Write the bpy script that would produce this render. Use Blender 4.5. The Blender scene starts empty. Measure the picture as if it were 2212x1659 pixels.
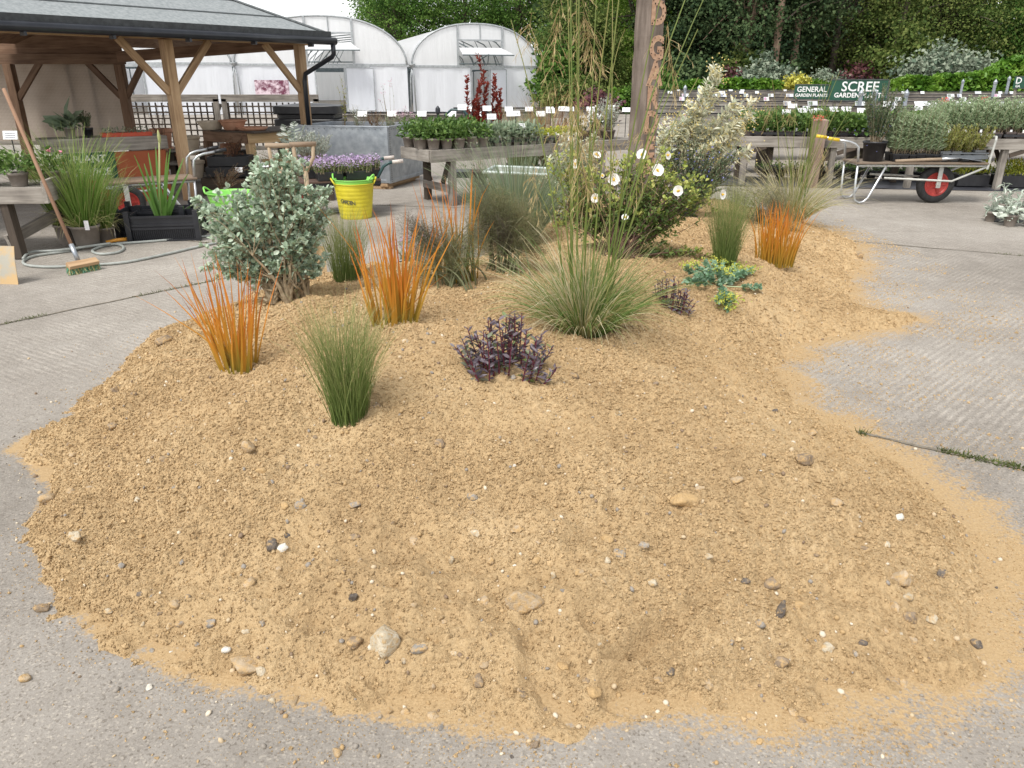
import bpy, math, random
import numpy as np
from mathutils import Vector, Matrix

SC = bpy.context.scene
COL = SC.collection
R = math.radians
rng = np.random.default_rng(7)
random.seed(7)

# ------------------------------------------------------------------ camera
FPX, HCAM = 1640.0, 1.55                      # focal length in pixels of a 2212 px wide frame, eye height
PITCH = math.atan(659 / FPX)
cam = bpy.data.cameras.new('camera')
cam.sensor_width = 36.0
cam.lens = 36.0 * FPX / 2212
cam.clip_start, cam.clip_end = 0.05, 2000
camo = bpy.data.objects.new('camera', cam)
camo.location = (0, 0, HCAM)
camo.rotation_euler = (math.pi / 2 - PITCH, 0, 0)
COL.objects.link(camo)
SC.camera = camo

# ------------------------------------------------------------------ light
W = bpy.data.worlds.new('World')
SC.world = W
W.use_nodes = True
wn = W.node_tree
bg = wn.nodes['Background']
sky = wn.nodes.new('ShaderNodeTexSky')
sky.sky_type = 'NISHITA'
sky.sun_disc = False
SUN_EL, SUN_AZ = R(58), R(215)                # azimuth clockwise from +Y, where the light comes from
sky.sun_elevation, sky.sun_rotation = SUN_EL, SUN_AZ
sky.dust_density, sky.air_density = 1.0, 1.0
hs = wn.nodes.new('ShaderNodeHueSaturation')
hs.inputs['Saturation'].default_value = 0.10
wn.links.new(sky.outputs[0], hs.inputs['Color'])
wn.links.new(hs.outputs[0], bg.inputs['Color'])
bg.inputs['Strength'].default_value = 0.13
sl = bpy.data.lights.new('sun', 'SUN')
sl.energy, sl.angle, sl.color = 1.5, R(16), (1.0, 0.96, 0.9)
so = bpy.data.objects.new('sun', sl)
sd_ = Vector((math.sin(SUN_AZ) * math.cos(SUN_EL), math.cos(SUN_AZ) * math.cos(SUN_EL), math.sin(SUN_EL)))
so.rotation_euler = sd_.to_track_quat('Z', 'Y').to_euler()
COL.objects.link(so)
SC.view_settings.view_transform = 'Standard'
SC.view_settings.look = 'None'
SC.view_settings.gamma = 1
SC.view_settings.exposure = 1.05
try:
    SC.cycles.max_bounces = 8
    SC.cycles.transparent_max_bounces = 8
    SC.cycles.use_denoising = True
except Exception:
    pass

# ------------------------------------------------------------------ measuring the photograph
CP, SP = math.cos(PITCH), math.sin(PITCH)
def ray(px, py):
    u, v = (px - 1106) / FPX, (py - 829.5) / FPX
    return np.array([u, CP - v * SP, -SP - v * CP])
def G(px, py, z=0.0):                          # point at height z seen at a pixel
    d = ray(px, py)
    return np.array([0, 0, HCAM]) + d * (z - HCAM) / d[2]
def AY(px, py, Y):                             # point at distance Y seen at a pixel
    d = ray(px, py)
    return np.array([0, 0, HCAM]) + d * Y / d[1]

# ------------------------------------------------------------------ noise
_TAB = np.random.default_rng(3).random((256, 256))
def vnoise(x, y):
    xi, yi = np.floor(x).astype(int), np.floor(y).astype(int)
    fx, fy = x - xi, y - yi
    fx, fy = fx * fx * (3 - 2 * fx), fy * fy * (3 - 2 * fy)
    a, b = _TAB[xi % 256, yi % 256], _TAB[(xi + 1) % 256, yi % 256]
    c, d = _TAB[xi % 256, (yi + 1) % 256], _TAB[(xi + 1) % 256, (yi + 1) % 256]
    return (a * (1 - fx) + b * fx) * (1 - fy) + (c * (1 - fx) + d * fx) * fy
def fbm(x, y, o=4, g=.5):
    s, a, t = 0, 1, 0
    for i in range(o):
        s = s + a * vnoise(x * 2 ** i + 17.3 * i, y * 2 ** i + 9.1 * i); t += a; a *= g
    return s / t

# ------------------------------------------------------------------ mesh builder
def rotz(a):
    c, s = math.cos(a), math.sin(a)
    return np.array([[c, -s, 0], [s, c, 0], [0, 0, 1.]])
def rotx(a):
    c, s = math.cos(a), math.sin(a)
    return np.array([[1., 0, 0], [0, c, -s], [0, s, c]])
def roty(a):
    c, s = math.cos(a), math.sin(a)
    return np.array([[c, 0, s], [0, 1., 0], [-s, 0, c]])
def nrm(v):
    v = np.asarray(v, float)
    return v / np.maximum(np.linalg.norm(v, axis=-1, keepdims=True), 1e-9)
def frame(d, up=(0, 0, 1.)):                   # columns: side, along, normal (for arrays of directions)
    d = nrm(d)
    up = np.broadcast_to(np.asarray(up, float), d.shape)
    s = np.cross(d, up)
    bad = np.linalg.norm(s, axis=-1) < 1e-3
    if np.any(bad):
        s = np.where(bad[..., None], np.array([1., 0, 0]), s)
    s = nrm(s)
    n = np.cross(s, d)
    return np.stack([s, d, n], axis=-1)
BOXV = np.array([[x, y, z] for x in (-.5, .5) for y in (-.5, .5) for z in (-.5, .5)])
BOXF = np.array([[0, 1, 3, 2], [4, 6, 7, 5], [0, 4, 5, 1], [2, 3, 7, 6], [0, 2, 6, 4], [1, 5, 7, 3]])

class M:
    def __init__(s):
        s.v, s.f, s.t, s.l, s.n = [], [], [], [], 0
    def add(s, v, f, t=0.5, lc=None):
        v = np.asarray(v, float).reshape(-1, 3)
        for q in (f if isinstance(f, list) else [f]):
            q = np.asarray(q, int)
            if q.size: s.f.append(q + s.n)
        s.v.append(v)
        s.t.append(np.broadcast_to(np.asarray(t, float), (len(v),)))
        s.l.append(v if lc is None else lc)
        s.n += len(v)
        return s
    def box(s, c, size, rot=None, t=None):
        size = np.asarray(size, float)
        v = BOXV * size
        o = np.argsort(-size)
        lc = v[:, o] + rng.random(3) * 20
        if rot is not None:
            v = v @ (rotz(rot) if np.isscalar(rot) else rot).T
        return s.add(v + np.asarray(c, float), BOXF, rng.random() if t is None else t, lc)
    def bar(s, p0, p1, w, h, up=(0, 0, 1.), t=None):     # beam from p0 to p1, w across, h along 'up'
        p0, p1 = np.asarray(p0, float), np.asarray(p1, float)
        L = np.linalg.norm(p1 - p0)
        fr = frame((p1 - p0)[None], up)[0]
        v = BOXV * [w, L, h]
        lc = v[:, [1, 0, 2]] + rng.random(3) * 20
        return s.add(v @ fr.T + (p0 + p1) / 2, BOXF, rng.random() if t is None else t, lc)
    def tube(s, pts, r, n=8, t=0.5, cap=True):
        pts = np.asarray(pts, float); k = len(pts)
        r = np.broadcast_to(np.asarray(r, float), (k,))
        d = np.gradient(pts, axis=0)
        d = nrm(d)
        a = np.array([0, 0, 1.]) if abs(d[0][2]) < .9 else np.array([1., 0, 0])
        u = nrm(np.cross(d[0], a))
        vs = []
        ang = np.arange(n) * 2 * math.pi / n
        lens = np.r_[0, np.cumsum(np.linalg.norm(np.diff(pts, axis=0), axis=1))]
        lc = []
        for i in range(k):
            u = nrm(u - d[i] * np.dot(u, d[i]))
            w = np.cross(d[i], u)
            ring = np.outer(np.cos(ang), u) + np.outer(np.sin(ang), w)
            vs.append(pts[i] + r[i] * ring)
            lc.append(np.stack([np.full(n, lens[i]), r[i] * np.cos(ang), r[i] * np.sin(ang)], 1))
        v = np.concatenate(vs); lc = np.concatenate(lc) + rng.random(3) * 20
        i, j = np.meshgrid(np.arange(k - 1), np.arange(n), indexing='ij')
        q = np.stack([i * n + j, i * n + (j + 1) % n, (i + 1) * n + (j + 1) % n, (i + 1) * n + j], -1).reshape(-1, 4)
        tt = np.repeat(t, n) if np.ndim(t) else t
        f = [q]
        if cap:
            f += [np.arange(n)[::-1][None], (np.arange(n) + (k - 1) * n)[None]]
        return s.add(v, f, tt, lc)
    def lathe(s, prof, c=(0, 0, 0), n=20, t=0.5, rot=None, sx=1., sy=1., cap=True):
        prof = np.asarray(prof, float); k = len(prof)
        ang = np.arange(n) * 2 * math.pi / n
        v = np.concatenate([np.stack([r * sx * np.cos(ang), r * sy * np.sin(ang), np.full(n, z)], 1) for r, z in prof])
        if rot is not None: v = v @ rot.T
        i, j = np.meshgrid(np.arange(k - 1), np.arange(n), indexing='ij')
        q = np.stack([i * n + j, i * n + (j + 1) % n, (i + 1) * n + (j + 1) % n, (i + 1) * n + j], -1).reshape(-1, 4)
        f = [q]
        if cap and prof[0][0] > 1e-5: f.append(np.arange(n)[::-1][None])
        if cap and prof[-1][0] > 1e-5: f.append((np.arange(n) + (k - 1) * n)[None])
        return s.add(v + np.asarray(c, float), f, t)
    def inst(s, tv, tf, pos, mats, t=0.5):       # many transformed copies of a small template
        pos, mats = np.asarray(pos, float), np.asarray(mats, float)
        N, k = len(pos), len(tv)
        if N == 0: return s
        v = np.einsum('nij,kj->nki', mats, tv) + pos[:, None]
        base = (np.arange(N) * k)[:, None, None]
        f = [(np.asarray(q)[None] + base).reshape(-1, np.asarray(q).shape[1]) for q in (tf if isinstance(tf, list) else [tf])]
        t = np.asarray(t, float)
        if t.ndim == 1: t = np.repeat(t, k)
        elif t.ndim == 2: t = t.reshape(-1)
        return s.add(v.reshape(-1, 3), f, t)
    def blades(s, p0, d, L, w, droop, K=5, t=0.5, tip=.15, t1=None, side=None, curl=0., base=1.):
        # ribbons: start points, start directions, lengths, widths, droop (0 straight, 1 bends right over)
        p0, d = np.asarray(p0, float), nrm(d); N = len(p0)
        L, w, droop = [np.broadcast_to(np.asarray(a, float), (N,)) for a in (L, w, droop)]
        h = d.copy(); h[:, 2] = 0; h = nrm(h + 1e-6)
        if side is None:
            side = nrm(np.cross(d, rng.normal(size=(N, 3))))
        cur = p0.copy(); dd = d.copy(); vs = []
        for k in range(K + 1):
            f = k / K
            ww = w * ((1 - f) ** .7 * (1 - tip) + tip) * (base + (1 - base) * min(1, f * 3))
            vs.append(np.stack([cur - side * ww[:, None] / 2, cur + side * ww[:, None] / 2], 1))
            if k < K:
                cur = cur + dd * (L / K)[:, None]
                g = (droop * 2.2 / K * (.3 + 1.4 * f))[:, None]
                dd = nrm(dd * (1 - g * .5) + (h * .35 + np.array([0, 0, -1.])) * g + rng.normal(size=(N, 3)) * curl)
        v = np.stack(vs, 1).reshape(-1, 3)
        b = (np.arange(N) * 2 * (K + 1))[:, None] + (np.arange(K) * 2)[None]
        b = b.reshape(-1)
        q = np.stack([b, b + 1, b + 3, b + 2], -1)
        t = np.broadcast_to(np.asarray(t, float), (N,))
        if t1 is not None:
            t1 = np.broadcast_to(np.asarray(t1, float), (N,))
            tt = np.stack([t + (t1 - t) * (k / K) for k in range(K + 1)], 1)
        else:
            tt = np.repeat(t[:, None], K + 1, 1)
        s.add(v, q, np.repeat(tt, 2, 1).reshape(-1))
        return cur, dd
    def obj(s, name, mat, parent=None, smooth=False, bev=0, local=False):
        v = np.concatenate(s.v)
        if parent is not None and not local:
            v = v - np.array(parent.location)
        me = bpy.data.meshes.new(name)
        tot = [np.full(len(q), q.shape[1]) for q in s.f]
        tot = np.concatenate(tot)
        li = np.concatenate([q.reshape(-1) for q in s.f])
        me.vertices.add(len(v)); me.vertices.foreach_set('co', v.astype(np.float32).ravel())
        me.loops.add(len(li)); me.loops.foreach_set('vertex_index', li.astype(np.int32))
        me.polygons.add(len(tot))
        me.polygons.foreach_set('loop_start', np.r_[0, np.cumsum(tot)[:-1]].astype(np.int32))
        me.polygons.foreach_set('loop_total', tot.astype(np.int32))
        me.polygons.foreach_set('use_smooth', np.full(len(tot), smooth))
        me.update(calc_edges=True)
        a = me.attributes.new('tint', 'FLOAT', 'POINT'); a.data.foreach_set('value', np.concatenate(s.t).astype(np.float32))
        a = me.attributes.new('lc', 'FLOAT_VECTOR', 'POINT'); a.data.foreach_set('vector', np.concatenate(s.l).astype(np.float32).ravel())
        o = bpy.data.objects.new(name, me)
        COL.objects.link(o)
        if mat is not None: me.materials.append(mat)
        if parent is not None: o.parent = parent
        if bev:
            b = o.modifiers.new('bevel', 'BEVEL'); b.width = bev; b.segments = 2; b.limit_method = 'ANGLE'; b.angle_limit = R(40)
        return o

def T(name, label, cat, loc=(0, 0, 0), group=None, rz=0):
    o = bpy.data.objects.new(name, None)
    o.empty_display_size = .1
    o.location = tuple(float(a) for a in loc)
    o.rotation_euler = (0, 0, rz)
    COL.objects.link(o)
    o['label'], o['category'] = label, cat
    if group: o['group'] = group
    return o
def tag(o, label, cat, group=None):
    o['label'], o['category'] = label, cat
    if group: o['group'] = group
    return o
def kind(o, k, label=None):
    o['kind'] = k
    if label: o['label'] = label
    return o
def copy_tree(o, loc=None, rz=None, label=None, parent=None, scale=None, group=None):
    c = o.copy()
    COL.objects.link(c)
    if parent is not None: c.parent = parent
    if loc is not None: c.location = tuple(float(a) for a in loc)
    if rz is not None: c.rotation_euler = (0, 0, rz)
    if scale is not None: c.scale = (scale,) * 3 if np.isscalar(scale) else scale
    if label: c['label'] = label
    if group: c['group'] = group
    for ch in list(o.children):
        copy_tree(ch, parent=c)
    return c

# ------------------------------------------------------------------ materials
def newmat(name):
    m = bpy.data.materials.new(name)
    m.use_nodes = True
    return m, m.node_tree, m.node_tree.nodes['Principled BSDF']
def nd(nt, typ, **kw):
    n = nt.nodes.new('ShaderNode' + typ)
    for k, v in kw.items():
        if k in n.inputs: n.inputs[k].default_value = v
        else: setattr(n, k, v)
    return n
def ramp(nt, stops):
    n = nt.nodes.new('ShaderNodeValToRGB')
    e = n.color_ramp.elements
    while len(e) < len(stops): e.new(.5)
    for i, (p, c) in enumerate(stops):
        e[i].position = p
        e[i].color = (*c, 1) if len(c) == 3 else c
    return n
def srgb(r, g, b):
    f = lambda c: (c / 255 / 12.92) if c / 255 <= .04045 else ((c / 255 + .055) / 1.055) ** 2.4
    return (f(r), f(g), f(b))
def wood(name, c1, c2, c3=None, grain=16., along=.9, bump=.25, rough=.8, stain=.5, blot=3.):
    m, nt, b = newmat(name)
    at = nd(nt, 'Attribute', attribute_name='lc')
    mp = nd(nt, 'Mapping'); mp.inputs['Scale'].default_value = (along, grain, grain)
    nt.links.new(at.outputs['Vector'], mp.inputs['Vector'])
    n1 = nd(nt, 'TexNoise', Scale=2.2, Detail=6., Roughness=.65); nt.links.new(mp.outputs[0], n1.inputs['Vector'])
    n2 = nd(nt, 'TexNoise', Scale=blot, Detail=4.); nt.links.new(at.outputs['Vector'], n2.inputs['Vector'])
    ad = nd(nt, 'Math', operation='MULTIPLY_ADD'); ad.inputs[1].default_value = stain
    nt.links.new(n2.outputs[0], ad.inputs[0]); 
    sb = nd(nt, 'Math', operation='SUBTRACT'); sb.inputs[1].default_value = stain * .5
    nt.links.new(n1.outputs[0], sb.inputs[0]); nt.links.new(sb.outputs[0], ad.inputs[2])
    cs = [(.3, c1), (.55, tuple((a + d) / 2 for a, d in zip(c1, c2))), (.72, c2)] if c3 is None else [(.28, c1), (.5, c2), (.72, c3)]
    rp = ramp(nt, cs); nt.links.new(ad.outputs[0], rp.inputs[0])
    ti = nd(nt, 'Attribute', attribute_name='tint')
    mr = nd(nt, 'MapRange'); mr.inputs['To Min'].default_value = .8; mr.inputs['To Max'].default_value = 1.15
    nt.links.new(ti.outputs['Fac'], mr.inputs['Value'])
    hv = nd(nt, 'HueSaturation'); nt.links.new(rp.outputs[0], hv.inputs['Color']); nt.links.new(mr.outputs[0], hv.inputs['Value'])
    nt.links.new(hv.outputs[0], b.inputs['Base Color'])
    b.inputs['Roughness'].default_value = rough
    bp = nd(nt, 'Bump', Strength=bump, Distance=.006); nt.links.new(n1.outputs[0], bp.inputs['Height']); nt.links.new(bp.outputs[0], b.inputs['Normal'])
    return m
def leafm(name, *cols, rough=.5, tr=.25, spec=.4, noise=0.):
    m, nt, b = newmat(name)
    ti = nd(nt, 'Attribute', attribute_name='tint')
    rp = ramp(nt, [(i / max(1, len(cols) - 1), c) for i, c in enumerate(cols)])
    nt.links.new(ti.outputs['Fac'], rp.inputs[0])
    nt.links.new(rp.outputs[0], b.inputs['Base Color'])
    b.inputs['Roughness'].default_value = rough
    b.inputs['Specular IOR Level'].default_value = spec
    if tr:
        tl = nd(nt, 'BsdfTranslucent'); nt.links.new(rp.outputs[0], tl.inputs['Color'])
        mx = nd(nt, 'MixShader'); mx.inputs[0].default_value = tr
        nt.links.new(b.outputs[0], mx.inputs[1]); nt.links.new(tl.outputs[0], mx.inputs[2])
        nt.links.new(mx.outputs[0], nt.nodes['Material Output'].inputs['Surface'])
    return m
def plain(name, c1, c2=None, rough=.6, metal=0., scale=8., bump=0., spec=.5, lo=.35, hi=.65, tint=0., det=5.):
    m, nt, b = newmat(name)
    b.inputs['Roughness'].default_value = rough
    b.inputs['Metallic'].default_value = metal
    b.inputs['Specular IOR Level'].default_value = spec
    tc = nd(nt, 'TexCoord')
    n1 = nd(nt, 'TexNoise', Scale=scale, Detail=det, Roughness=.6); nt.links.new(tc.outputs['Object'], n1.inputs['Vector'])
    rp = ramp(nt, [(lo, c1), (hi, c2 or tuple(min(1, a * 1.18) for a in c1))]); nt.links.new(n1.outputs[0], rp.inputs[0])
    out = rp.outputs[0]
    if tint:
        ti = nd(nt, 'Attribute', attribute_name='tint')
        mr = nd(nt, 'MapRange'); mr.inputs['To Min'].default_value = 1 - tint; mr.inputs['To Max'].default_value = 1 + tint
        nt.links.new(ti.outputs['Fac'], mr.inputs['Value'])
        hv = nd(nt, 'HueSaturation'); nt.links.new(out, hv.inputs['Color']); nt.links.new(mr.outputs[0], hv.inputs['Value']); out = hv.outputs[0]
    nt.links.new(out, b.inputs['Base Color'])
    if bump:
        bp = nd(nt, 'Bump', Strength=bump, Distance=.01); nt.links.new(n1.outputs[0], bp.inputs['Height']); nt.links.new(bp.outputs[0], b.inputs['Normal'])
    return m
# ------------------------------------------------------------------ sand mound height field
OUT = np.array([(-2.27, 3.06), (-2.25, 3.24), (-2.16, 3.33), (-2.2, 3.9), (-2.3, 4.45), (-2.18, 4.95), (-2.1, 5.3), (-1.85, 5.7), (-1.5, 6.1),
    (-.9, 6.25), (-.5, 6.4), (-.15, 7.0), (-.15, 8.0), (0., 9.0), (.4, 9.6), (1.4, 9.9), (2.7, 9.6), (3.3, 9.0), (3.46, 8.2), (3.45, 7.6),
    (3.1, 6.7), (2.65, 6.0), (2.55, 5.3), (2.75, 5.08), (2.3, 4.75), (1.75, 4.45), (1.5, 4.1), (1.48, 3.6), (1.66, 2.95), (1.72, 2.45),
    (1.6, 2.1), (1.25, 1.72), (.95, 1.62), (.7, 1.53), (.35, 1.55), (.1, 1.51), (-.3, 1.55), (-.55, 1.6), (-.9, 1.68), (-1.3, 1.88),
    (-1.55, 2.15), (-1.78, 2.45), (-1.9, 2.75), (-2.1, 2.93)])
def sdist(x, y):
    x, y = np.asarray(x, float), np.asarray(y, float)
    d = np.full(x.shape, 1e9); ins = np.zeros(x.shape, bool)
    for (ax, ay), (bx, by) in zip(OUT, np.roll(OUT, -1, 0)):
        ex, ey = bx - ax, by - ay
        t = np.clip(((x - ax) * ex + (y - ay) * ey) / (ex * ex + ey * ey), 0, 1)
        d = np.minimum(d, np.hypot(x - ax - t * ex, y - ay - t * ey))
        c = (ay > y) != (by > y)
        with np.errstate(divide='ignore', invalid='ignore'):
            ins ^= c & (x < ex * (y - ay) / (ey if ey else 1e-9) + ax)
    return np.where(ins, d, -d)
def worley(x, y, s, seed=0.):
    x, y = x / s + seed, y / s + seed * 1.7
    xi, yi = np.floor(x).astype(int), np.floor(y).astype(int)
    best = np.full(x.shape, 9.)
    for dx in (-1, 0, 1):
        for dy in (-1, 0, 1):
            cx, cy = xi + dx, yi + dy
            px = cx + _TAB[cx % 256, cy % 256]; py = cy + _TAB[(cy + 91) % 256, (cx + 37) % 256]
            best = np.minimum(best, np.hypot(x - px, y - py))
    return best
def mound_h(x, y, fine=True):
    d = sdist(x, y)
    d = d + (fbm(x * 1.6 + 5, y * 1.6, 4) - .5) * .26 + (fbm(x * 9, y * 9 + 3, 4, .6) - .5) * .20
    dp = np.maximum(d, 0)
    far = np.clip((y - 4.5) / 3, 0, 1)
    hm = .44 - .09 * far
    h = .016 * np.clip(d / .05, -1, 1) + hm * (1 - np.exp(-(dp / .78) ** 1.25))
    amp = np.clip(dp / .3, .12, 1)
    h = h + amp * ((fbm(x * 1.3 + 40, y * 1.3, 3) - .5) * .20 + (fbm(x * 4.2, y * 4.2 + 11, 3) - .5) * .04)
    if fine:
        pat = np.clip((fbm(x * 1.7 + 3, y * 1.7 + 8, 3) - .36) * 4, .6, 1)      # smooth trodden areas and crumbly ones
        w1, w2 = worley(x, y, .048, 3.1), worley(x, y, .024, 7.7)
        gate = np.clip((fbm(x * 14, y * 14, 2) - .45) * 5, 0, 1)
        a2 = np.clip(dp / .05, .25, 1)
        h = h + a2 * pat * (.026 * gate * np.clip(.5 - w1, 0, 1) + .013 * np.clip(.6 - w2, 0, 1))
        h = h + a2 * (.45 + .55 * pat) * ((fbm(x * 38, y * 38, 3, .65) - .5) * .026 + (fbm(x * 11, y * 11 + 5, 3) - .5) * .018)
    return h
# footprints / trodden hollows: (pixel, radii, angle, depth)
def grid_lines(lo, hi, step0, step1):
    v = [lo]
    while v[-1] < hi:
        v.append(v[-1] + step0 + (step1 - step0) * (v[-1] - lo) / (hi - lo))
    return np.array(v)
gx = np.arange(-2.75, 3.85, .0068)
gy = grid_lines(1.38, 10.3, .0052, .024)
GX, GY = np.meshgrid(gx, gy, indexing='ij')
GH = mound_h(GX, GY)
def dent(px, py, z, a, b, ang, depth):
    c = G(px, py, z); u, v = GX - c[0], GY - c[1]
    ca, sa = math.cos(ang), math.sin(ang)
    q = np.hypot((u * ca + v * sa) / a, (-u * sa + v * ca) / b)
    m = np.clip(1.25 - q, 0, 1); m = m * m * (3 - 2 * m)
    depth = depth * 1.5
    GH[:] = GH - depth * np.clip(m * 1.6, 0, 1) + .5 * depth * np.exp(-((q - 1.35) / .22) ** 2)
dent(1190, 1385, .12, .08, .16, .2, .022); dent(1375, 1475, .06, .10, .05, .1, .02); dent(1440, 1320, .15, .19, .03, .55, .02)
dent(1120, 985, .4, .22, .06, .05, .02); dent(1345, 985, .42, .05, .04, 0, .025); dent(1320, 1270, .2, .12, .05, .4, .018)
for fx, fy, fa in ((1560, 1180, .9), (700, 1230, .2), (1300, 1120, .5), (880, 1330, -.3), (1640, 1400, .3)): dent(fx, fy, .25, .13, .055, fa, .013)
dent(400, 1320, .12, .15, .07, 0, .02); dent(980, 1050, .4, .3, .08, .1, .012)
def mh(x, y):                                  # height of the mound surface at a point (0 outside it)
    if not (gx[0] < x < gx[-1] and gy[0] < y < gy[-1]): return 0.
    i = int(np.searchsorted(gx, x)) - 1; j = int(np.searchsorted(gy, y)) - 1
    return max(0., float(GH[i:i + 2, j:j + 2].mean()))
def mhv(x, y):
    i = np.clip(np.searchsorted(gx, x), 0, len(gx) - 1); j = np.clip(np.searchsorted(gy, y), 0, len(gy) - 1)
    return np.maximum(0, GH[i, j])
def HIT(px, py):
    d = ray(px, py); t = .8
    while t < 40:
        p = np.array([0, 0, HCAM]) + d * t
        if p[2] <= mh(p[0], p[1]): return p
        t += .012
    return p

# ------------------------------------------------------------------ setting materials
def sand_material():
    m, nt, b = newmat('sand')
    tc = nd(nt, 'TexCoord')
    n1 = nd(nt, 'TexNoise', Scale=2.3, Detail=6., Roughness=.65); nt.links.new(tc.outputs['Object'], n1.inputs['Vector'])
    n2 = nd(nt, 'TexNoise', Scale=90., Detail=4., Roughness=.7); nt.links.new(tc.outputs['Object'], n2.inputs['Vector'])
    rp = ramp(nt, [(.32, (.44, .30, .16)), (.5, (.585, .415, .225)), (.7, (.69, .52, .31))]); 
    mx = nd(nt, 'Mix', data_type='FLOAT'); mx.inputs[0].default_value = .5
    nt.links.new(n1.outputs[0], mx.inputs[2]); nt.links.new(n2.outputs[0], mx.inputs[3])
    nt.links.new(mx.outputs[0], rp.inputs[0])
    ti = nd(nt, 'Attribute', attribute_name='tint')
    mr = nd(nt, 'MapRange'); mr.inputs['To Min'].default_value = .8; mr.inputs['To Max'].default_value = 1.2
    nt.links.new(ti.outputs['Fac'], mr.inputs['Value'])
    hv = nd(nt, 'HueSaturation'); nt.links.new(rp.outputs[0], hv.inputs['Color']); nt.links.new(mr.outputs[0], hv.inputs['Value'])
    nt.links.new(hv.outputs[0], b.inputs['Base Color'])
    b.inputs['Roughness'].default_value = .95; b.inputs['Specular IOR Level'].default_value = .15
    n3 = nd(nt, 'TexNoise', Scale=160., Detail=5., Roughness=.75); nt.links.new(tc.outputs['Object'], n3.inputs['Vector'])
    bp = nd(nt, 'Bump', Strength=.9, Distance=.011); n4 = nd(nt, 'TexNoise', Scale=62., Detail=4., Roughness=.7); nt.links.new(tc.outputs['Object'], n4.inputs['Vector']); a4 = nd(nt, 'Math', operation='MULTIPLY_ADD'); a4.inputs[1].default_value = 1.6; nt.links.new(n4.outputs[0], a4.inputs[0]); nt.links.new(n3.outputs[0], a4.inputs[2]); nt.links.new(a4.outputs[0], bp.inputs['Height']); nt.links.new(bp.outputs[0], b.inputs['Normal'])
    return m
SAND = sand_material()

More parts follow.
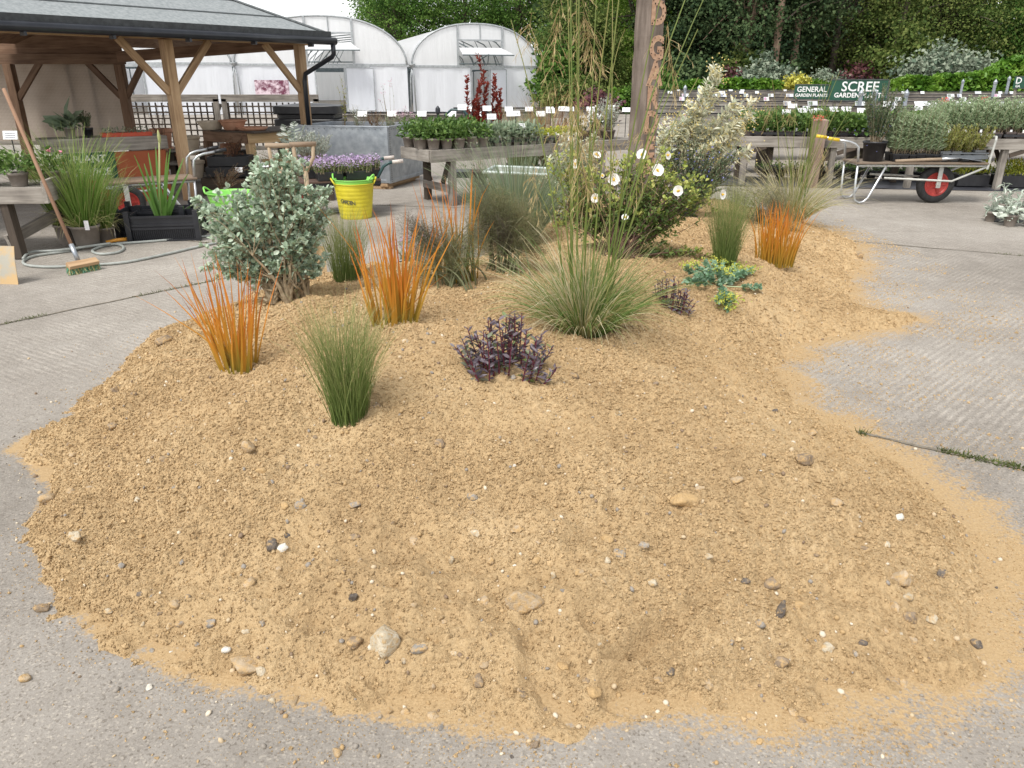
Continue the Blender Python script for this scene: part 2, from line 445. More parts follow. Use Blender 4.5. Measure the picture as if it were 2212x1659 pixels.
JOINT = [((1.63, 3.24), (2.9, 2.42)), ((-3.8, 4.55), (-2.3, 6.35)), ((3.2, 7.95), (7.5, 5.7)), ((-2.3, 10.3), (1.2, 9.6)), ((-5, 8.6), (-2, 7.2)), ((2.9, 2.42), (4.2, 1.6))]
def concrete_material():
    m, nt, b = newmat('concrete')
    L = nt.links.new
    tc = nd(nt, 'TexCoord'); P_ = tc.outputs['Object']
    big = nd(nt, 'TexNoise', Scale=.55, Detail=5., Roughness=.6); L(P_, big.inputs['Vector'])
    mid = nd(nt, 'TexNoise', Scale=7., Detail=6., Roughness=.65); L(P_, mid.inputs['Vector'])
    fine = nd(nt, 'TexNoise', Scale=110., Detail=4., Roughness=.7); L(P_, fine.inputs['Vector'])
    col = ramp(nt, [(.3, (.20, .178, .152)), (.5, (.33, .30, .264)), (.68, (.44, .408, .366))])
    a = nd(nt, 'Math', operation='MULTIPLY_ADD'); a.inputs[1].default_value = .55; L(big.outputs[0], a.inputs[0])
    a2 = nd(nt, 'Math', operation='MULTIPLY_ADD'); a2.inputs[1].default_value = .25; L(mid.outputs[0], a2.inputs[0])
    a3 = nd(nt, 'Math', operation='MULTIPLY'); a3.inputs[1].default_value = .3; L(fine.outputs[0], a3.inputs[0])
    L(a3.outputs[0], a2.inputs[2]); L(a2.outputs[0], a.inputs[2])
    sb = nd(nt, 'Math', operation='SUBTRACT'); sb.inputs[1].default_value = .05; L(a.outputs[0], sb.inputs[0]); L(sb.outputs[0], col.inputs[0])
    # exposed aggregate: pale and dark grains
    vo = nd(nt, 'TexVoronoi', Scale=170.); L(P_, vo.inputs['Vector'])
    sepc = nd(nt, 'SeparateColor'); L(vo.outputs['Color'], sepc.inputs[0])
    gr = ramp(nt, [(.0, (.45, .42, .38)), (.12, (.8, .78, .75)), (.2, (1, 1, 1)), (.85, (1, 1, 1)), (.95, (1.5, 1.48, 1.42))]); L(sepc.outputs[0], gr.inputs[0])
    mg = nd(nt, 'Mix', data_type='RGBA', blend_type='MULTIPLY'); mg.inputs[0].default_value = .6
    L(col.outputs[0], mg.inputs[6]); L(gr.outputs[0], mg.inputs[7])
    # tamped ridges, another direction on either side of the yard
    sx = nd(nt, 'SeparateXYZ'); L(P_, sx.inputs[0])
    wv = []
    for ang in (44, -32):
        mp = nd(nt, 'Mapping'); mp.inputs['Rotation'].default_value = (0, 0, R(-ang)); L(P_, mp.inputs['Vector'])
        w = nd(nt, 'TexWave', bands_direction='Y', Scale=7.4, Distortion=4.5, Detail=4.); w.inputs['Detail Scale'].default_value = 2.5; w.inputs['Detail Roughness'].default_value = .7
        L(mp.outputs[0], w.inputs['Vector']); wv.append(w)
    st = nd(nt, 'Math', operation='GREATER_THAN'); st.inputs[1].default_value = .3; L(sx.outputs[0], st.inputs[0])
    wm = nd(nt, 'Mix', data_type='FLOAT'); L(st.outputs[0], wm.inputs[0]); L(wv[1].outputs[0], wm.inputs[2]); L(wv[0].outputs[0], wm.inputs[3])
    rm = nd(nt, 'Attribute', attribute_name='ridge')
    bk_ = nd(nt, 'TexNoise', Scale=4.5, Detail=5., Roughness=.7); L(P_, bk_.inputs['Vector']); bm_ = nd(nt, 'MapRange'); bm_.inputs['From Min'].default_value = .38; bm_.inputs['From Max'].default_value = .62; L(bk_.outputs[0], bm_.inputs['Value'])
    w0_ = nd(nt, 'Math', operation='MULTIPLY'); L(wm.outputs[0], w0_.inputs[0]); L(bm_.outputs[0], w0_.inputs[1])
    wr = nd(nt, 'Math', operation='MULTIPLY'); L(w0_.outputs[0], wr.inputs[0]); L(rm.outputs['Fac'], wr.inputs[1])
    # ridge tops are paler, grooves darker
    wc = nd(nt, 'MapRange'); wc.inputs['To Min'].default_value = .87; wc.inputs['To Max'].default_value = 1.26; L(wr.outputs[0], wc.inputs['Value'])
    hv = nd(nt, 'HueSaturation'); L(mg.outputs[2], hv.inputs['Color']); L(wc.outputs[0], hv.inputs['Value'])
    # spilled sand
    sa = nd(nt, 'Attribute', attribute_name='spill')
    sn = nd(nt, 'TexNoise', Scale=3.2, Detail=9., Roughness=.74); L(P_, sn.inputs['Vector'])
    s1 = nd(nt, 'Math', operation='ADD'); L(sa.outputs['Fac'], s1.inputs[0]); sf = nd(nt, 'TexNoise', Scale=70., Detail=3., Roughness=.7); L(P_, sf.inputs['Vector']); sx_ = nd(nt, 'Mix', data_type='FLOAT'); sx_.inputs[0].default_value = .45; L(sn.outputs[0], sx_.inputs[2]); L(sf.outputs[0], sx_.inputs[3]); L(sx_.outputs[0], s1.inputs[1])
    s2 = nd(nt, 'Math', operation='MULTIPLY_ADD'); s2.inputs[1].default_value = -.10; L(wr.outputs[0], s2.inputs[0]); L(s1.outputs[0], s2.inputs[2])
    sm = nd(nt, 'MapRange'); sm.inputs['From Min'].default_value = .94; sm.inputs['From Max'].default_value = 1.03; L(s2.outputs[0], sm.inputs['Value'])
    mc = nd(nt, 'Mix', data_type='RGBA'); L(sm.outputs[0], mc.inputs[0]); L(hv.outputs[0], mc.inputs[6])
    sc_ = ramp(nt, [(.35, (.36, .245, .125)), (.65, (.48, .345, .19))]); L(fine.outputs[0], sc_.inputs[0]); L(sc_.outputs[0], mc.inputs[7])
    L(mc.outputs[2], b.inputs['Base Color'])
    b.inputs['Roughness'].default_value = .88; b.inputs['Specular IOR Level'].default_value = .25
    bh = nd(nt, 'Math', operation='MULTIPLY_ADD'); bh.inputs[1].default_value = .5; L(fine.outputs[0], bh.inputs[0]); L(wr.outputs[0], bh.inputs[2])
    b2 = nd(nt, 'Math', operation='MULTIPLY_ADD'); b2.inputs[1].default_value = .7; L(mid.outputs[0], b2.inputs[0]); L(bh.outputs[0], b2.inputs[2])
    bp = nd(nt, 'Bump', Strength=.55, Distance=.016); L(b2.outputs[0], bp.inputs['Height']); L(bp.outputs[0], b.inputs['Normal'])
    return m
CONC = concrete_material()

# ------------------------------------------------------------------ the yard: one sheet to the horizon
def axis(lo, hi, far0, far1, step):
    a = list(np.arange(lo, hi, step)); s = step
    while a[-1] < far1: s *= 1.35; a.append(a[-1] + s)
    s = step
    while a[0] > far0: s *= 1.35; a.insert(0, a[0] - s)
    return np.array(a)
yx, yy = axis(-5.5, 6.5, -300, 300, .05), axis(-.5, 11., -60, 500, .05)
YX, YY = np.meshgrid(yx, yy, indexing='ij')
sdv = sdist(YX, YY)
reach = .09 + .48 * np.clip((YX - .4) / 1.0, 0, 1) + .25 * np.clip((YY - 5.2) / 2, 0, 1) * (YX < 0) + .12 * np.clip((YX + 1.2), 0, 1)
spill = np.where(sdv > 0, .6, .52 * np.exp(sdv / reach) + .10 * np.exp(sdv / 1.4) * (fbm(YX * .9, YY * .9 + 4, 3) + .35))
ridge = np.clip((fbm(YX * .35 + 3, YY * .35, 3) - .25) * 3, 0, 1) * np.clip((YY - 2.0) / 1.2, 0.05, 1) * np.where(YX > 1, 1., .75)
joint = np.zeros(YX.shape)
ym = M()
nI, nJ = YX.shape
ii, jj = np.meshgrid(np.arange(nI - 1), np.arange(nJ - 1), indexing='ij')
yq = np.stack([ii * nJ + jj, (ii + 1) * nJ + jj, (ii + 1) * nJ + jj + 1, ii * nJ + jj + 1], -1).reshape(-1, 4)
ym.add(np.stack([YX, YY, np.zeros(YX.shape)], -1).reshape(-1, 3), yq)
yard = kind(ym.obj('concrete_yard', CONC), 'structure')
for nm, arr in (('spill', spill), ('ridge', ridge)):
    a = yard.data.attributes.new(nm, 'FLOAT', 'POINT'); a.data.foreach_set('value', arr.astype(np.float32).ravel())

# ------------------------------------------------------------------ the mound
mm = M()
nI, nJ = GX.shape
ii, jj = np.meshgrid(np.arange(nI - 1), np.arange(nJ - 1), indexing='ij')
hq = np.maximum(np.maximum(GH[:-1, :-1], GH[1:, :-1]), np.maximum(GH[:-1, 1:], GH[1:, 1:]))
keep = (hq > -.012).reshape(-1)
q = np.stack([ii * nJ + jj, (ii + 1) * nJ + jj, (ii + 1) * nJ + jj + 1, ii * nJ + jj + 1], -1).reshape(-1, 4)[keep]
used = np.unique(q); remap = np.full(nI * nJ, -1); remap[used] = np.arange(len(used))
pv = np.stack([GX, GY, GH], -1).reshape(-1, 3)[used]
mm.add(pv, remap[q], .5)
mound = kind(mm.obj('sand_mound', SAND, smooth=True), 'structure')

# sand crumbs: small clods lying all over the mound and spilling over the concrete
OCT = nrm(np.array([[1, 0, 0], [-1, 0, 0], [0, 1, 0], [0, -1, 0], [0, 0, 1], [0, 0, -1.]]))
OCTF = np.array([[0, 2, 4], [2, 1, 4], [1, 3, 4], [3, 0, 4], [2, 0, 5], [1, 2, 5], [3, 1, 5], [0, 3, 5]])
def randrot(n):
    q = nrm(rng.normal(size=(n, 4))); w, x, y, z = q.T
    return np.stack([np.stack([1 - 2 * (y * y + z * z), 2 * (x * y - z * w), 2 * (x * z + y * w)], -1),
                     np.stack([2 * (x * y + z * w), 1 - 2 * (x * x + z * z), 2 * (y * z - x * w)], -1),
                     np.stack([2 * (x * z - y * w), 2 * (y * z + x * w), 1 - 2 * (x * x + y * y)], -1)], -2)
def crumbs(n, smin, smax, inside):
    y = 1.1 + 8.5 * rng.random(n * 4) ** 1.9; x = rng.uniform(-3, 3.9, n * 4)
    d = sdist(x, y)
    if inside:
        k = (mhv(x, y) > .002) & (rng.random(n * 4) < np.clip((fbm(x * 1.7 + 3, y * 1.7 + 8, 3) - .30) * 4, .42, 1))
    else:
        rc = .07 + .45 * np.clip((x - .2) / 1.2, 0, 1) + .08 * np.clip(x + 1.2, 0, 1)
        k = (mhv(x, y) <= .002) & (rng.random(n * 4) < np.exp(np.minimum(d, 0) / rc) * np.clip((fbm(x * 3.5, y * 3.5, 3) - .38) * 6, .04, 1))
    x, y = x[k][:n], y[k][:n]
    z = mhv(x, y)
    s = smin + (smax - smin) * rng.random(len(x)) ** 3
    return x, y, z, s
cm = M()
for n, a, b_, ins in ((330000, .0020, .0058, True), (17000, .005, .011, True), (110000, .0012, .0046, False), (4000, .003, .009, False)):
    x, y, z, s = crumbs(n, a, b_, ins)
    s = s * (1 + .12 * (y - 2))
    mats = randrot(len(x)) * (s[:, None] * rng.uniform(.6, 1.3, (len(x), 3)))[:, None, :]
    cm.inst(OCT, OCTF, np.stack([x, y, z + s * .25], 1), mats, rng.random(len(x)))
cro = cm.obj('sand_crumbs', SAND)
kind(cro, 'stuff', 'loose crumbs of damp tan sand over the mound and the concrete round it')
# ------------------------------------------------------------------ plant tools
def leaf_t(w=.5, fold=.12, curl=.12, wide=.5):          # a folded leaf of length 1 along +Y, normal +Z
    a, b = w * .5, w * .42
    v = np.array([[0, 0, 0], [-a * .8, wide * .55, fold * .8], [a * .8, wide * .55, fold * .8], [-b * 1.1, wide * 1.25, fold - curl * .4], [b * 1.1, wide * 1.25, fold - curl * .4],
                  [0, 1, -curl], [0, wide * .55, 0], [0, wide * 1.25, -curl * .45]])
    tri = np.array([[0, 6, 1], [0, 2, 6], [3, 7, 5], [7, 4, 5]])
    qd = np.array([[1, 6, 7, 3], [6, 2, 4, 7]])
    return v, [tri, qd]
LEAF = leaf_t()
LEAF_ROUND = leaf_t(.68, .1, .1, .58)
LEAF_LANCE = leaf_t(.3, .06, .18)
LEAF_NEEDLE = (np.array([[-.09, 0, 0], [.09, 0, 0], [.09, .7, .03], [-.09, .7, .03], [0, 1, 0]]), [np.array([[0, 1, 2, 3]]), np.array([[3, 2, 4]])])
CARD = (np.array([[-.5, 0, 0], [.5, 0, 0], [.35, .6, .12], [-.45, .55, -.1], [.1, 1, 0]]), [np.array([[0, 1, 2, 3]]), np.array([[3, 2, 4]])])

def leaves(m, tpl, pos, d, size, t, up=None, wmul=1.):
    N = len(pos)
    if up is None: up = np.array([0, 0, 1.]) + rng.normal(size=(N, 3)) * .45
    fr = frame(d, up)
    size = np.broadcast_to(np.asarray(size, float), (N,))
    sc = np.stack([size * wmul, size, size], 1)
    m.inst(tpl[0], tpl[1], pos, fr * sc[:, None, :], t)
def bez(a, b, c, t):
    t = t[..., None]
    return a * (1 - t) ** 2 + 2 * b * t * (1 - t) + c * t * t, nrm(2 * (1 - t) * (b - a) + 2 * t * (c - b))
def twigs(ms, ml, base, tips, K, size, tpl=LEAF, r=(.004, .0015), f0=.35, spread=1.0, lift=.35, t=None, stem_t=.5, n=5, wmul=1., tipbias=1., jit=.0, bend=.5, every=1):
    base = np.broadcast_to(np.asarray(base, float), tips.shape) + rng.normal(size=tips.shape) * [jit, jit, 0]
    L = np.linalg.norm(tips - base, axis=1)
    mid = base + (tips - base) * bend + np.stack([np.zeros(len(L)), np.zeros(len(L)), lift * L * .5], 1) + rng.normal(size=tips.shape) * (L * .06)[:, None]
    if ms is not None:
        for i in range(len(tips)):
            full = i % every == 0
            p, _ = bez(base[i][None], mid[i][None], tips[i][None], np.linspace(0 if full else .6, 1, 7))
            ms.tube(p, np.linspace(r[0] if full else r[1] * 1.5, r[1], 7), n, stem_t, cap=False)
    N = len(tips)
    tt = f0 + (1 - f0) * rng.random((N, K)) ** (1 / tipbias)
    p, tg = bez(base[:, None], mid[:, None], tips[:, None], tt)
    p, tg = p.reshape(-1, 3), tg.reshape(-1, 3)
    rad = nrm(np.cross(tg, rng.normal(size=p.shape)))
    d = nrm(tg * rng.uniform(.2, .9, (len(p), 1)) + rad * spread + np.array([0, 0, .15]))
    sz = size * rng.uniform(.65, 1.2, len(p)) * (1.12 - .35 * tt.reshape(-1))
    leaves(ml, tpl, p, d, sz, np.clip(rng.normal(.5, .22, len(p)), 0, 1) if t is None else t(len(p)), wmul=wmul)
    return p
def mpp(Y, z):                                            # metres per pixel (2212 wide) at distance Y, height z
    return (Y * CP - (z - HCAM) * SP) / FPX
def lobes(lobe, Y, n, dr=.8, shell=.45):                  # sample points in ellipsoid lobes (px, py, rx, ry [, dY])
    a = np.array([l[2] * l[3] for l in lobe], float); cnt = np.maximum(5, (n * a / a.sum()).astype(int)); out = []
    for l, c in zip(lobe, cnt):
        yy_ = Y + (l[4] if len(l) > 4 else 0)
        o = AY(l[0], l[1], yy_); s = mpp(yy_, o[2])
        q = nrm(rng.normal(size=(c, 3))) * (rng.random((c, 1)) ** shell)
        out.append(o + q * [l[2] * s, (l[2] * .5 + l[3] * .5) * s * dr, l[3] * s])
    return np.concatenate(out)
def rtint(lo=.0, hi=1.): return lambda n: rng.uniform(lo, hi, n)

# ------------------------------------------------------------------ plant materials
GRASS = leafm('fine_grass', (.085, .14, .03), (.17, .23, .06), (.40, .38, .17), rough=.6)
GRASS_BLUE = leafm('blue_grass', (.10, .15, .09), (.17, .23, .14), (.32, .36, .20), rough=.6)
ORANGE = leafm('orange_blade', (.17, .17, .025), (.44, .24, .03), (.60, .24, .03), (.50, .14, .025), (.12, .035, .02), rough=.4, tr=.3)
STIPA = leafm('arching_grass', (.075, .17, .035), (.17, .25, .07), (.44, .38, .17), (.62, .56, .38), rough=.5)
STALK = leafm('grass_stalk', (.10, .17, .03), (.18, .21, .05), (.30, .22, .09), rough=.45, tr=.1)
OAT = leafm('oat_head', (.30, .20, .08), (.48, .36, .17), (.58, .47, .26), rough=.6)
SILVER = leafm('silver_leaf', (.18, .27, .16), (.36, .46, .33), (.58, .66, .53), rough=.6, tr=.2)
TWIG = plain('twig_bark', (.20, .15, .09), (.36, .29, .19), rough=.85, scale=30, bump=.3)
DARKTWIG = plain('red_brown_twig', (.06, .03, .02), (.13, .07, .045), rough=.7, scale=30)
CISTUS = leafm('cistus_leaf', (.055, .10, .025), (.12, .19, .045), (.22, .29, .07), rough=.5)
LIME = leafm('lime_bract', (.22, .28, .05), (.34, .38, .08), (.42, .42, .12), rough=.5)
PETAL = leafm('white_petal', (.80, .80, .76), (.86, .86, .83), rough=.55, tr=.25)
YELLOW = leafm('yellow_centre', (.72, .42, .03), (.80, .55, .05), rough=.6, tr=0)
VARIEG = leafm('variegated_leaf', (.24, .30, .17), (.50, .54, .40), (.78, .78, .64), (.70, .60, .26), rough=.5)
ROSEM = leafm('rosemary_leaf', (.05, .09, .04), (.10, .15, .07), (.19, .24, .14), rough=.6, tr=.1)
BLUEF = leafm('blue_flower', (.16, .17, .50), (.33, .33, .70), rough=.6)
PURPLE = leafm('purple_leaf', (.06, .042, .058), (.13, .10, .12), (.23, .20, .23), (.14, .20, .05), rough=.4, tr=.12, spec=.5)
MAROON = leafm('maroon_stem', (.10, .012, .03), (.16, .03, .05), rough=.4, tr=0)
EUPH = leafm('blue_green_leaf', (.12, .23, .11), (.22, .37, .23), (.34, .47, .36), rough=.5)
EUPHY = leafm('yellow_green_bract', (.36, .46, .06), (.52, .56, .10), (.60, .54, .10), rough=.5)
FENB = leafm('bronze_frond', (.125, .095, .08), (.175, .19, .085), (.28, .235, .13), (.15, .25, .07), rough=.7, tr=.3)
FENS = leafm('fennel_stem', (.09, .10, .05), (.15, .16, .08), (.13, .075, .06), rough=.45, tr=0)
LILAC = leafm('lilac_flower', (.44, .30, .52), (.58, .44, .66), (.70, .58, .76), rough=.6)

# ------------------------------------------------------------------ grasses of the mound
def tuft(name, label, px, py, h, r0, spread, n, mat=GRASS, w=.0022, droop=.25, group=None, tint=(.0, .75), K=5, cat='ornamental grass', wild=.1, at=None):
    b = HIT(px, py) if at is None else np.asarray(at, float)
    root = T(name, label, cat, b, group)
    m = M()
    a = rng.uniform(0, 2 * math.pi, n); q = np.sqrt(rng.random(n))
    p0 = b + np.stack([np.cos(a) * q * r0, np.sin(a) * q * r0, np.full(n, -.012)], 1)
    d = np.stack([np.cos(a) * q * spread + rng.normal(size=n) * wild, np.sin(a) * q * spread + rng.normal(size=n) * wild, np.ones(n)], 1)
    L = h * (1.05 - .35 * rng.random(n) ** 1.5) * (1.06 - .22 * q)
    t0 = rng.uniform(tint[0], tint[1], n)
    m.blades(p0, d, L, w * rng.uniform(.7, 1.3, n), droop * rng.uniform(.3, 1.7, n), K, t0 * .6, t1=np.clip(t0 + .45, 0, 1), curl=.075)
    m.obj('blades', mat, root)
    return root, b
tuft('feather_grass', 'fine green feather grass clump standing alone nearest the front of the sand mound', 755, 903, .52, .066, .15, 780, droop=.34, wild=.075, group='green feather grasses on the mound')
tuft('feather_grass', 'fine green feather grass clump just right of the silver leaved bush', 750, 606, .52, .085, .13, 600, droop=.26, group='green feather grasses on the mound')
tuft('feather_grass', 'tall fine grass clump behind the yellow green spurge, right of the white flowers', 1565, 574, .66, .075, .12, 760, droop=.24, group='green feather grasses on the mound')

def swords(name, label, px, py, h, r0, spread, n, extra=(), w=.0135, top=1., at=None):
    b = HIT(px, py) if at is None else np.asarray(at, float)
    root = T(name, label, 'grass plant', b, 'orange bladed plants on the mound')
    m = M()
    a = rng.uniform(0, 2 * math.pi, n); q = np.sqrt(rng.random(n))
    p0 = b + np.stack([np.cos(a) * q * r0, np.sin(a) * q * r0 * .7, np.full(n, -.01)], 1)
    d = np.stack([np.cos(a) * q * spread + rng.normal(size=n) * .07, np.sin(a) * q * spread * .6 + rng.normal(size=n) * .07, np.ones(n)], 1)
    L = h * (1.05 - .6 * rng.random(n) ** 1.3)
    for ex in extra:
        p0 = np.r_[p0, [b + [0, 0, 0]]]; d = np.r_[d, [ex[:3]]]; L = np.r_[L, ex[3]]
    N = len(L)
    side = nrm(np.stack([np.ones(N), rng.normal(size=N) * .5, rng.normal(size=N) * .1], 1))
    m.blades(p0, d, L, w * rng.uniform(.6, 1.2, N), rng.uniform(.0, .3, N), 7, rng.uniform(0, .22, N), t1=rng.uniform(.5, 1.0, N) * top, tip=.05, side=side, curl=.035)
    m.obj('blades', ORANGE, root)
    return root
swords('orange_libertia', 'orange sword leaved clump at the left front of the mound with blades leaning left', 518, 796, .54, .085, .24, 56, ((-.9, 0, .95, .55), (-1.3, .1, .35, .34), (-.55, 0, 1, .56), (-.75, 0, 1, .47)))
swords('orange_libertia', 'bright orange sword leaved clump in the middle, right of the silver leaved bush', 852, 697, .56, .11, .2, 74, ((-.42, 0, 1, .68), (.75, 0, .7, .36), (.5, 0, .9, .5)))
swords('orange_libertia', 'short dense orange clump on the right end of the mound below the bronze fennel', 1672, 571, .50, .15, .12, 120, (), top=.86)
swords('orange_libertia', 'orange blades showing behind the smaller bronze fennel', 985, 600, .62, .14, .16, 34)
swords('orange_libertia', 'orange blades at the back of the mound left of the white flowered shrub', 1192, 470, .55, .16, .22, 36, at=(.52, 7.5, mh(.52, 7.5)))

def giant_oat(label, at, nb, Lb, r0, stalks, heads, spreadb=1.1, tone=0.):
    b = np.asarray(at, float)
    root = T('giant_feather_grass', label, 'ornamental grass', b, 'giant feather grasses on the mound')
    m = M()
    a = rng.uniform(0, 2 * math.pi, nb); q = rng.random(nb) ** .6
    p0 = b + np.stack([np.cos(a) * q * r0, np.sin(a) * q * r0, np.full(nb, -.01)], 1)
    d = np.stack([np.cos(a) * q * spreadb, np.sin(a) * q * spreadb, np.full(nb, 1.0)], 1)
    L = Lb * rng.uniform(.55, 1.2, nb)
    tt = np.where(rng.random(nb) < .5, rng.uniform(0, .3, nb), np.where(rng.random(nb) < .6, rng.uniform(.5, .8, nb), rng.uniform(.9, 1., nb)))
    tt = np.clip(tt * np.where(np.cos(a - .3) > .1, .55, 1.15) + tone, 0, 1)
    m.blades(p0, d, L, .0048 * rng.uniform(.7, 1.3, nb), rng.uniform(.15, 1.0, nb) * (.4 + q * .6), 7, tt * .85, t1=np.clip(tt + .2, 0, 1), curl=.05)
    # a few dry curled blades at the foot
    n2 = 34; a = rng.uniform(3.2, 6.2, n2)
    m.blades(b + np.stack([np.cos(a) * r0 * .8, np.sin(a) * r0 * .8, np.full(n2, 0.02)], 1), np.stack([np.cos(a), np.sin(a), np.full(n2, .9)], 1), rng.uniform(.2, .42, n2), .0036, rng.uniform(.9, 1.5, n2), 9, .85, t1=1., curl=.05)
    m.obj('blades', STIPA, root)
    ms, mo = M(), M()
    for (dx, dy, h, lean) in stalks:
        p0_ = b + np.array([dx * r0, dy * r0, 0])
        top = p0_ + np.array([lean[0], lean[1], h])
        p, tg = bez(p0_[None], (p0_ + np.array([lean[0] * .25, lean[1] * .25, h * .55]))[None], top[None], np.linspace(0, 1, 9))
        ms.tube(p, np.linspace(.0052, .002, 9), 5, np.linspace(rng.uniform(0, .3), rng.uniform(.3, .9), 9), cap=False)
        # sheath leaves
        k = 3; f = rng.uniform(.15, .55, k)
        pp, tg2 = bez(p0_[None], (p0_ + np.array([lean[0] * .25, lean[1] * .25, h * .55]))[None], top[None], f)
        ms.blades(pp, tg2 + rng.normal(size=(k, 3)) * .12, rng.uniform(.2, .4, k), .006, .3, 5, .3, t1=.9)
    for (o, axis_, n, ln) in heads:                       # open drooping panicles
        o = np.asarray(o, float); ax = np.asarray(axis_, float)
        f = rng.random(n) ** .8
        c = o + f[:, None] * ax
        dd = nrm(ax)[None] * .5 + rng.normal(size=(n, 3)) * [.5, .5, .25] + np.array([0, 0, -.15])
        e, ed = mo.blades(c, dd, ln * rng.uniform(.4, 1., n), .0016, .35, 4, .25, t1=.5, tip=.8)
        k = 3
        e2 = np.repeat(e, k, 0) - np.repeat(nrm(ed), k, 0) * rng.random((n * k, 1)) * ln * .35
        mo.blades(e2, np.repeat(ed, k, 0) * .6 + rng.normal(size=(n * k, 3)) * .25 + np.array([0, 0, -.5]), rng.uniform(.02, .045, n * k), .0036, .1, 2, rng.uniform(.2, 1., n * k), t1=rng.uniform(.3, 1., n * k), tip=.3, base=.3)
    ms.obj('stalks', STALK, root)
    if heads: mo.obj('oat_heads', OAT, root)
    return root
b1 = HIT(1262, 716)
def up1(px, py, dY=0.): return AY(px, py, b1[1] + dY)
st1 = [(rng.uniform(-1, 1), rng.uniform(-1, 1), rng.uniform(1.55, 2.3), (rng.normal() * .13 + .02, rng.normal() * .12)) for _ in range(7)]
st1 += [(-.6, 0, 2.4, (-.10, 0)), (-.4, .2, 2.35, (-.06, .05)), (.9, .2, 1.25, (.42, .1)), (.7, .1, 1.7, (.50, .2)), (.8, 0, 1.45, (.36, -.1)), (-.8, 0, 1.5, (-.30, .1)), (-.5, .3, 1.3, (-.18, .05)), (.5, 0, 2.2, (.62, .2))]
hd1 = [(up1(1215, -40), (up1(1190, 180) - up1(1215, -40)), 40, .16), (up1(1250, -30, .1), (up1(1285, 150) - up1(1250, -30)), 60, .16), (up1(1240, 150, .1), (up1(1250, 340) - up1(1240, 150)), 80, .2),
       (up1(1225, 190, -.1), (up1(1270, 420) - up1(1225, 190)), 60, .2), (up1(1275, 215, .2), (up1(1300, 330) - up1(1275, 215)), 50, .16), (up1(1150, 20), (up1(1130, 110) - up1(1150, 20)), 16, .12),
       (up1(1440, 30, .1), (up1(1460, 210) - up1(1440, 30)), 26, .18), (up1(1400, 240, .1), (up1(1370, 420) - up1(1400, 240)), 26, .14), (up1(1330, 290, .1), (up1(1318, 420) - up1(1330, 290)), 26, .1), (up1(1150, 350, .1), (up1(1165, 470) - up1(1150, 350)), 18, .1)]
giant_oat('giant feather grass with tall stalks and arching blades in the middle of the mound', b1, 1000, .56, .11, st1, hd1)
b2 = np.array([3.05, 8.35, mh(3.05, 8.35)])
st2 = [(rng.uniform(-1, 1), rng.uniform(-1, 1), rng.uniform(1.1, 1.55), (rng.normal() * .13, rng.normal() * .1)) for _ in range(12)] + [(.5, 0, 1.3, (.5, 0)), (.3, 0, 1.2, (.35, .1))]
hd2 = [(AY(1668, 195, 8.35), AY(1662, 265, 8.35) - AY(1668, 195, 8.35), 34, .16), (AY(1700, 175, 8.35), AY(1706, 260, 8.35) - AY(1700, 175, 8.35), 40, .16), (AY(1765, 300, 8.3), AY(1785, 360, 8.3) - AY(1765, 300, 8.3), 26, .14), (AY(1640, 200, 8.3), AY(1612, 270, 8.3) - AY(1640, 200, 8.3), 20, .16)]
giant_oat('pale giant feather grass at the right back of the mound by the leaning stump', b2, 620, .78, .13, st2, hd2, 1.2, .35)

def oat_clump(label, at, h, n):
    b = np.asarray(at, float)
    root = T('blue_oat_grass', label, 'ornamental grass', b)
    m = M(); a = rng.uniform(0, 2 * math.pi, n); q = np.sqrt(rng.random(n))
    p0 = b + np.stack([np.cos(a) * q * .12, np.sin(a) * q * .12, np.zeros(n)], 1)
    d = np.stack([np.cos(a) * q * .6, np.sin(a) * q * .6, np.ones(n)], 1)
    t0 = rng.uniform(0, .7, n)
    m.blades(p0, d, h * rng.uniform(.6, 1.1, n), .0075 * rng.uniform(.6, 1.2, n), rng.uniform(.05, .5, n), 5, t0, t1=t0 + .3)
    m.obj('blades', GRASS_BLUE, root)
    mo = M(); k = 46
    a = rng.uniform(0, 2 * math.pi, k); q = np.sqrt(rng.random(k))
    e, ed = mo.blades(b + np.stack([np.cos(a) * q * .1, np.sin(a) * q * .1, np.full(k, .2)], 1), np.stack([np.cos(a) * q * .62, np.sin(a) * q * .5, np.ones(k)], 1), h * rng.uniform(.75, 1.05, k), .002, .2, 5, .3, t1=.6, tip=.6)
    e2 = np.repeat(e, 9, 0) - np.repeat(nrm(ed), 9, 0) * rng.random((k * 9, 1)) * .14
    mo.blades(e2, np.repeat(ed, 9, 0) + rng.normal(size=(k * 9, 3)) * .6, rng.uniform(.02, .05, k * 9), .004, .3, 2, .5, t1=1.)
    mo.obj('seed_heads', GRASS_BLUE, root)
oat_clump('blue green oat grass clump standing behind the larger bronze fennel', (.03, 6.9, mh(.03, 6.9)), 1.02, 950)

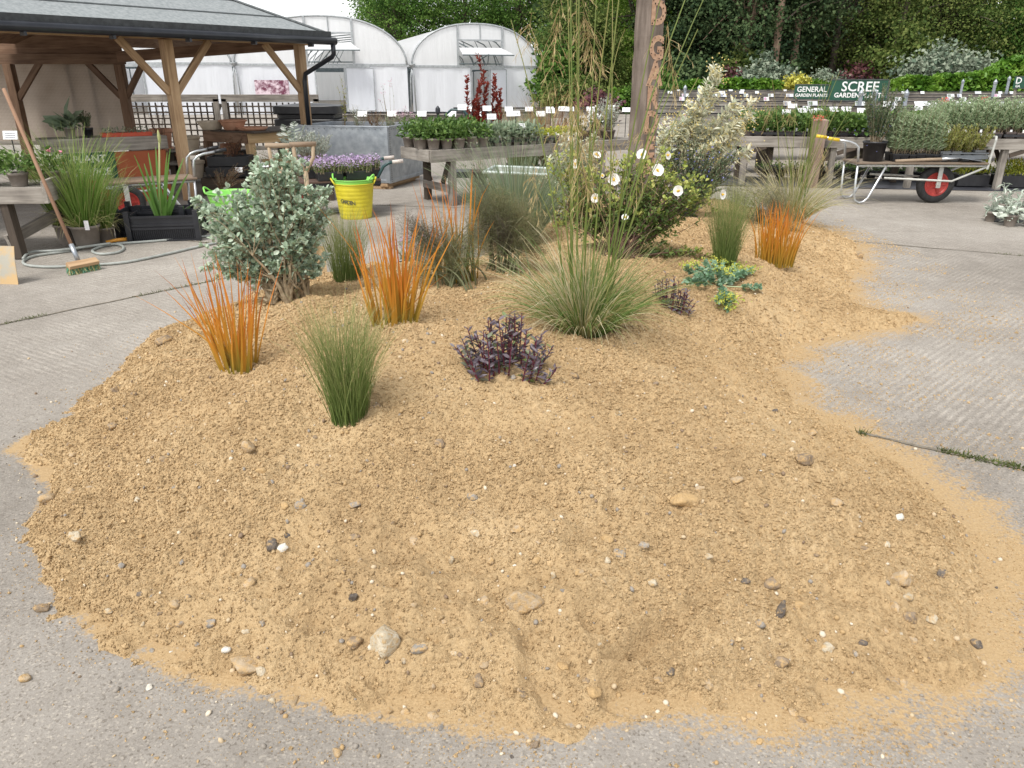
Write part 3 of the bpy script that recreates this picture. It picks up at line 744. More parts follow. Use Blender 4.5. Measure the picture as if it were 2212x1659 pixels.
# ------------------------------------------------------------------ shrubs and herbs of the mound
def fennel(label, at, lob, nst, nfr, seed=0, red=()):
    b = np.asarray(at, float)
    root = T('bronze_fennel', label, 'herb', b, 'bronze fennels on the mound')
    Y = b[1]
    tips = lobes(lob, Y, nst, .8, .5)
    ms, mf = M(), M()
    for tp in tips:
        bb = b + rng.normal(size=3) * [.06, .05, 0]
        mid = bb + (tp - bb) * .5 + np.array([0, 0, .12]) - [(tp - bb)[0] * .25, 0, 0]
        p, tg = bez(bb[None], mid[None], tp[None], np.linspace(0, 1, 8))
        ms.tube(p, np.linspace(.0062, .0014, 8), 6, np.linspace(rng.uniform(.2, .6), .7, 8), cap=False)
        for f in rng.uniform(.4, .8, 1):                 # pale leaf sheaths
            q, tq = bez(bb[None], mid[None], tp[None], np.array([f]))
            ms.blades(q, tq + rng.normal(size=(1, 3)) * .35, [.07], .009, .15, 4, .35, t1=.6)
    cen = lobes(lob, Y, nfr, .85, .42)
    k = 30
    dirs = nrm(cen - b)
    c = np.repeat(cen, k, 0) ; dd = np.repeat(dirs, k, 0)
    f = rng.random((len(c), 1))
    c = c + dd * (f - .5) * .13 + rng.normal(size=c.shape) * .012
    hue = np.repeat(np.clip(fbm(cen[:, 0] * 4 + 9, cen[:, 2] * 4 + cen[:, 1] * 3, 2) * 1.5 - .35 + rng.normal(size=len(cen)) * .12, 0, 1), k)
    mf.blades(c, dd * .5 + rng.normal(size=c.shape) * .75, rng.uniform(.03, .085, len(c)), .0012, .25, 3, np.clip(hue + rng.normal(size=len(c)) * .08, 0, 1), tip=.6)
    ms.obj('stems', FENS, root); mf.obj('fronds', FENB, root)
    return root
fb = HIT(985, 618)
fennel('smaller bronze fennel with feathery fronds behind the middle orange clump', fb, [(935, 520, 62, 32), (1000, 545, 48, 42), (955, 560, 55, 30), (900, 500, 30, 30), (1020, 500, 22, 20), (905, 590, 24, 24)], 14, 230)
fb2 = HIT(1090, 588)
fennel('larger bronze fennel with a rounded smoky crown in the middle of the mound', fb2, [(1090, 470, 78, 38), (1055, 500, 50, 35), (1130, 500, 50, 40), (1085, 520, 70, 26), (1150, 540, 30, 22), (1065, 440, 50, 26)], 22, 430)
fennel('dark bronze fennel at the right end of the mound under the pale feather grass', (2.45, 7.55, mh(2.45, 7.55)), [(1600, 430, 40, 30), (1660, 435, 62, 36), (1700, 470, 30, 34), (1640, 470, 40, 22), (1720, 500, 14, 18)], 16, 300)

def shrub(name, label, cat, at, lob, n, K, size, leafmat, twigmat=TWIG, tpl=LEAF, group=None, **kw):
    b = np.asarray(at, float)
    root = T(name, label, cat, b, group)
    ms, ml = M(), M()
    tips = lobes(lob, b[1], n, kw.pop('dr', .8), kw.pop('shell', .4))
    twigs(ms, ml, b, tips, K, size, tpl, **kw)
    ms.obj('branches', twigmat, root); ml.obj('foliage', leafmat, root)
    return root, tips
# silver leaved bush
ab = HIT(622, 652)
root = T('saltbush', 'big silver grey leaved bush on the left of the mound', 'shrub', ab)
ms, ml = M(), M()
lob = [(600, 420, 92, 66), (530, 470, 82, 72), (650, 480, 62, 80), (590, 375, 70, 34), (630, 352, 40, 22), (455, 450, 36, 22), (500, 520, 56, 40), (690, 450, 28, 60), (560, 540, 90, 34), (665, 545, 34, 30), (470, 555, 22, 20), (640, 615, 22, 26), (425, 437, 14, 9), (705, 415, 12, 12)]
mains = [HIT(p, q) * 0 + ab + np.array([dx, dy, 0]) for p, q, dx, dy in [(0, 800, .0, 0), (0, 800, -.05, .03), (0, 800, .05, .02), (0, 800, .02, -.04), (0, 800, -.08, -.02), (0, 800, .1, .03)]]
lob += [(540, 575, 60, 26), (610, 560, 60, 40), (480, 500, 50, 34), (690, 530, 30, 40), (450, 545, 22, 22), (500, 590, 44, 18), (685, 580, 26, 26), (455, 580, 22, 14), (548, 590, 20, 12), (655, 580, 22, 22)]
tips = lobes(lob, ab[1], 430, .85, .33)
base_i = np.array(mains)[rng.integers(0, 6, len(tips))]
hub = base_i + (tips - base_i) * rng.uniform(.42, .58, (len(tips), 1)) * [.75, .75, 1] + rng.normal(size=tips.shape) * .03
for i in range(0, len(tips), 6):
    p, _ = bez(base_i[i][None], (base_i[i] + (hub[i] - base_i[i]) * [.35, .35, .6])[None], hub[i][None], np.linspace(0, 1, 8))
    p = p + np.cumsum(rng.normal(size=p.shape) * .005, 0)
    ms.tube(p, np.linspace(rng.uniform(.008, .014), .005, 8), 6, .5, cap=False)
hubk = hub[np.arange(len(tips)) // 6 * 6]
twigs(ms, ml, hubk, tips, 15, .041, LEAF_ROUND, r=(.0035, .0012), f0=.22, spread=.9, lift=.2, tipbias=1.3, t=lambda n: np.clip(rng.normal(.5, .25, n), 0, 1))
# rosettes at the twig ends
k = 6; e = np.repeat(tips, k, 0); d = nrm(np.repeat(nrm(tips - hubk), k, 0) + rng.normal(size=e.shape) * .6)
leaves(ml, LEAF_ROUND, e, d, .034 * rng.uniform(.6, 1.1, len(e)), np.clip(rng.normal(.72, .18, len(e)), 0, 1))
ms.obj('branches', TWIG, root); ml.obj('foliage', SILVER, root)

# white flowered cistus
cb = HIT(1335, 552)
root = T('rock_rose', 'sprawling green shrub with big white flowers on the right of the mound', 'shrub', cb)
ms, ml, mb, mp, my = M(), M(), M(), M(), M()
lob = [(1320, 400, 110, 52), (1420, 400, 95, 62), (1480, 420, 60, 46), (1250, 430, 60, 45), (1350, 450, 130, 36), (1510, 440, 42, 30), (1390, 350, 70, 30), (1440, 480, 60, 26), (1230, 360, 45, 34), (1520, 545, 34, 12), (1450, 540, 40, 22), (1215, 470, 28, 28)]
tips = lobes(lob, cb[1] + .25, 330, 1.0, .4)
twigs(ms, ml, cb, tips, 25, .040, LEAF_LANCE, every=4, r=(.0065, .0012), f0=.42, spread=1.0, lift=.05, jit=.05, wmul=1.25)
k = 7; e = np.repeat(tips, k, 0) + rng.normal(size=(len(tips) * 7, 3)) * .014; d = nrm(np.repeat(nrm(tips - cb), k, 0) * .8 + rng.normal(size=e.shape) * .6 + np.array([0, 0, .2]))
leaves(mb, LEAF_ROUND, e, d, .030 * rng.uniform(.6, 1.2, len(e)), rng.random(len(e)), wmul=1.1)
ms.obj('branches', DARKTWIG, root); ml.obj('foliage', CISTUS, root); kind(mb.obj('bracts', LIME, root), 'stuff')
PET = leaf_t(1.25, .10, .03, .62)
for (px, py, dx, dz, s) in [(1387, 334, -.5, .5, 1), (1420, 368, .05, .35, 1.15), (1325, 388, .1, .3, 1.15), (1243, 355, -.3, .5, .9), (1287, 428, -.7, .2, .9), (1466, 412, -.6, .1, 1), (1559, 420, .8, .1, .95), (1289, 336, .3, .9, .8), (1441, 336, .9, .3, .8), (1350, 470, -.2, .9, .7), (1232, 300, .3, .4, .6), (1300, 380, .5, .8, .5)]:
    yo = cb[1] - .28 + rng.uniform(0, .12)
    c = AY(px, py, yo); n_ = nrm(np.array([dx, -1, dz]))
    fl = M()
    fr = frame(n_[None], (0, 0, 1))[0]
    a = np.arange(5) * 2 * math.pi / 5 + rng.random()
    dd = np.outer(np.cos(a), fr[:, 0]) + np.outer(np.sin(a), fr[:, 2])
    leaves(fl, PET, np.repeat(c[None], 5, 0) - dd * .002, nrm(dd + n_ * .32), .039 * s, rng.random(5), up=n_)
    f = fl.obj('flower', PETAL, root)
    cc = M(); cc.inst(OCT, OCTF, c + n_ * .008 + rng.normal(size=(16, 3)) * .004, np.repeat(np.eye(3)[None] * .0042, 16, 0), rng.random(16))
    o = cc.obj('stamens', YELLOW, f, local=False); o.data.transform(Matrix.Translation(-Vector(root.location)))

# variegated silver shrub, long shoots
eb = np.array([1.55, 8.35, mh(1.55, 8.35)])
root, tips = shrub('oleaster', 'tall silver and cream variegated shrub with yellow flowers behind the white flowered one', 'shrub', eb,
    [(1460, 270, 45, 40), (1500, 260, 40, 42), (1550, 300, 50, 40), (1600, 285, 34, 42), (1630, 240, 20, 34), (1520, 330, 60, 20), (1550, 215, 14, 30), (1550, 175, 11, 30), (1550, 145, 8, 18), (1440, 310, 24, 18), (1620, 330, 18, 12), (1375, 300, 26, 15), (1590, 220, 12, 12)], 135, 28, .098, VARIEG, tpl=LEAF_LANCE, every=9, r=(.008, .0015), f0=.62, lift=.1, spread=.95, wmul=1.1, t=lambda n: np.clip(rng.normal(.62, .17, n), 0, .85))
my = M(); e = np.repeat(tips, 6, 0) + rng.normal(size=(len(tips) * 6, 3)) * .05
my.inst(OCT, OCTF, e, np.repeat(np.eye(3)[None] * .008, len(e), 0), rng.random(len(e))); kind(my.obj('blossom', leafm('cream_yellow_flower', (.55, .42, .12), (.7, .58, .24), tr=0), root), 'stuff')
shrub('oleaster', 'low silver and cream shrub with yellow flowers on the left behind the tall feather grass', 'shrub', (.72, 7.35, mh(.72, 7.35)),
    [(1215, 350, 30, 26), (1190, 340, 14, 24), (1250, 330, 30, 22), (1230, 300, 26, 20), (1280, 300, 22, 20), (1175, 390, 14, 34), (1185, 450, 14, 30)], 80, 32, .070, VARIEG, tpl=LEAF_LANCE, r=(.006, .002), f0=.5, lift=.1, wmul=1.2, t=lambda n: np.clip(rng.normal(.5, .2, n), 0, .8))

# rosemary
rb = np.array([1.72, 7.45, mh(1.72, 7.45)])
root, tips = shrub('rosemary_bush', 'upright rosemary bush with small blue flowers right of the white flowered shrub', 'shrub', rb,
    [(1490, 400, 60, 60), (1545, 370, 55, 52), (1470, 460, 50, 30), (1440, 330, 30, 34), (1580, 340, 36, 28), (1500, 330, 46, 30)], 210, 75, .030, ROSEM, DARKTWIG, tpl=LEAF_NEEDLE, every=4, r=(.004, .0015), f0=.25, lift=.5, spread=.8, wmul=1.3, shell=.5)
my = M(); e = np.repeat(tips[rng.random(len(tips)) < .3], 4, 0); e = e + rng.normal(size=e.shape) * .022 + nrm(rb - e) * rng.random((len(e), 1)) * .12
leaves(my, LEAF, e, rng.normal(size=e.shape), .026, rng.random(len(e))); kind(my.obj('blossom', BLUEF, root), 'stuff')

# purple penstemons
def penstemon(label, at, stems, h, wid, lsz, green=.25):
    b = np.asarray(at, float)
    root = T('purple_penstemon', label, 'plant', b, 'purple leaved plants on the mound')
    ms, ml = M(), M()
    x = np.clip(np.linspace(-1, 1, stems) + rng.normal(size=stems) * .08, -1.1, 1.1) * wid; y = rng.uniform(-1, 1, stems) * wid * .55
    base = b + np.stack([x, y, np.full(stems, -.01)], 1)
    base[:, 2] += [mh(q[0], q[1]) - b[2] for q in base]
    hh = h * (1.08 - .5 * np.abs(x / wid) ** 1.6) * rng.uniform(.75, 1.08, stems)
    tips = base + np.stack([x * .35 + rng.normal(size=stems) * .012, y * .3, hh], 1)
    for i in range(stems):
        p, _ = bez(base[i][None], ((base[i] + tips[i]) / 2 + rng.normal(size=3) * .008)[None], tips[i][None], np.linspace(0, 1, 5))
        ms.tube(p, np.linspace(.0036, .0018, 5), 5, rng.random(), cap=False)
    K = 16
    f = np.tile((np.arange(K) + .6) / K, (stems, 1)); ang = np.cumsum(np.full((stems, K), 1.9), 1) + rng.random((stems, 1)) * 6
    p, tg = bez(base[:, None], ((base + tips) / 2)[:, None], tips[:, None], f)
    rad = np.stack([np.cos(ang), np.sin(ang), np.full(ang.shape, .55)], -1)
    p = p.reshape(-1, 3); d = nrm(rad.reshape(-1, 3) + np.array([0, 0, .35]) * f.reshape(-1, 1))
    tt = np.clip(rng.normal(.38, .2, len(p)), 0, .72); tt = np.where(rng.random(len(p)) < green, rng.uniform(.8, 1, len(p)), tt)
    leaves(ml, LEAF_LANCE, p, d, lsz * rng.uniform(.6, 1.15, len(p)) * (1.1 - .35 * f.reshape(-1)), tt, wmul=1.35)
    ms.obj('stems', MAROON, root); ml.obj('foliage', PURPLE, root)
penstemon('bushy purple leaved plant with maroon stems at the centre front of the mound', HIT(1090, 806), 40, .205, .135, .046, .26)
penstemon('small dark purple plant right of the giant feather grass', HIT(1452, 664), 22, .19, .08, .038, .04)

# myrtle spurge: trailing stems with rosettes and yellow green heads
sb_ = HIT(1555, 615)
root = T('myrtle_spurge', 'trailing blue green spurge with yellow green heads beside the small purple plant', 'plant', sb_)
ms, ml, my = M(), M(), M()
for (px, py, yel) in [(1480, 598, 1), (1500, 585, 1), (1520, 583, 0), (1505, 600, 0), (1540, 575, 1), (1560, 580, 1), (1590, 580, 1), (1610, 592, 1), (1625, 588, 1), (1575, 590, 1), (1530, 612, 0), (1555, 618, 0), (1580, 612, 0), (1602, 606, 0), (1565, 605, 1), (1595, 598, 1), (1480, 612, 0), (1500, 618, 0), (1562, 640, 0), (1565, 660, 1), (1550, 668, 1), (1585, 662, 1), (1572, 672, 1), (1640, 628, 0), (1550, 600, 1), (1525, 595, 0)]:
    g = HIT(px, py + 8); tip = g + np.array([0, 0, rng.uniform(.04, .09)])
    root_p = sb_ + (g - sb_) * .15
    p, tg = bez(root_p[None], ((root_p + g) / 2 + np.array([0, 0, .02]))[None], tip[None], np.linspace(0, 1, 7))
    ms.tube(p, .0042, 5, .6, cap=False)
    K = 74
    f = rng.uniform(.45, 1, K); q, tq = bez(root_p[None], ((root_p + g) / 2 + np.array([0, 0, .02]))[None], tip[None], f)
    rad = nrm(np.cross(tq, rng.normal(size=q.shape)))
    leaves(ml, LEAF_ROUND, q, nrm(rad + tq * .5 + [0, 0, .3]), .031 * rng.uniform(.7, 1.2, K), np.clip(rng.normal(.55, .22, K), 0, 1))
    if yel:
        K = 64; c = tip + [0, 0, .012] + rng.normal(size=(K, 3)) * [.03, .03, .011]
        leaves(my, LEAF_ROUND, c, rng.normal(size=(K, 3)) + np.array([0, 0, .6]), .014 * rng.uniform(.7, 1.2, K), rng.random(K))
ms.obj('stems', leafm('pale_green_stem', (.30, .38, .2), (.38, .45, .26), tr=0), root); ml.obj('foliage', EUPH, root); kind(my.obj('blossom', EUPHY, root), 'stuff')

# mossy joints between the concrete slabs
moss = M()
for (a, b_) in JOINT:
    n = 1500 if a[1] == 3.24 else 420; f = rng.random(n); c = np.array(a) + np.outer(f, np.array(b_) - np.array(a))
    kpt = (fbm(c[:, 0] * 2.2, c[:, 1] * 2.2, 2) > (.36 if a[1] == 3.24 else .47)) & (sdist(c[:, 0], c[:, 1]) < 0)
    c = c[kpt]; n = len(c)
    if n: moss.blades(np.c_[c + rng.normal(size=c.shape) * .012, np.full(n, .0)], np.c_[rng.normal(size=(n, 2)) * .8, np.ones(n)], rng.uniform(.012, .034, n), .005, .4, 3, rng.random(n) * .6)
kind(moss.obj('moss', leafm('moss_green', (.06, .085, .02), (.12, .15, .04), (.20, .20, .08), rough=.8), None), 'stuff', 'thin lines of moss and grass in the joints of the concrete')
jm = M()
for (a, b_) in JOINT:
    a, b_ = np.array(a), np.array(b_); k = 24
    pts = a + np.outer(np.linspace(0, 1, k), b_ - a) + rng.normal(size=(k, 2)) * .006
    nn = nrm(np.r_[b_ - a, 0])[:2]; sd2 = np.array([-nn[1], nn[0]])
    wd = (.006 + .008 * rng.random((k, 1)))
    v = np.stack([np.c_[pts - sd2 * wd, np.full(k, .004)], np.c_[pts + sd2 * wd, np.full(k, .004)]], 1).reshape(-1, 3)
    i = np.arange(k - 1) * 2
    jm.add(v, np.stack([i, i + 2, i + 3, i + 1], -1))
kind(jm.obj('ground_joint', plain('joint_dirt', (.13, .11, .08), (.24, .21, .165), rough=.95, scale=20)), 'structure')

# ------------------------------------------------------------------ stones
def stone_mesh(seed, ang=.0):
    r_ = np.random.default_rng(seed)
    v, f = ico()
    s = v.copy()
    for fq, am in ((2.2, .11), (2.6, .11), (3.4, .09), (5., .06), (6.5, .05), (9., .03), (12., .022)):
        ax = nrm(r_.normal(size=3)); ph = r_.uniform(0, 6)
        s = s * (1 + am * np.sin(fq * (v @ ax) + ph))[:, None]
    for _ in range(int(7 * ang) + 3):                     # chipped facets
        ax = nrm(r_.normal(size=3)); c = r_.uniform(.55, .85); h = s @ ax
        s = np.where((h > c)[:, None], s - np.outer(h - c, ax), s)
    return s, f
_ICO = None
def ico():
    global _ICO
    if _ICO is None:
        import bmesh
        bm = bmesh.new(); bmesh.ops.create_icosphere(bm, subdivisions=3, radius=1)
        _ICO = (np.array([x.co[:] for x in bm.verts]), np.array([[x.index for x in f.verts] for f in bm.faces])); bm.free()
    return _ICO
def stonemat(name, c1, c2, dust):
    m, nt, b = newmat(name)
    tc = nd(nt, 'TexCoord'); gm = nd(nt, 'NewGeometry')
    n1 = nd(nt, 'TexNoise', Scale=28., Detail=6., Roughness=.65); nt.links.new(gm.outputs['Position'], n1.inputs['Vector'])
    rp = ramp(nt, [(.36, c1), (.64, c2)]); nt.links.new(n1.outputs[0], rp.inputs[0])
    n2 = nd(nt, 'TexNoise', Scale=60., Detail=5., Roughness=.7); nt.links.new(gm.outputs['Position'], n2.inputs['Vector'])
    mr = nd(nt, 'MapRange'); mr.inputs['From Min'].default_value = .62 - dust * .3; mr.inputs['From Max'].default_value = .78 - dust * .3
    nt.links.new(n2.outputs[0], mr.inputs['Value'])
    mx = nd(nt, 'Mix', data_type='RGBA'); nt.links.new(mr.outputs[0], mx.inputs[0]); nt.links.new(rp.outputs[0], mx.inputs[6]); mx.inputs[7].default_value = (.50, .335, .16, 1)
    nt.links.new(mx.outputs[2], b.inputs['Base Color']); b.inputs['Roughness'].default_value = .8; b.inputs['Specular IOR Level'].default_value = .3
    bp = nd(nt, 'Bump', Strength=.9, Distance=.012); nt.links.new(n2.outputs[0], bp.inputs['Height']); nt.links.new(bp.outputs[0], b.inputs['Normal'])
    return m
SM = dict(tan=stonemat('tan_stone', (.36, .27, .17), (.52, .41, .28), .62), cream=stonemat('cream_stone', (.44, .37, .26), (.64, .57, .44), .5), grey=stonemat('grey_stone', (.235, .215, .19), (.36, .335, .30), .55),
          brown=stonemat('brown_stone', (.18, .135, .095), (.32, .245, .17), .55), dark=stonemat('dark_flint', (.075, .065, .06), (.20, .17, .14), .35), white=stonemat('white_stone', (.62, .58, .50), (.78, .75, .68), .1), clod=stonemat('sand_clod', (.36, .245, .125), (.49, .345, .185), .8))
PROTO = {}
def stone(px, py, wpx, col, asp=(1, .8, .62), label=None, ang=.3, rz=None, group=None, name='stone', sink=.25, tilt=0):
    p = HIT(px, py); k = int(rng.integers(0, 10)) if label is None else int(rng.integers(100, 9999))
    key = (k, col)
    if key not in PROTO:
        v, f = stone_mesh(k * 13 + 1, ang if label else (k % 3) * .4)
        PROTO[key] = M().add(v, f).obj(name, SM[col], None, smooth=True).data
        bpy.data.objects.remove([o for o in bpy.data.objects if o.data == PROTO[key]][0])
    s = wpx * np.linalg.norm(p - [0, 0, HCAM]) / FPX / 2 * .97
    o = bpy.data.objects.new(name, PROTO[key]); COL.objects.link(o)
    o.scale = (s * asp[0], s * asp[1], s * asp[2]); o.rotation_euler = (rng.normal() * .15, tilt, rng.uniform(0, 6) if rz is None else rz)
    o.location = (p[0], p[1] + s * asp[1] * .3, mh(p[0], p[1]) + s * asp[2] * (1 - 2 * sink))
    tag(o, label, 'stone', group)
    return o
BIG = [(1128, 1318, 84, 'tan', (1, .66, .70), 'large potato shaped tan stone at the front of the mound', .1, .25), (828, 1412, 76, 'cream', (.95, .8, 1.0), 'large lumpy cream stone standing at the front edge of the mound', .5, 0), (535, 1458, 68, 'tan', (1, .7, .55), 'sandy flattened stone lying on the concrete at the front left edge', .5, 0),
  (1950, 1268, 46, 'tan', (1, .85, .8), 'smooth round tan stone on the lower right slope', .0, 0), (1960, 1297, 28, 'cream', (1, .7, .6), 'pale pebble touching the smooth round stone on the right slope', .1, .4), (1478, 1095, 66, 'clod', (1, .7, .55), 'half buried broad clod in the middle right of the front slope', .3, 0), (952, 970, 32, 'brown', (1, .7, .8), 'brown angular clod on the upper slope below the purple plant', .7, 0),
  (353, 745, 38, 'brown', (1, .8, .6), 'brown stone on the left edge below the orange clump', .4, 0), (165, 1172, 30, 'cream', (.8, .7, 1), 'upright pale stone near the left edge of the mound', .3, 0), (588, 1193, 34, 'dark', (.9, .7, .9), 'dark angular flint on the front left slope', 1., 0), (1688, 1335, 40, 'dark', (.55, .5, 1.1), 'dark elongated flint leaning on the right front slope', .8, 0),
  (1668, 1275, 40, 'brown', (1, .8, .55), 'brown flattened stone left of the dark leaning flint', .3, 0), (910, 1412, 38, 'grey', (1, .7, .5), 'flat grey stone right of the lumpy cream stone', .1, .3), (765, 1400, 40, 'brown', (1, .6, .6), 'brown oblong stone left of the lumpy cream stone', .2, .3), (538, 978, 32, 'tan', (1, .8, .8), 'rounded tan stone on the upper left slope', .3, 0),
  (1742, 1003, 44, 'brown', (1, .7, .7), 'brown clod pair at the crest of the right slope', .9, 0), (1805, 1095, 34, 'tan', (1, .8, .7), 'ribbed tan stone on the right slope', .3, 0), (1690, 1442, 34, 'brown', (1, .7, .6), 'brown stone near the right front edge of the mound', .3, 0), (100, 1085, 36, 'tan', (1, .7, .6), 'sandy lump on the far left edge of the mound', .6, 0),
  (90, 1322, 30, 'brown', (1, .7, .6), 'brown sandy stone on the concrete left of the mound', .5, 0), (762, 1298, 22, 'dark', (1, .8, .8), 'small dark grey stone in the lower middle left', .6, 0), (1195, 2500 / 2, 18, 'cream', (.6, .6, 1.1), 'thin upright pale shell like pebble in the lower middle', .3, 0), (55, 1473, 20, 'tan', (1, .9, .8), 'lone tan pebble on the concrete in the front left corner', .1, 0),
  (1240, 818, 30, 'brown', (1, .7, .6), 'brown clod right of the bushy purple plant', .8, 0), (248, 848, 22, 'brown', (1, .7, .7), 'small brown clod on the concrete at the left edge', .7, 0), (245, 928, 26, 'brown', (1, .8, .7), 'brown stone on the upper left slope near the edge', .6, 0), (975, 1218, 20, 'cream', (.7, .7, 1), 'round pale stone left of centre on the lower slope', .1, 0), (1062, 1222, 20, 'tan', (.8, .7, 1), 'round tan stone right of a pale one on the lower slope', .1, 0),
  (1390, 1192, 26, 'grey', (1, .8, .8), 'grey brown stone in the middle right of the lower slope', .3, 0), (1590, 1048, 34, 'tan', (1, .45, .5), 'flat oblong tan stone on the right shoulder of the mound', .2, .5), (1408, 1268, 26, 'cream', (1, .7, .6), 'pale stone above the trodden track on the front slope', .6, 0), (1858, 558, 16, 'brown', (1, .8, .8), 'small brown stone at the far right tip of the sand', .2, 0),
  (840, 1545, 20, 'tan', (.7, .6, 1), 'tan pebble on the front concrete below the lumpy cream stone', .6, 0), (490, 1417, 20, 'white', (1, .7, .6), 'white pebble near the front left edge of the mound', .1, 0), (455, 1355, 26, 'grey', (1, .7, .6), 'grey stone on the lower left slope', .1, 0), (650, 1098, 28, 'grey', (1, .6, .6), 'blue grey pebble high on the left front slope', .1, 0), (765, 1098, 24, 'grey', (1, .7, .7), 'grey pebble high in the middle of the front slope', .2, 0)]
for (px, py, w, c, asp, lab, ang, rz) in BIG:
    stone(px, py, w, c, asp, lab, ang, rz, 'larger stones on the sand', sink=.22)
WHERE = lambda x, y: ('on the left slope of the mound' if x < -.6 else 'on the right slope of the mound' if x > .9 else 'in the middle of the mound') if sdist(x, y) > 0 else ('on the concrete right of the mound' if x > .8 else 'on the concrete in front of the mound')
cnt = 0; spots = []
cols = ['tan', 'cream', 'grey', 'brown', 'dark', 'white', 'clod']; pr = [.34, .13, .19, .20, .05, .03, .06]
nice = dict(tan='tan pebble', cream='pale cream pebble', grey='grey pebble', brown='brown pebble', dark='dark flint chip', white='white chip', clod='clod of damp sand')
while cnt < 240:
    px, py = rng.uniform(20, 2190), 560 + 1080 * rng.random() ** .55
    p = HIT(px, py); d = float(sdist(p[0], p[1]))
    if d < -.5 or (d < 0 and rng.random() > math.exp(d / .14) * .8): continue
    if any(abs(px - q[0]) < 24 and abs(py - q[1]) < 18 for q in spots): continue
    spots.append((px, py))
    c = cols[int(rng.choice(7, p=pr))]
    wm = min(.045, .011 + .013 * rng.exponential()); wpx = wm * FPX / np.linalg.norm(p - [0, 0, HCAM])
    size = 'small' if wm < .02 else 'medium' if wm < .032 else 'large'
    stone(px, py, max(wpx, 5), c, (1, rng.uniform(.6, 1), rng.uniform(.4, .8)), None, group='pebbles scattered over the sand', name='pebble', sink=rng.uniform(.3, .55))['label'] = f'{size} {nice[c]} {WHERE(p[0], p[1])}'
    cnt += 1
# the gravel nobody could count
n = 4200
y = 1.15 + 8 * rng.random(n * 3) ** 1.7; x = rng.uniform(-2.9, 3.8, n * 3); d = sdist(x, y)
k = (d > 0) | (rng.random(n * 3) < .8 * np.exp(np.minimum(d, 0) / .15) + .02); x, y = x[k][:n], y[k][:n]
v, f = stone_mesh(3, .3); lo = 0
import bmesh
bm = bmesh.new(); bmesh.ops.create_icosphere(bm, subdivisions=1, radius=1); iv = np.array([q.co[:] for q in bm.verts]); if_ = np.array([[q.index for q in t.verts] for t in bm.faces]); bm.free()
gm_ = M(); s = .0035 + .0065 * rng.random(len(x)) ** 2.2
gm_.inst(iv, if_, np.stack([x, y, mhv(x, y) + s * .25], 1), randrot(len(x)) * (s[:, None] * rng.uniform(.5, 1.25, (len(x), 3)))[:, None, :], rng.random(len(x)))
m, nt, b = newmat('mixed_gravel'); ti = nd(nt, 'Attribute', attribute_name='tint')
rp = ramp(nt, [(0, (.40, .27, .13)), (.3, (.50, .39, .25)), (.5, (.27, .24, .205)), (.7, (.22, .155, .10)), (.85, (.6, .52, .4)), (1, (.66, .61, .52))]); rp.color_ramp.interpolation = 'CONSTANT'
nt.links.new(ti.outputs['Fac'], rp.inputs[0]); nt.links.new(rp.outputs[0], b.inputs['Base Color']); b.inputs['Roughness'].default_value = .8
kind(gm_.obj('gravel', m, None, smooth=True), 'stuff', 'fine mixed gravel strewn through the sand')
# ------------------------------------------------------------------ shared materials
WGREY = wood('weathered_wood', (.13, .115, .10), (.24, .215, .185), (.36, .33, .29), grain=14, stain=.8, rough=.9, bump=.4)
WBROWN = wood('brown_timber', (.10, .052, .028), (.19, .11, .065), (.27, .17, .105), grain=11, stain=.4, rough=.8)
WTAN = wood('new_timber', (.26, .155, .08), (.40, .26, .145), (.50, .35, .21), grain=12, stain=.4, rough=.75)
WDARK = wood('dark_timber', (.05, .038, .028), (.10, .075, .055), grain=12, stain=.6, rough=.9)
WPOST = wood('old_post_wood', (.085, .064, .05), (.15, .118, .096), (.24, .195, .162), grain=9, stain=.55, bump=.8, rough=.9)
FELT = plain('grey_roof_felt', (.20, .22, .225), (.29, .31, .315), rough=.95, scale=22, bump=.2)
BLACKP = plain('black_plastic', (.012, .012, .014), (.025, .025, .028), rough=.42, scale=12, tint=.3)
CRATEB = plain('black_crate', (.010, .011, .015), (.022, .023, .028), rough=.38, scale=6)
GREYPOT = plain('taupe_pot', (.20, .17, .145), (.26, .225, .195), rough=.65, scale=14, tint=.18)
BROWNPOT = plain('brown_pot', (.075, .055, .048), (.115, .088, .078), rough=.55, scale=14, tint=.2)
TERRA = plain('terracotta', (.40, .19, .11), (.52, .28, .18), rough=.85, scale=7, tint=.12)
CREAMP = plain('cream_stoneware', (.52, .44, .33), (.66, .57, .45), rough=.7, scale=6, tint=.1)
SOIL = plain('potting_soil', (.02, .014, .01), (.05, .036, .026), rough=.95, scale=40, bump=.5)
GALV = plain('galvanised_steel', (.30, .33, .37), (.52, .55, .58), rough=.42, metal=.75, scale=9, bump=.03, det=8., lo=.3, hi=.7)
GALVT = plain('galvanised_tube', (.50, .52, .53), (.64, .65, .66), rough=.35, metal=.85, scale=20)
PALEMET = plain('pale_painted_frame', (.42, .42, .39), (.54, .54, .50), rough=.5, metal=.2, scale=18)
RUBBER = plain('black_rubber', (.012, .012, .012), (.03, .03, .03), rough=.7, scale=25)
REDRIM = plain('red_wheel_rim', (.30, .025, .02), (.40, .045, .035), rough=.45, scale=10)
ORANGEB = plain('red_oxide_board', (.34, .085, .03), (.42, .12, .045), rough=.75, scale=3)
SIGNG = plain('sign_green', (.006, .055, .03), (.010, .072, .04), rough=.4, scale=3)
WHITEL = plain('white_lettering', (.72, .72, .70), (.80, .80, .78), rough=.5, scale=5)
CARDW = plain('white_card', (.74, .75, .76), (.82, .82, .82), rough=.35, scale=20)
INK = plain('card_print', (.10, .11, .13), (.35, .36, .40), rough=.4, scale=60)
LEAFY = leafm('leafy_green', (.05, .11, .02), (.11, .20, .045), (.20, .30, .08), rough=.45)
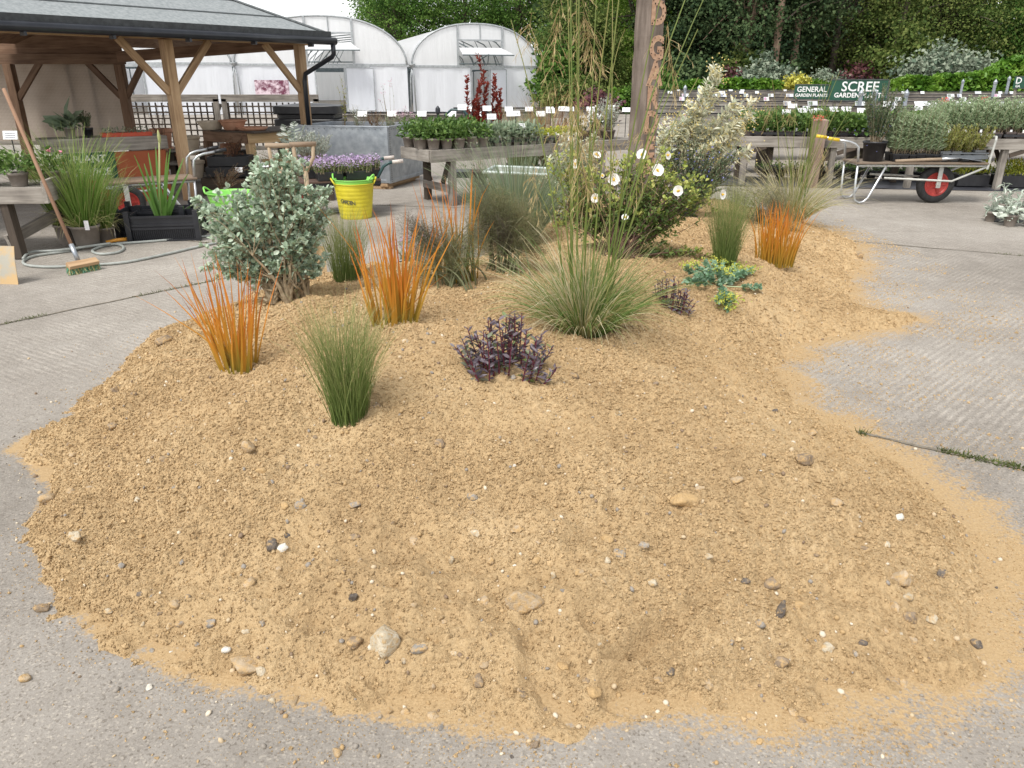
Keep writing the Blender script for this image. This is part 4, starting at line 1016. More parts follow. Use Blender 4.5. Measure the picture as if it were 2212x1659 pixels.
LEAFD = leafm('dark_leaf', (.03, .06, .018), (.07, .115, .03), (.13, .17, .05), rough=.45)
LEAFB = leafm('grey_green_leaf', (.14, .20, .12), (.24, .31, .20), (.38, .43, .31), rough=.6)
LEAFY2 = leafm('yellow_green_leaf', (.20, .26, .03), (.38, .42, .05), (.55, .52, .06), rough=.5)
GRASSV = leafm('vivid_grass', (.08, .17, .02), (.15, .27, .045), (.30, .36, .11), (.48, .40, .2), rough=.45)
RUSTY = leafm('rusty_leaf', (.08, .05, .025), (.20, .09, .05), (.12, .13, .05), rough=.5)
LAVG = leafm('lavender_leaf', (.26, .30, .24), (.42, .46, .40), (.58, .60, .54), rough=.6)
TUBG = plain('lime_green_plastic', (.23, .60, .10), (.28, .66, .14), rough=.4, scale=5)
TUBY = plain('yellow_plastic', (.50, .42, .02), (.64, .55, .03), rough=.5, scale=5)
HOSE = plain('grey_hose', (.30, .32, .30), (.40, .42, .39), rough=.5, scale=20)

def text_mesh(s, size, font_bold=0., extr=.0):
    cu = bpy.data.curves.new('t', 'FONT'); cu.body = s; cu.size = size; cu.align_x = 'CENTER'; cu.align_y = 'CENTER'; cu.offset = font_bold; cu.extrude = extr; cu.resolution_u = 3
    o = bpy.data.objects.new('t', cu); COL.objects.link(o)
    dg = bpy.context.evaluated_depsgraph_get(); dg.update()
    me = o.evaluated_get(dg).to_mesh()
    v = np.array([q.co[:] for q in me.vertices]); tri, quad = [], []
    polys = [list(p.vertices) for p in me.polygons]
    o.evaluated_get(dg).to_mesh_clear(); bpy.data.objects.remove(o); bpy.data.curves.remove(cu)
    return v, polys
def put_text(m, s, size, origin, right, up, bold=0., extr=.001, sx=1.):
    v, polys = text_mesh(s, size, bold, extr)
    right, up = nrm(right), nrm(up); n = np.cross(right, up)
    w = np.asarray(origin) + v[:, :1] * right * sx + v[:, 1:2] * up + v[:, 2:3] * n
    by = {}
    for p in polys: by.setdefault(len(p), []).append(p)
    m.add(w, [np.array(q) for q in by.values()])
    return m

# --- potted plants ---------------------------------------------------------------
def pot_prof(r, h, rim=.012, taper=.78):
    return [(r * taper * .97, 0), (r * taper, .004), (r * .975, h - rim * 2), (r * 1.0, h - rim * 2), (r * 1.05, h - rim * 1.8), (r * 1.05, h), (r * .98, h), (r * .95, h - .02), (r * .9, h - .022)]
def f_leafy(m, z, w, h, n, size, tpl=LEAF, t=None, wm=1., flat=.6):
    q = nrm(rng.normal(size=(n, 3))); q[:, 2] = np.abs(q[:, 2])
    rr = rng.random((n, 1)) ** .45
    p = q * rr * [w, w, h] + np.array([0, 0, z])
    d = nrm(q * [1, 1, flat] + rng.normal(size=(n, 3)) * .5 + np.array([0, 0, .15]))
    leaves(m, tpl, p, d, size * rng.uniform(.6, 1.25, n), np.clip(rng.normal(.5, .25, n), 0, 1) if t is None else t(n), wmul=wm)
def f_grass(m, z, r, h, n, w, spread=.5, droop=.4, t=(.0, .7), K=5):
    a = rng.uniform(0, 2 * math.pi, n); q = np.sqrt(rng.random(n))
    p0 = np.stack([np.cos(a) * q * r, np.sin(a) * q * r, np.full(n, z)], 1)
    d = np.stack([np.cos(a) * q * spread, np.sin(a) * q * spread, np.ones(n)], 1) + rng.normal(size=(n, 3)) * .08
    t0 = rng.uniform(*t, n)
    m.blades(p0, d, h * rng.uniform(.55, 1.1, n), w * rng.uniform(.6, 1.2, n), droop * rng.uniform(.2, 1.7, n), K, t0, t1=np.clip(t0 + .3, 0, 1), curl=.02)
def f_spikes(ms, m, z, w, h, n, K, size, tpl=LEAF_NEEDLE, spread=.8, f0=.15, wm=1.2, out=1.):
    a = rng.uniform(0, 2 * math.pi, n); q = np.sqrt(rng.random(n))
    b = np.stack([np.cos(a) * q * w * .3, np.sin(a) * q * w * .3, np.full(n, z)], 1)
    tp = np.stack([np.cos(a) * q * w * out, np.sin(a) * q * w * out, z + h * rng.uniform(.6, 1.05, n) * (1 - .25 * q)], 1)
    twigs(ms, m, b, tp, K, size, tpl, r=(.003, .0012), f0=f0, spread=spread, lift=.25, wmul=wm)
    return tp
def potted(name, label, cat, loc, r, h, pm, fn, mat, group=None, square=False, flowers=None, taper=.78, stem=None, at_origin=False):
    root = T(name, label, cat, loc, group)
    p = M()
    if square:
        p.lathe(np.array(pot_prof(r * 1.35, h, taper=taper)), n=4, rot=rotz(math.pi / 4))
    else:
        p.lathe(pot_prof(r, h, taper=taper), n=22)
    p.obj('pot', pm, root, smooth=not square, local=True, bev=0 if not square else .004)
    f, s = M(), M()
    out = fn(f, s)
    if s.n: s.obj('stems', stem or TWIG, root, local=True)
    f.obj('foliage', mat, root, local=True)
    so_ = M(); so_.lathe([(.001, h - .018), (r * .93, h - .022)], n=12); so_.obj('soil', SOIL, root, local=True)
    if flowers:
        fm = M(); flowers(fm, out); fm.obj('blossom', flowers.mat, root, local=True)
    return root

# ------------------------------------------------------------------ timber pergola with hipped felt roof
U = nrm(np.array([2.52, 3.35, 0])); NB = np.array([-U[1], U[0], 0])
BA, BB = np.array([-5.63, 9.19, 2.02]), np.array([-3.06, 12.60, 2.02])
pg = T('pergola', 'open timber shelter with a grey felt roof and black gutter at the left', 'shelter', (-4.41, 10.62, 0))
m = M(); m.bar(BA - U * 3 + [0, 0, .07], BB + [0, 0, .07], .07, .14); m.bar(BA - U * 3 + NB * -.09 + [0, 0, .165], BB + U * .1 + NB * -.09 + [0, 0, .165], .03, .06); m.obj('front_beam', WTAN, pg, bev=.004)
RPW = np.array([-6.2, 13.0, 1.77])
sb2 = M(); sb2.bar(BB - U * .1 + NB * .05 + [0, 0, .03], RPW + [0, 0, .1], .07, .16); sb2.obj('side_beam', WBROWN, pg, bev=.004)
rb2 = M(); rb2.bar(RPW + [.1, 0, .07], np.array([-10.2, 13.0, 1.84]), .07, .15); rb2.obj('rear_beam', WBROWN, pg, bev=.004)
q = M(); q.box((-8.2, 13.06, 2.16), (4.1, .03, .5)); q.obj('rear_fascia', WBROWN, pg)
def brace(a, b, w=.06, mat=WTAN):
    q = M(); q.bar(a, b, w, .085); q.obj('brace', mat, pg, bev=.004)
for (x, y, zt, mt) in [(-4.44, 10.66, 2.02, WTAN), (-3.2, 12.48, 2.02, WTAN)]:
    q = M(); q.box((x, y, zt / 2), (.125, .125, zt), math.atan2(U[1], U[0])); q.obj('post', mt, pg, bev=.006)
    P0 = np.array([x, y, 0])
    brace(P0 - U * .05 + [0, 0, 1.38], P0 - U * .62 + [0, 0, 2.02])
    if x < -4: brace(P0 + U * .05 + [0, 0, 1.38], P0 + U * .62 + [0, 0, 2.02])
for (x, y) in [(-6.2, 13.0), (-7.95, 13.0)]:
    q = M(); q.box((x, y, .88), (.13, .13, 1.77)); q.obj('post', WBROWN, pg, bev=.006)
    P0 = np.array([x, y, 0])
    if x > -7: brace(P0 + [-.05, -.02, 1.28], P0 + [-.5, 0, 1.79], mat=WBROWN); brace(P0 + [.04, -.02, 1.28], P0 + nrm(np.array([3.1, -.4, 0])) * .42 + [0, 0, 1.80], mat=WBROWN)
    else: brace(P0 + [.05, -.02, 1.25], P0 + [.5, 0, 1.79], mat=WBROWN)
E1 = np.array([-2.68, 12.2, 2.16]); E0 = E1 - U * 9; Wd = 2.3; tp_ = math.tan(R(25))
R1 = E1 + (-U + NB) * Wd; R1[2] = 2.16 + Wd * tp_; R0 = E0 + NB * Wd; R0[2] = R1[2]
E2 = E1 + NB * Wd * 2; E3 = E0 + NB * Wd * 2
top = np.array([E0, E1, R1, R0, E2, E3]); dn = top - [0, 0, .10]
q = M(); q.add(np.concatenate([top, dn]), [np.array([[0, 1, 2, 3], [2, 4, 5, 3]]), np.array([[1, 4, 2]])]); roof = q.obj('roof', FELT, pg)
q = M(); q.add(np.concatenate([top, dn]), [np.array([[7, 6, 9, 8], [8, 9, 11, 10]]), np.array([[7, 8, 10]]), np.array([[0, 6, 7, 1], [1, 7, 10, 4]])]); q.obj('soffit', WBROWN, pg)
q = M()
for k in (.45, .9, 1.35, 1.8):                            # lapped felt courses
    a, b = E0 + NB * k, E1 + (-U + NB) * k; a[2] = b[2] = 2.16 + k * tp_ + .006
    q.bar(a, b, .03, .012)
q.bar(E1 + [0, 0, .012], R1 + [0, 0, .012], .09, .02)
q.obj('felt_lap', plain('felt_edge', (.13, .145, .15), (.2, .215, .22), rough=.95, scale=20), pg)
q = M(); q.bar(E0 - NB * .03 + [0, 0, -.02], E1 - NB * .03 + [0, 0, -.02], .05, .1); q.obj('felt_drip_edge', plain('dark_felt_edge', (.04, .043, .045), (.07, .075, .078), rough=.9, scale=20), pg)
q = M(); q.tube(np.linspace(E0 - NB * .1 + [0, 0, -.10], E1 + U * .03 - NB * .1 + [0, 0, -.10], 6), .052, 12)
GUT = plain('black_gutter', (.010, .012, .018), (.02, .023, .03), rough=.3, scale=6); gu = q.obj('gutter', GUT, pg, smooth=True)
q = M(); e = E1 - NB * .1 - U * .02
q.tube([e + [0, 0, -.1], e + [0, 0, -.27], e + [-.03, .02, -.31], np.array([-3.12, 12.38, 1.62]), np.array([-3.14, 12.38, 1.52]), np.array([-3.14, 12.38, .1])], .034, 10); q.obj('downpipe', GUT, pg, smooth=True)
for k in range(9):
    c = E1 - NB * .07 - U * (.4 + k * .95) + [0, 0, -.15]; q = M(); q.box(c, (.03, .1, .07), math.atan2(U[1], U[0])); q.obj('gutter_bracket', GUT, pg)

# woven windbreak screen and trellis behind the shelter
def woven():
    m_, nt, b = newmat('woven_screen'); tc = nd(nt, 'TexCoord')
    w1 = nd(nt, 'TexWave', bands_direction='X', Scale=14., Distortion=1.5); w2 = nd(nt, 'TexWave', bands_direction='Z', Scale=14., Distortion=1.5)
    n1 = nd(nt, 'TexNoise', Scale=3., Detail=5.)
    for x_ in (w1, w2, n1): nt.links.new(tc.outputs['Object'], x_.inputs['Vector'])
    a = nd(nt, 'Math', operation='MULTIPLY'); nt.links.new(w1.outputs[0], a.inputs[0]); nt.links.new(w2.outputs[0], a.inputs[1])
    a2 = nd(nt, 'Math', operation='ADD'); nt.links.new(a.outputs[0], a2.inputs[0]); nt.links.new(n1.outputs[0], a2.inputs[1])
    rp = ramp(nt, [(.35, (.46, .39, .32)), (.95, (.66, .59, .52))]); nt.links.new(a2.outputs[0], rp.inputs[0]); nt.links.new(rp.outputs[0], b.inputs['Base Color']); b.inputs['Roughness'].default_value = .9
    tl = nd(nt, 'BsdfTranslucent'); nt.links.new(rp.outputs[0], tl.inputs['Color']); mx = nd(nt, 'MixShader'); mx.inputs[0].default_value = .5
    nt.links.new(b.outputs[0], mx.inputs[1]); nt.links.new(tl.outputs[0], mx.inputs[2]); nt.links.new(mx.outputs[0], nt.nodes['Material Output'].inputs['Surface'])
    return m_
ws = T('windbreak_screen', 'beige woven windbreak screen hung behind the timber shelter', 'screen', (-7.4, 13.35, 0))
q = M(); q.box((-7.9, 13.35, 1.2), (3.0, .012, 1.25)); q.obj('cloth', woven(), ws)
q = M(); q.bar((-9.4, 13.36, .55), (-6.4, 13.36, .55), .05, .06); q.bar((-9.4, 13.37, 1.84), (-6.4, 13.37, 1.84), .04, .05); q.obj('rail', WGREY, ws)
for x in (-7.22, -6.86):
    q = M(); q.box((x, 13.39, .92), (.055, .05, 1.8)); q.obj('upright', WGREY, ws)

def trellis(label, x0, x1, Y, z0, z1):
    t = T('trellis_panel', label, 'trellis', ((x0 + x1) / 2, Y, 0), 'trellis panels by the shelter')
    f = M(); f.bar((x0, Y, z1 - .06), (x1, Y, z1 - .06), .05, .13); f.bar((x0, Y, z0), (x1, Y, z0), .04, .08)
    f.box((x0 + .05, Y, (z0 + z1) / 2 - .07), (.1, .05, z1 - z0)); f.box((x1 - .05, Y, (z0 + z1) / 2 - .07), (.1, .05, z1 - z0)); f.obj('frame', WGREY, t, bev=.004)
    l = M(); n = int((x1 - x0) / .115)
    for i in range(1, n): l.box((x0 + (x1 - x0) * i / n, Y + .012, (z0 + z1) / 2 - .08), (.026, .018, z1 - z0 - .12))
    k = int((z1 - z0) / .115)
    for i in range(1, k): l.box(((x0 + x1) / 2, Y - .008, z0 + (z1 - z0 - .1) * i / k), (x1 - x0 - .12, .018, .026))
    l.obj('lattice', WDARK, t)
    return t
trellis('weathered trellis panel with a diagonal strut, nearer the windbreak screen', -7.45, -5.62, 15.5, .3, 1.27)
trellis('weathered trellis panel behind the black water tank', -5.56, -3.7, 15.5, .3, 1.27)
q = M(); q.bar((-5.95, 15.62, .5), (-5.62, 15.62, 1.1), .04, .05); s_ = tag(q.obj('strut', WGREY), 'slanting timber strut behind the trellis', 'strut')

# ------------------------------------------------------------------ plant counter with the green sign
K0, K1 = np.array([-5.75, 10.05, 0]), np.array([-4.72, 10.75, 0])
kd = nrm(K1 - K0); kn = np.array([kd[1], -kd[0], 0])     # kn faces the camera
ct = T('service_counter', 'rust red plywood counter with a weathered plank top behind the flatbed barrow', 'counter', K0)
q = M(); q.bar(K0 + [0, 0, .33], K1 + [0, 0, .33], .03, .66); q.bar(K1 + [0, 0, .33], K1 - kn * .6 + [0, 0, .33], .03, .66); q.obj('front_panel', ORANGEB, ct)
q = M(); q.bar(K0 - kd * .2 + kn * .03 + [0, 0, .76], K1 + kd * .05 + kn * .03 + [0, 0, .76], .04, .17); q.obj('top_plank', WGREY, ct, bev=.005)
q = M(); q.bar(K0 - kd * .2 - kn * .3 + [0, 0, .82], K1 + kd * .05 - kn * .3 + [0, 0, .82], .6, .03); q.obj('counter_top', WGREY, ct, bev=.004)
q = M(); q.bar(K0 + kd * .02 + kn * .03 + [0, 0, .5], K0 + kd * .62 + kn * .03 + [0, 0, .5], .018, .34)
sg = q.obj('sign_board', SIGNG, ct, bev=.002)
for s_, z_ in (('PLANT', .585), ('SERVICE', .42)):
    q = M(); put_text(q, s_, .125, K0 + kd * .32 + kn * .043 + [0, 0, z_], kd, (0, 0, 1), .003); lt = q.obj('lettering', WHITEL, sg); lt.data.transform(Matrix.Translation(-Vector(ct.location)))
cz = .837
def on_counter(f, b): return K0 + kd * f - kn * b + [0, 0, cz]
tr = T('seed_tray', 'red plastic tray of seedlings on the counter', 'tray', on_counter(.86, .18))
q = M(); c = on_counter(.84, .2); a_ = math.atan2(kd[1], kd[0])
for s_ in (-1, 1): q.bar(c - kd * .3 + kn * .1 * s_ + [0, 0, .025], c + kd * .3 + kn * .1 * s_ + [0, 0, .025], .012, .05); q.bar(c + kd * .3 * s_ - kn * .1 + [0, 0, .025], c + kd * .3 * s_ + kn * .1 + [0, 0, .025], .012, .05)
q.box(c + [0, 0, .008], (.6, .2, .012), a_); q.obj('tray', plain('red_tray', (.5, .06, .025), (.6, .09, .04), rough=.4), tr, bev=.003)
q = M(); n = 200; pp = c + np.outer(rng.uniform(-.27, .27, n), kd) + np.outer(rng.uniform(-.08, .08, n), kn) + np.c_[np.zeros((n, 2)), rng.uniform(.02, .11, n)]
leaves(q, LEAF, pp, rng.normal(size=(n, 3)) + [0, 0, .7], .03, rng.random(n)); q.obj('seedlings', LEAFB, tr)
potted('big_leaf_pot', 'pot of big upright grey green leaves with a yellow flower on the counter', 'potted plant', on_counter(.18, .22), .07, .14, GREYPOT,
       lambda f, s: (leaves(f, LEAF_LANCE, np.tile([0, 0, .13], (16, 1)) + rng.normal(size=(16, 3)) * .03, nrm(np.stack([rng.normal(size=16) * .8, rng.normal(size=16) * .5, rng.uniform(.3, 1.1, 16)], 1)), rng.uniform(.2, .38, 16), rng.uniform(.2, .7, 16), wmul=1.7), f_leafy(f, .12, .14, .18, 80, .075))[0], LEAFB)
potted('needle_pot', 'pot with a soft dark green needle plant beside the red tray', 'potted plant', on_counter(.40, .25), .06, .12, BLACKP, lambda f, s: f_spikes(s, f, .1, .09, .24, 26, 40, .03), ROSEM)

# ------------------------------------------------------------------ flatbed barrow behind the potted grass
def wheel(root, c, ax, r, w, rim=REDRIM):
    c, ax = np.asarray(c, float), nrm(np.asarray(ax, float))
    fr = frame(ax[None], (0, 0, 1))[0]; rot = np.stack([fr[:, 0], fr[:, 2], fr[:, 1]], 1)
    prof = [(r * .60, -w * .36), (r * .70, -w * .5), (r * .88, -w * .5), (r * .97, -w * .33), (r, -w * .12), (r, w * .12), (r * .97, w * .33), (r * .88, w * .5), (r * .70, w * .5), (r * .60, w * .36)]
    q = M(); q.lathe(prof, n=36, rot=rot, cap=False); q.v[-1] = q.v[-1] + c; q.l[-1] = q.v[-1]
    wh = q.obj('wheel', RUBBER, root, smooth=True)
    q = M(); q.lathe([(.012, -w * .3), (r * .2, -w * .34), (r * .24, -w * .26), (r * .5, -w * .32), (r * .56, -w * .44), (r * .63, -w * .46), (r * .63, w * .46), (r * .56, w * .44), (r * .5, w * .32), (r * .24, w * .2), (r * .2, w * .34), (.012, w * .3)], n=30, rot=rot)
    q.v[-1] = q.v[-1] + c; q.l[-1] = q.v[-1]
    for k in range(5):
        a = k * 2 * math.pi / 5; e = math.cos(a) * rot[:, 0] + math.sin(a) * rot[:, 1]
        q.bar(c + e * r * .2, c + e * r * .55, r * .09, w * .78, ax)
    o = q.obj('rim', rim, wh, smooth=False); o.data.transform(Matrix.Translation(-Vector(root.location)))
    return wh
def flatbed(root, D0, D1, n_, zb, wid, frame_mat, plank, grip, zh, wc, wr, back=.0, headboard=False, leg_at=.36):
    # D0 handle end, D1 wheel end (ground points of the near edge), n_ points from the near side to the far side
    d = nrm(D1 - D0); L = np.linalg.norm(D1 - D0); Z = np.array([0, 0, 1.])
    q = M(); q.bar(D0 + n_ * wid / 2 + Z * (zb + .012), D1 + n_ * wid / 2 + Z * (zb + .012), wid, .024); q.obj('deck', plank, root, bev=.004)
    q = M()
    for s_ in (.03, wid - .03):
        e = n_ * s_
        q.tube([D0 + e + d * .02 + Z * (zb - .02), D1 + e + Z * (zb - .02)], .015, 8)
        q.tube([D0 + e + d * .40 + Z * .34, D1 + e - d * .42 + Z * (.30), D1 + e + Z * (zb - .03)], .014, 8)
    for f in (.05, .5, .98): q.tube([D0 + d * L * f + n_ * .02 + Z * (zb - .02), D0 + d * L * f + n_ * (wid - .02) + Z * (zb - .02)], .012, 6)
    q.obj('frame', frame_mat, root, smooth=True)
    for s_ in (.03, wid - .03):
        e = n_ * s_
        h = M(); h.tube([D0 + e + d * .03 + Z * zb, D0 + e + d * .0 + Z * (zb + (zh - zb) * .75), D0 + e - d * .05 + Z * (zh - .03), D0 + e - d * .12 + Z * (zh - .005), D0 + e - d * .30 + Z * (zh + .02)], .016, 10); ho = h.obj('handle', GALVT, root, smooth=True)
        g = M(); g.tube([D0 + e - d * .26 + Z * (zh + .016), D0 + e - d * .40 + Z * (zh + .035)], .022, 10); go = g.obj('grip', grip, ho, smooth=True); go.data.transform(Matrix.Translation(-Vector(root.location)))
        l = M(); a = D0 + e + d * .03; l.tube([a + Z * zb, a + d * .01 + Z * .14, a + d * .03 + Z * .05, a + d * .09 + Z * .018, a + d * .15 + Z * .03, a + d * .20 + Z * .08, a + d * .38 + Z * zb], .016, 8); l.obj('leg', GALVT, root, smooth=True)
    wheel(root, wc, n_, wr, .09)
    fk = M()
    for s_ in (-.085, .085): fk.bar(np.array(wc) + n_ * s_ + Z * -.04, np.array([wc[0], wc[1], 0]) + n_ * s_ + Z * zb, .012, .055, d)
    fk.tube([np.array(wc) - n_ * .1, np.array(wc) + n_ * .1], .012, 8); fk.obj('fork', frame_mat, root)
    if headboard:
        hb = M(); e0, e1 = D1 + n_ * .02, D1 + n_ * (wid - .02)
        hb.tube([e0 + Z * (zb - .06), e0 + d * .03 + Z * (zb + .30), e0 + d * .05 + n_ * .04 + Z * (zb + .34), e1 + d * .05 - n_ * .04 + Z * (zb + .34), e1 + d * .03 + Z * (zb + .30), e1 + Z * (zb - .06)], .015, 8)
        for zz in (.10, .2): hb.bar(e0 + d * .02 + Z * (zb + zz), e1 + d * .02 + Z * (zb + zz), .012, .03)
        hb.obj('headboard', PALEMET, root, smooth=False)
bd = nrm(np.array([-.85, -.35, 0]))
bl = T('flatbed_barrow', 'flatbed barrow with black grips standing by the shelter post', 'barrow', (-3.95, 9.75, 0))
flatbed(bl, np.array([-3.88, 9.62, 0]), np.array([-4.75, 9.05, 0]), nrm(np.array([-.5, .8, 0])), .40, .5, PALEMET, wood('barrow_deck', (.18, .125, .085), (.27, .20, .15), stain=.5), BLACKP, .70, np.array([-4.52, 9.08, .2]), .2)

# ------------------------------------------------------------------ potted grass, black crates and strap leaved plant
gp = [(-4.2, 7.5, 'tall green grass in a grey pot nearest the hose', 1.05), (-4.48, 7.68, 'green grass in a grey pot at the left of its group', .95), (-4.14, 7.74, 'green grass in a grey pot behind, next to the black crates', .74)]
for (x, y, lab, s_) in gp:
    potted('potted_grass', lab, 'potted grass', (x, y, 0), .125, .21, GREYPOT, lambda f, s: (f_grass(f, .19, .09, .90, 360, .009, .40, .40, (.05, .55), 6), f_grass(f, .19, .1, .4, 120, .006, 1.3, 1.3, (.55, .8), 6))[0], GRASSV, 'potted grasses by the hose').scale = (s_,) * 3
gt = M(); gt.box((-4.1, 7.36, .24), (.04, .003, .09), .2); tag(gt.obj('plant_tag', CARDW), 'white tag stuck in the nearest grey grass pot', 'tag')
def crate(label, c, rz, L=.6, Wc=.4, h=.22):
    t = T('plastic_crate', label, 'crate', c, 'black plastic crates', rz)
    q = M()
    for z in (.01, h * .5, h * .62, h - .02): 
        q.box((0, -Wc / 2, z), (L, .012, .022)); q.box((0, Wc / 2, z), (L, .012, .022)); q.box((-L / 2, 0, z), (.012, Wc, .022)); q.box((L / 2, 0, z), (.012, Wc, .022))
    n = 34
    for i in range(n + 1):
        x = -L / 2 + L * i / n
        q.box((x, -Wc / 2 + .002, h * .25), (.007, .008, h * .5)); q.box((x, Wc / 2 - .002, h * .25), (.007, .008, h * .5))
    for i in range(22):
        y = -Wc / 2 + Wc * i / 21
        q.box((-L / 2 + .002, y, h * .25), (.008, .007, h * .5)); q.box((L / 2 - .002, y, h * .25), (.008, .007, h * .5))
    for sx in (-1, 1):
        for sy in (-1, 1): q.box((sx * L / 2, sy * Wc / 2, h * .5 + .02), (.05, .05, h + .04))
    q.box((0, 0, .006), (L, Wc, .01)); q.box((0, -Wc / 2 + .012, h * .75), (L * .96, .006, h * .4)); q.box((0, Wc / 2 - .012, h * .5), (L * .96, .006, h * .9)); q.box((-L / 2 + .012, 0, h * .7), (.006, Wc * .96, h * .5)); q.box((L / 2 - .012, 0, h * .7), (.006, Wc * .96, h * .5))
    q.box((0, -Wc / 2 + .016, h * .3), (L * .95, .004, h * .6))
    q.obj('basket', CRATEB, t, local=True)
    return t
crate('front black crate holding the strap leaved plant', (-3.60, 8.0, 0), .18, .66, .44, .27)
crate('second black crate set just behind the front one', (-3.84, 8.26, 0), .16, .66, .44, .27)
sl_ = T('strap_leaved_plant', 'strap leaved bulb plant with one flower bud standing in the front black crate', 'plant', (-3.66, 8.0, .03))
q = M()
tops = [(292, 340, .9), (312, 358, 1.1), (322, 335, .8), (330, 322, 1.), (378, 330, .9), (362, 335, .8), (405, 352, 1.1), (345, 400, 1.2), (415, 390, 1.1), (300, 400, .9)]
ns = len(tops); o = np.array([-3.66, 8.0, .14])
for (px, py, w) in tops:
    tp = AY(px, py, 8.0 + rng.uniform(-.15, .15)); dv = tp - o
    st = nrm(dv + np.array([-dv[0] * .25, 0, np.linalg.norm(dv) * .1]))
    q.blades((o + np.array([np.sign(dv[0]) * .02, rng.normal() * .02, 0]))[None], st[None], [np.linalg.norm(dv) * 1.03], .052 * w, .12, 8, .25, t1=.55, tip=.12, side=nrm(np.array([[1, .25 * rng.normal(), 0]])))
q.obj('leaves', leafm('strap_leaf', (.06, .13, .025), (.12, .24, .05), (.28, .33, .14), rough=.4), sl_)
q = M(); tp = AY(344, 300, 8.0); q.tube([o, (o + tp) / 2 + [-.01, 0, .02], tp], [.011, .010, .008], 8); q.lathe([(.002, -.05), (.014, -.02), (.017, .02), (.011, .06), (.002, .09)], tp, 10); q.obj('flower_stalk', leafm('bud_green', (.30, .34, .14), (.38, .38, .16), tr=0), sl_, smooth=True)

# ------------------------------------------------------------------ tubs
def tub(name, label, c, r, h, mat, rb=.78, rim_t=.01, handle=True, rings=True):
    t = T(name, label, 'tub', c)
    pr = [(r * rb, 0)]
    k = 9
    for i in range(k):
        z0 = h * (i + .1) / k; z1 = h * (i + .9) / k; f0 = rb + (1 - rb) * z0 / h; f1 = rb + (1 - rb) * z1 / h
        pr += [(r * f0, z0), (r * f0 + .0012, z0 + .004), (r * f1 + .0012, z1 - .004), (r * f1, z1)]
    pr += [(r * 1.02, h - .012), (r * 1.035, h - .006), (r * 1.03, h), (r * .99, h), (r * .96, h - .03), (r * rb * .96, .01), (.001, .008)]
    q = M(); q.lathe(pr, n=44); q.obj('bucket', mat, t, smooth=True, local=True)
    if handle:
        for s_ in (-1, 1):
            a = np.linspace(-.36, .36, 9) 
            pts = np.stack([s_ * np.cos(a) * r * (1.03 + .10 * np.cos(a / .36 * math.pi / 2)), np.sin(a) * r * 1.02, h - .012 + .062 * np.cos(a / .36 * math.pi / 2)], 1)
            q = M(); q.tube(pts, .0105, 8); q.obj('handle', mat, t, smooth=True, local=True)
    return t
ty = tub('yellow_tub', 'yellow rubber tub with a name inked on its side, near the hose', (-1.88, 9.26, 0), .232, .41, TUBY, .80)
q = M(); s_ = 'GARDEN'
for i, ch in enumerate(s_):
    a = -math.pi / 2 - .82 + i * .135; rr = .232 * .925
    put_text(q, ch, .062, (math.cos(a) * rr, math.sin(a) * rr, .215 - .004 * i), (-math.sin(a), math.cos(a), 0), (0, 0, 1), .0012, .0006)
q.obj('lettering', plain('marker_ink', (.05, .05, .03), (.1, .1, .05)), ty, local=True)
ty.rotation_euler = (0, 0, .25)
tub('green_tub', 'lime green tub nested inside the yellow tub', (-1.88, 9.26, .055), .228, .40, TUBG, .76).rotation_euler = (0, 0, -.25)
tub('green_tub', 'lime green tub on the ground behind the silver leaved bush', (-3.28, 9.05, 0), .27, .33, TUBG, .7)

# ------------------------------------------------------------------ left bench, pots, broom, shovel, hose
bn = T('plant_bench', 'weathered plant bench cut off by the left edge of the picture', 'bench', (-4.6, 7.0, 0))
q = M(); q.bar((-5.8, 6.92, .57), (-4.24, 7.02, .57), .035, .145); q.obj('front_board', WGREY, bn, bev=.004)
q = M(); q.bar((-4.22, 7.0, .60), (-4.40, 7.75, .60), .035, .20); q.obj('end_board', WGREY, bn, bev=.004)
q = M(); q.bar((-5.8, 7.3, .617), (-4.3, 7.4, .617), .7, .025); q.obj('bench_top', WGREY, bn)
for (a, b) in [((-4.62, 7.05, .5), (-4.55, 6.98, 0)), ((-4.5, 7.6, .5), (-4.42, 7.65, 0))]:
    q = M(); q.bar(a, b, .075, .10, (0, 1, 0)); q.obj('leg', WDARK, bn, bev=.004)
q = M(); q.bar((-4.66, 7.0, .16), (-4.46, 7.6, .33), .04, .1); q.obj('stretcher', WGREY, bn)
for (x, y, lab, s_, pk) in [(-4.55, 7.2, 'leafy green plant in a grey pot at the bench corner, by the broom', 1., 1), (-4.36, 7.42, 'leafy green plant with pink flowers in a grey pot at the bench end', .95, 1), (-4.83, 7.22, 'leafy plant in a grey pot at the left picture edge', 1., 0)]:
    class PK: mat = leafm('pink_flower', (.75, .22, .35), (.85, .4, .5))
    fl = lambda fm, out: leaves(fm, LEAF_ROUND, np.repeat(np.array([[.16, -.05, .3], [.08, -.1, .33]]), 5, 0), nrm(rng.normal(size=(10, 3))), .03, rng.random(10))
    if pk and 'pink' in lab: 
        def fl2(fm, out): fl(fm, out)
        fl2.mat = PK.mat
    else: fl2 = None
    potted('leafy_pot', lab, 'potted plant', (x, y, .63), .085, .125, GREYPOT, lambda f, s: f_leafy(f, .13, .19, .2, 190, .065, LEAF, flat=.4), LEAFY, 'leafy pots on the left bench', flowers=fl2).scale = (s_,) * 3
cd = T('label_card', 'white plant label card on a stick among the leafy pots at the left', 'label', (-4.72, 7.25, .52))
cp_ = AY(22, 292, 7.2); q = M(); q.box(cp_, (.13, .006, .075), rotx(-.25)); q.obj('card', CARDW, cd)
q = M(); [q.box(cp_ + [0, -.005 + .25 * z_, z_], (.09, .002, .006), rotx(-.25)) for z_ in (-.02, 0., .018)]; q.obj('print', INK, cd)
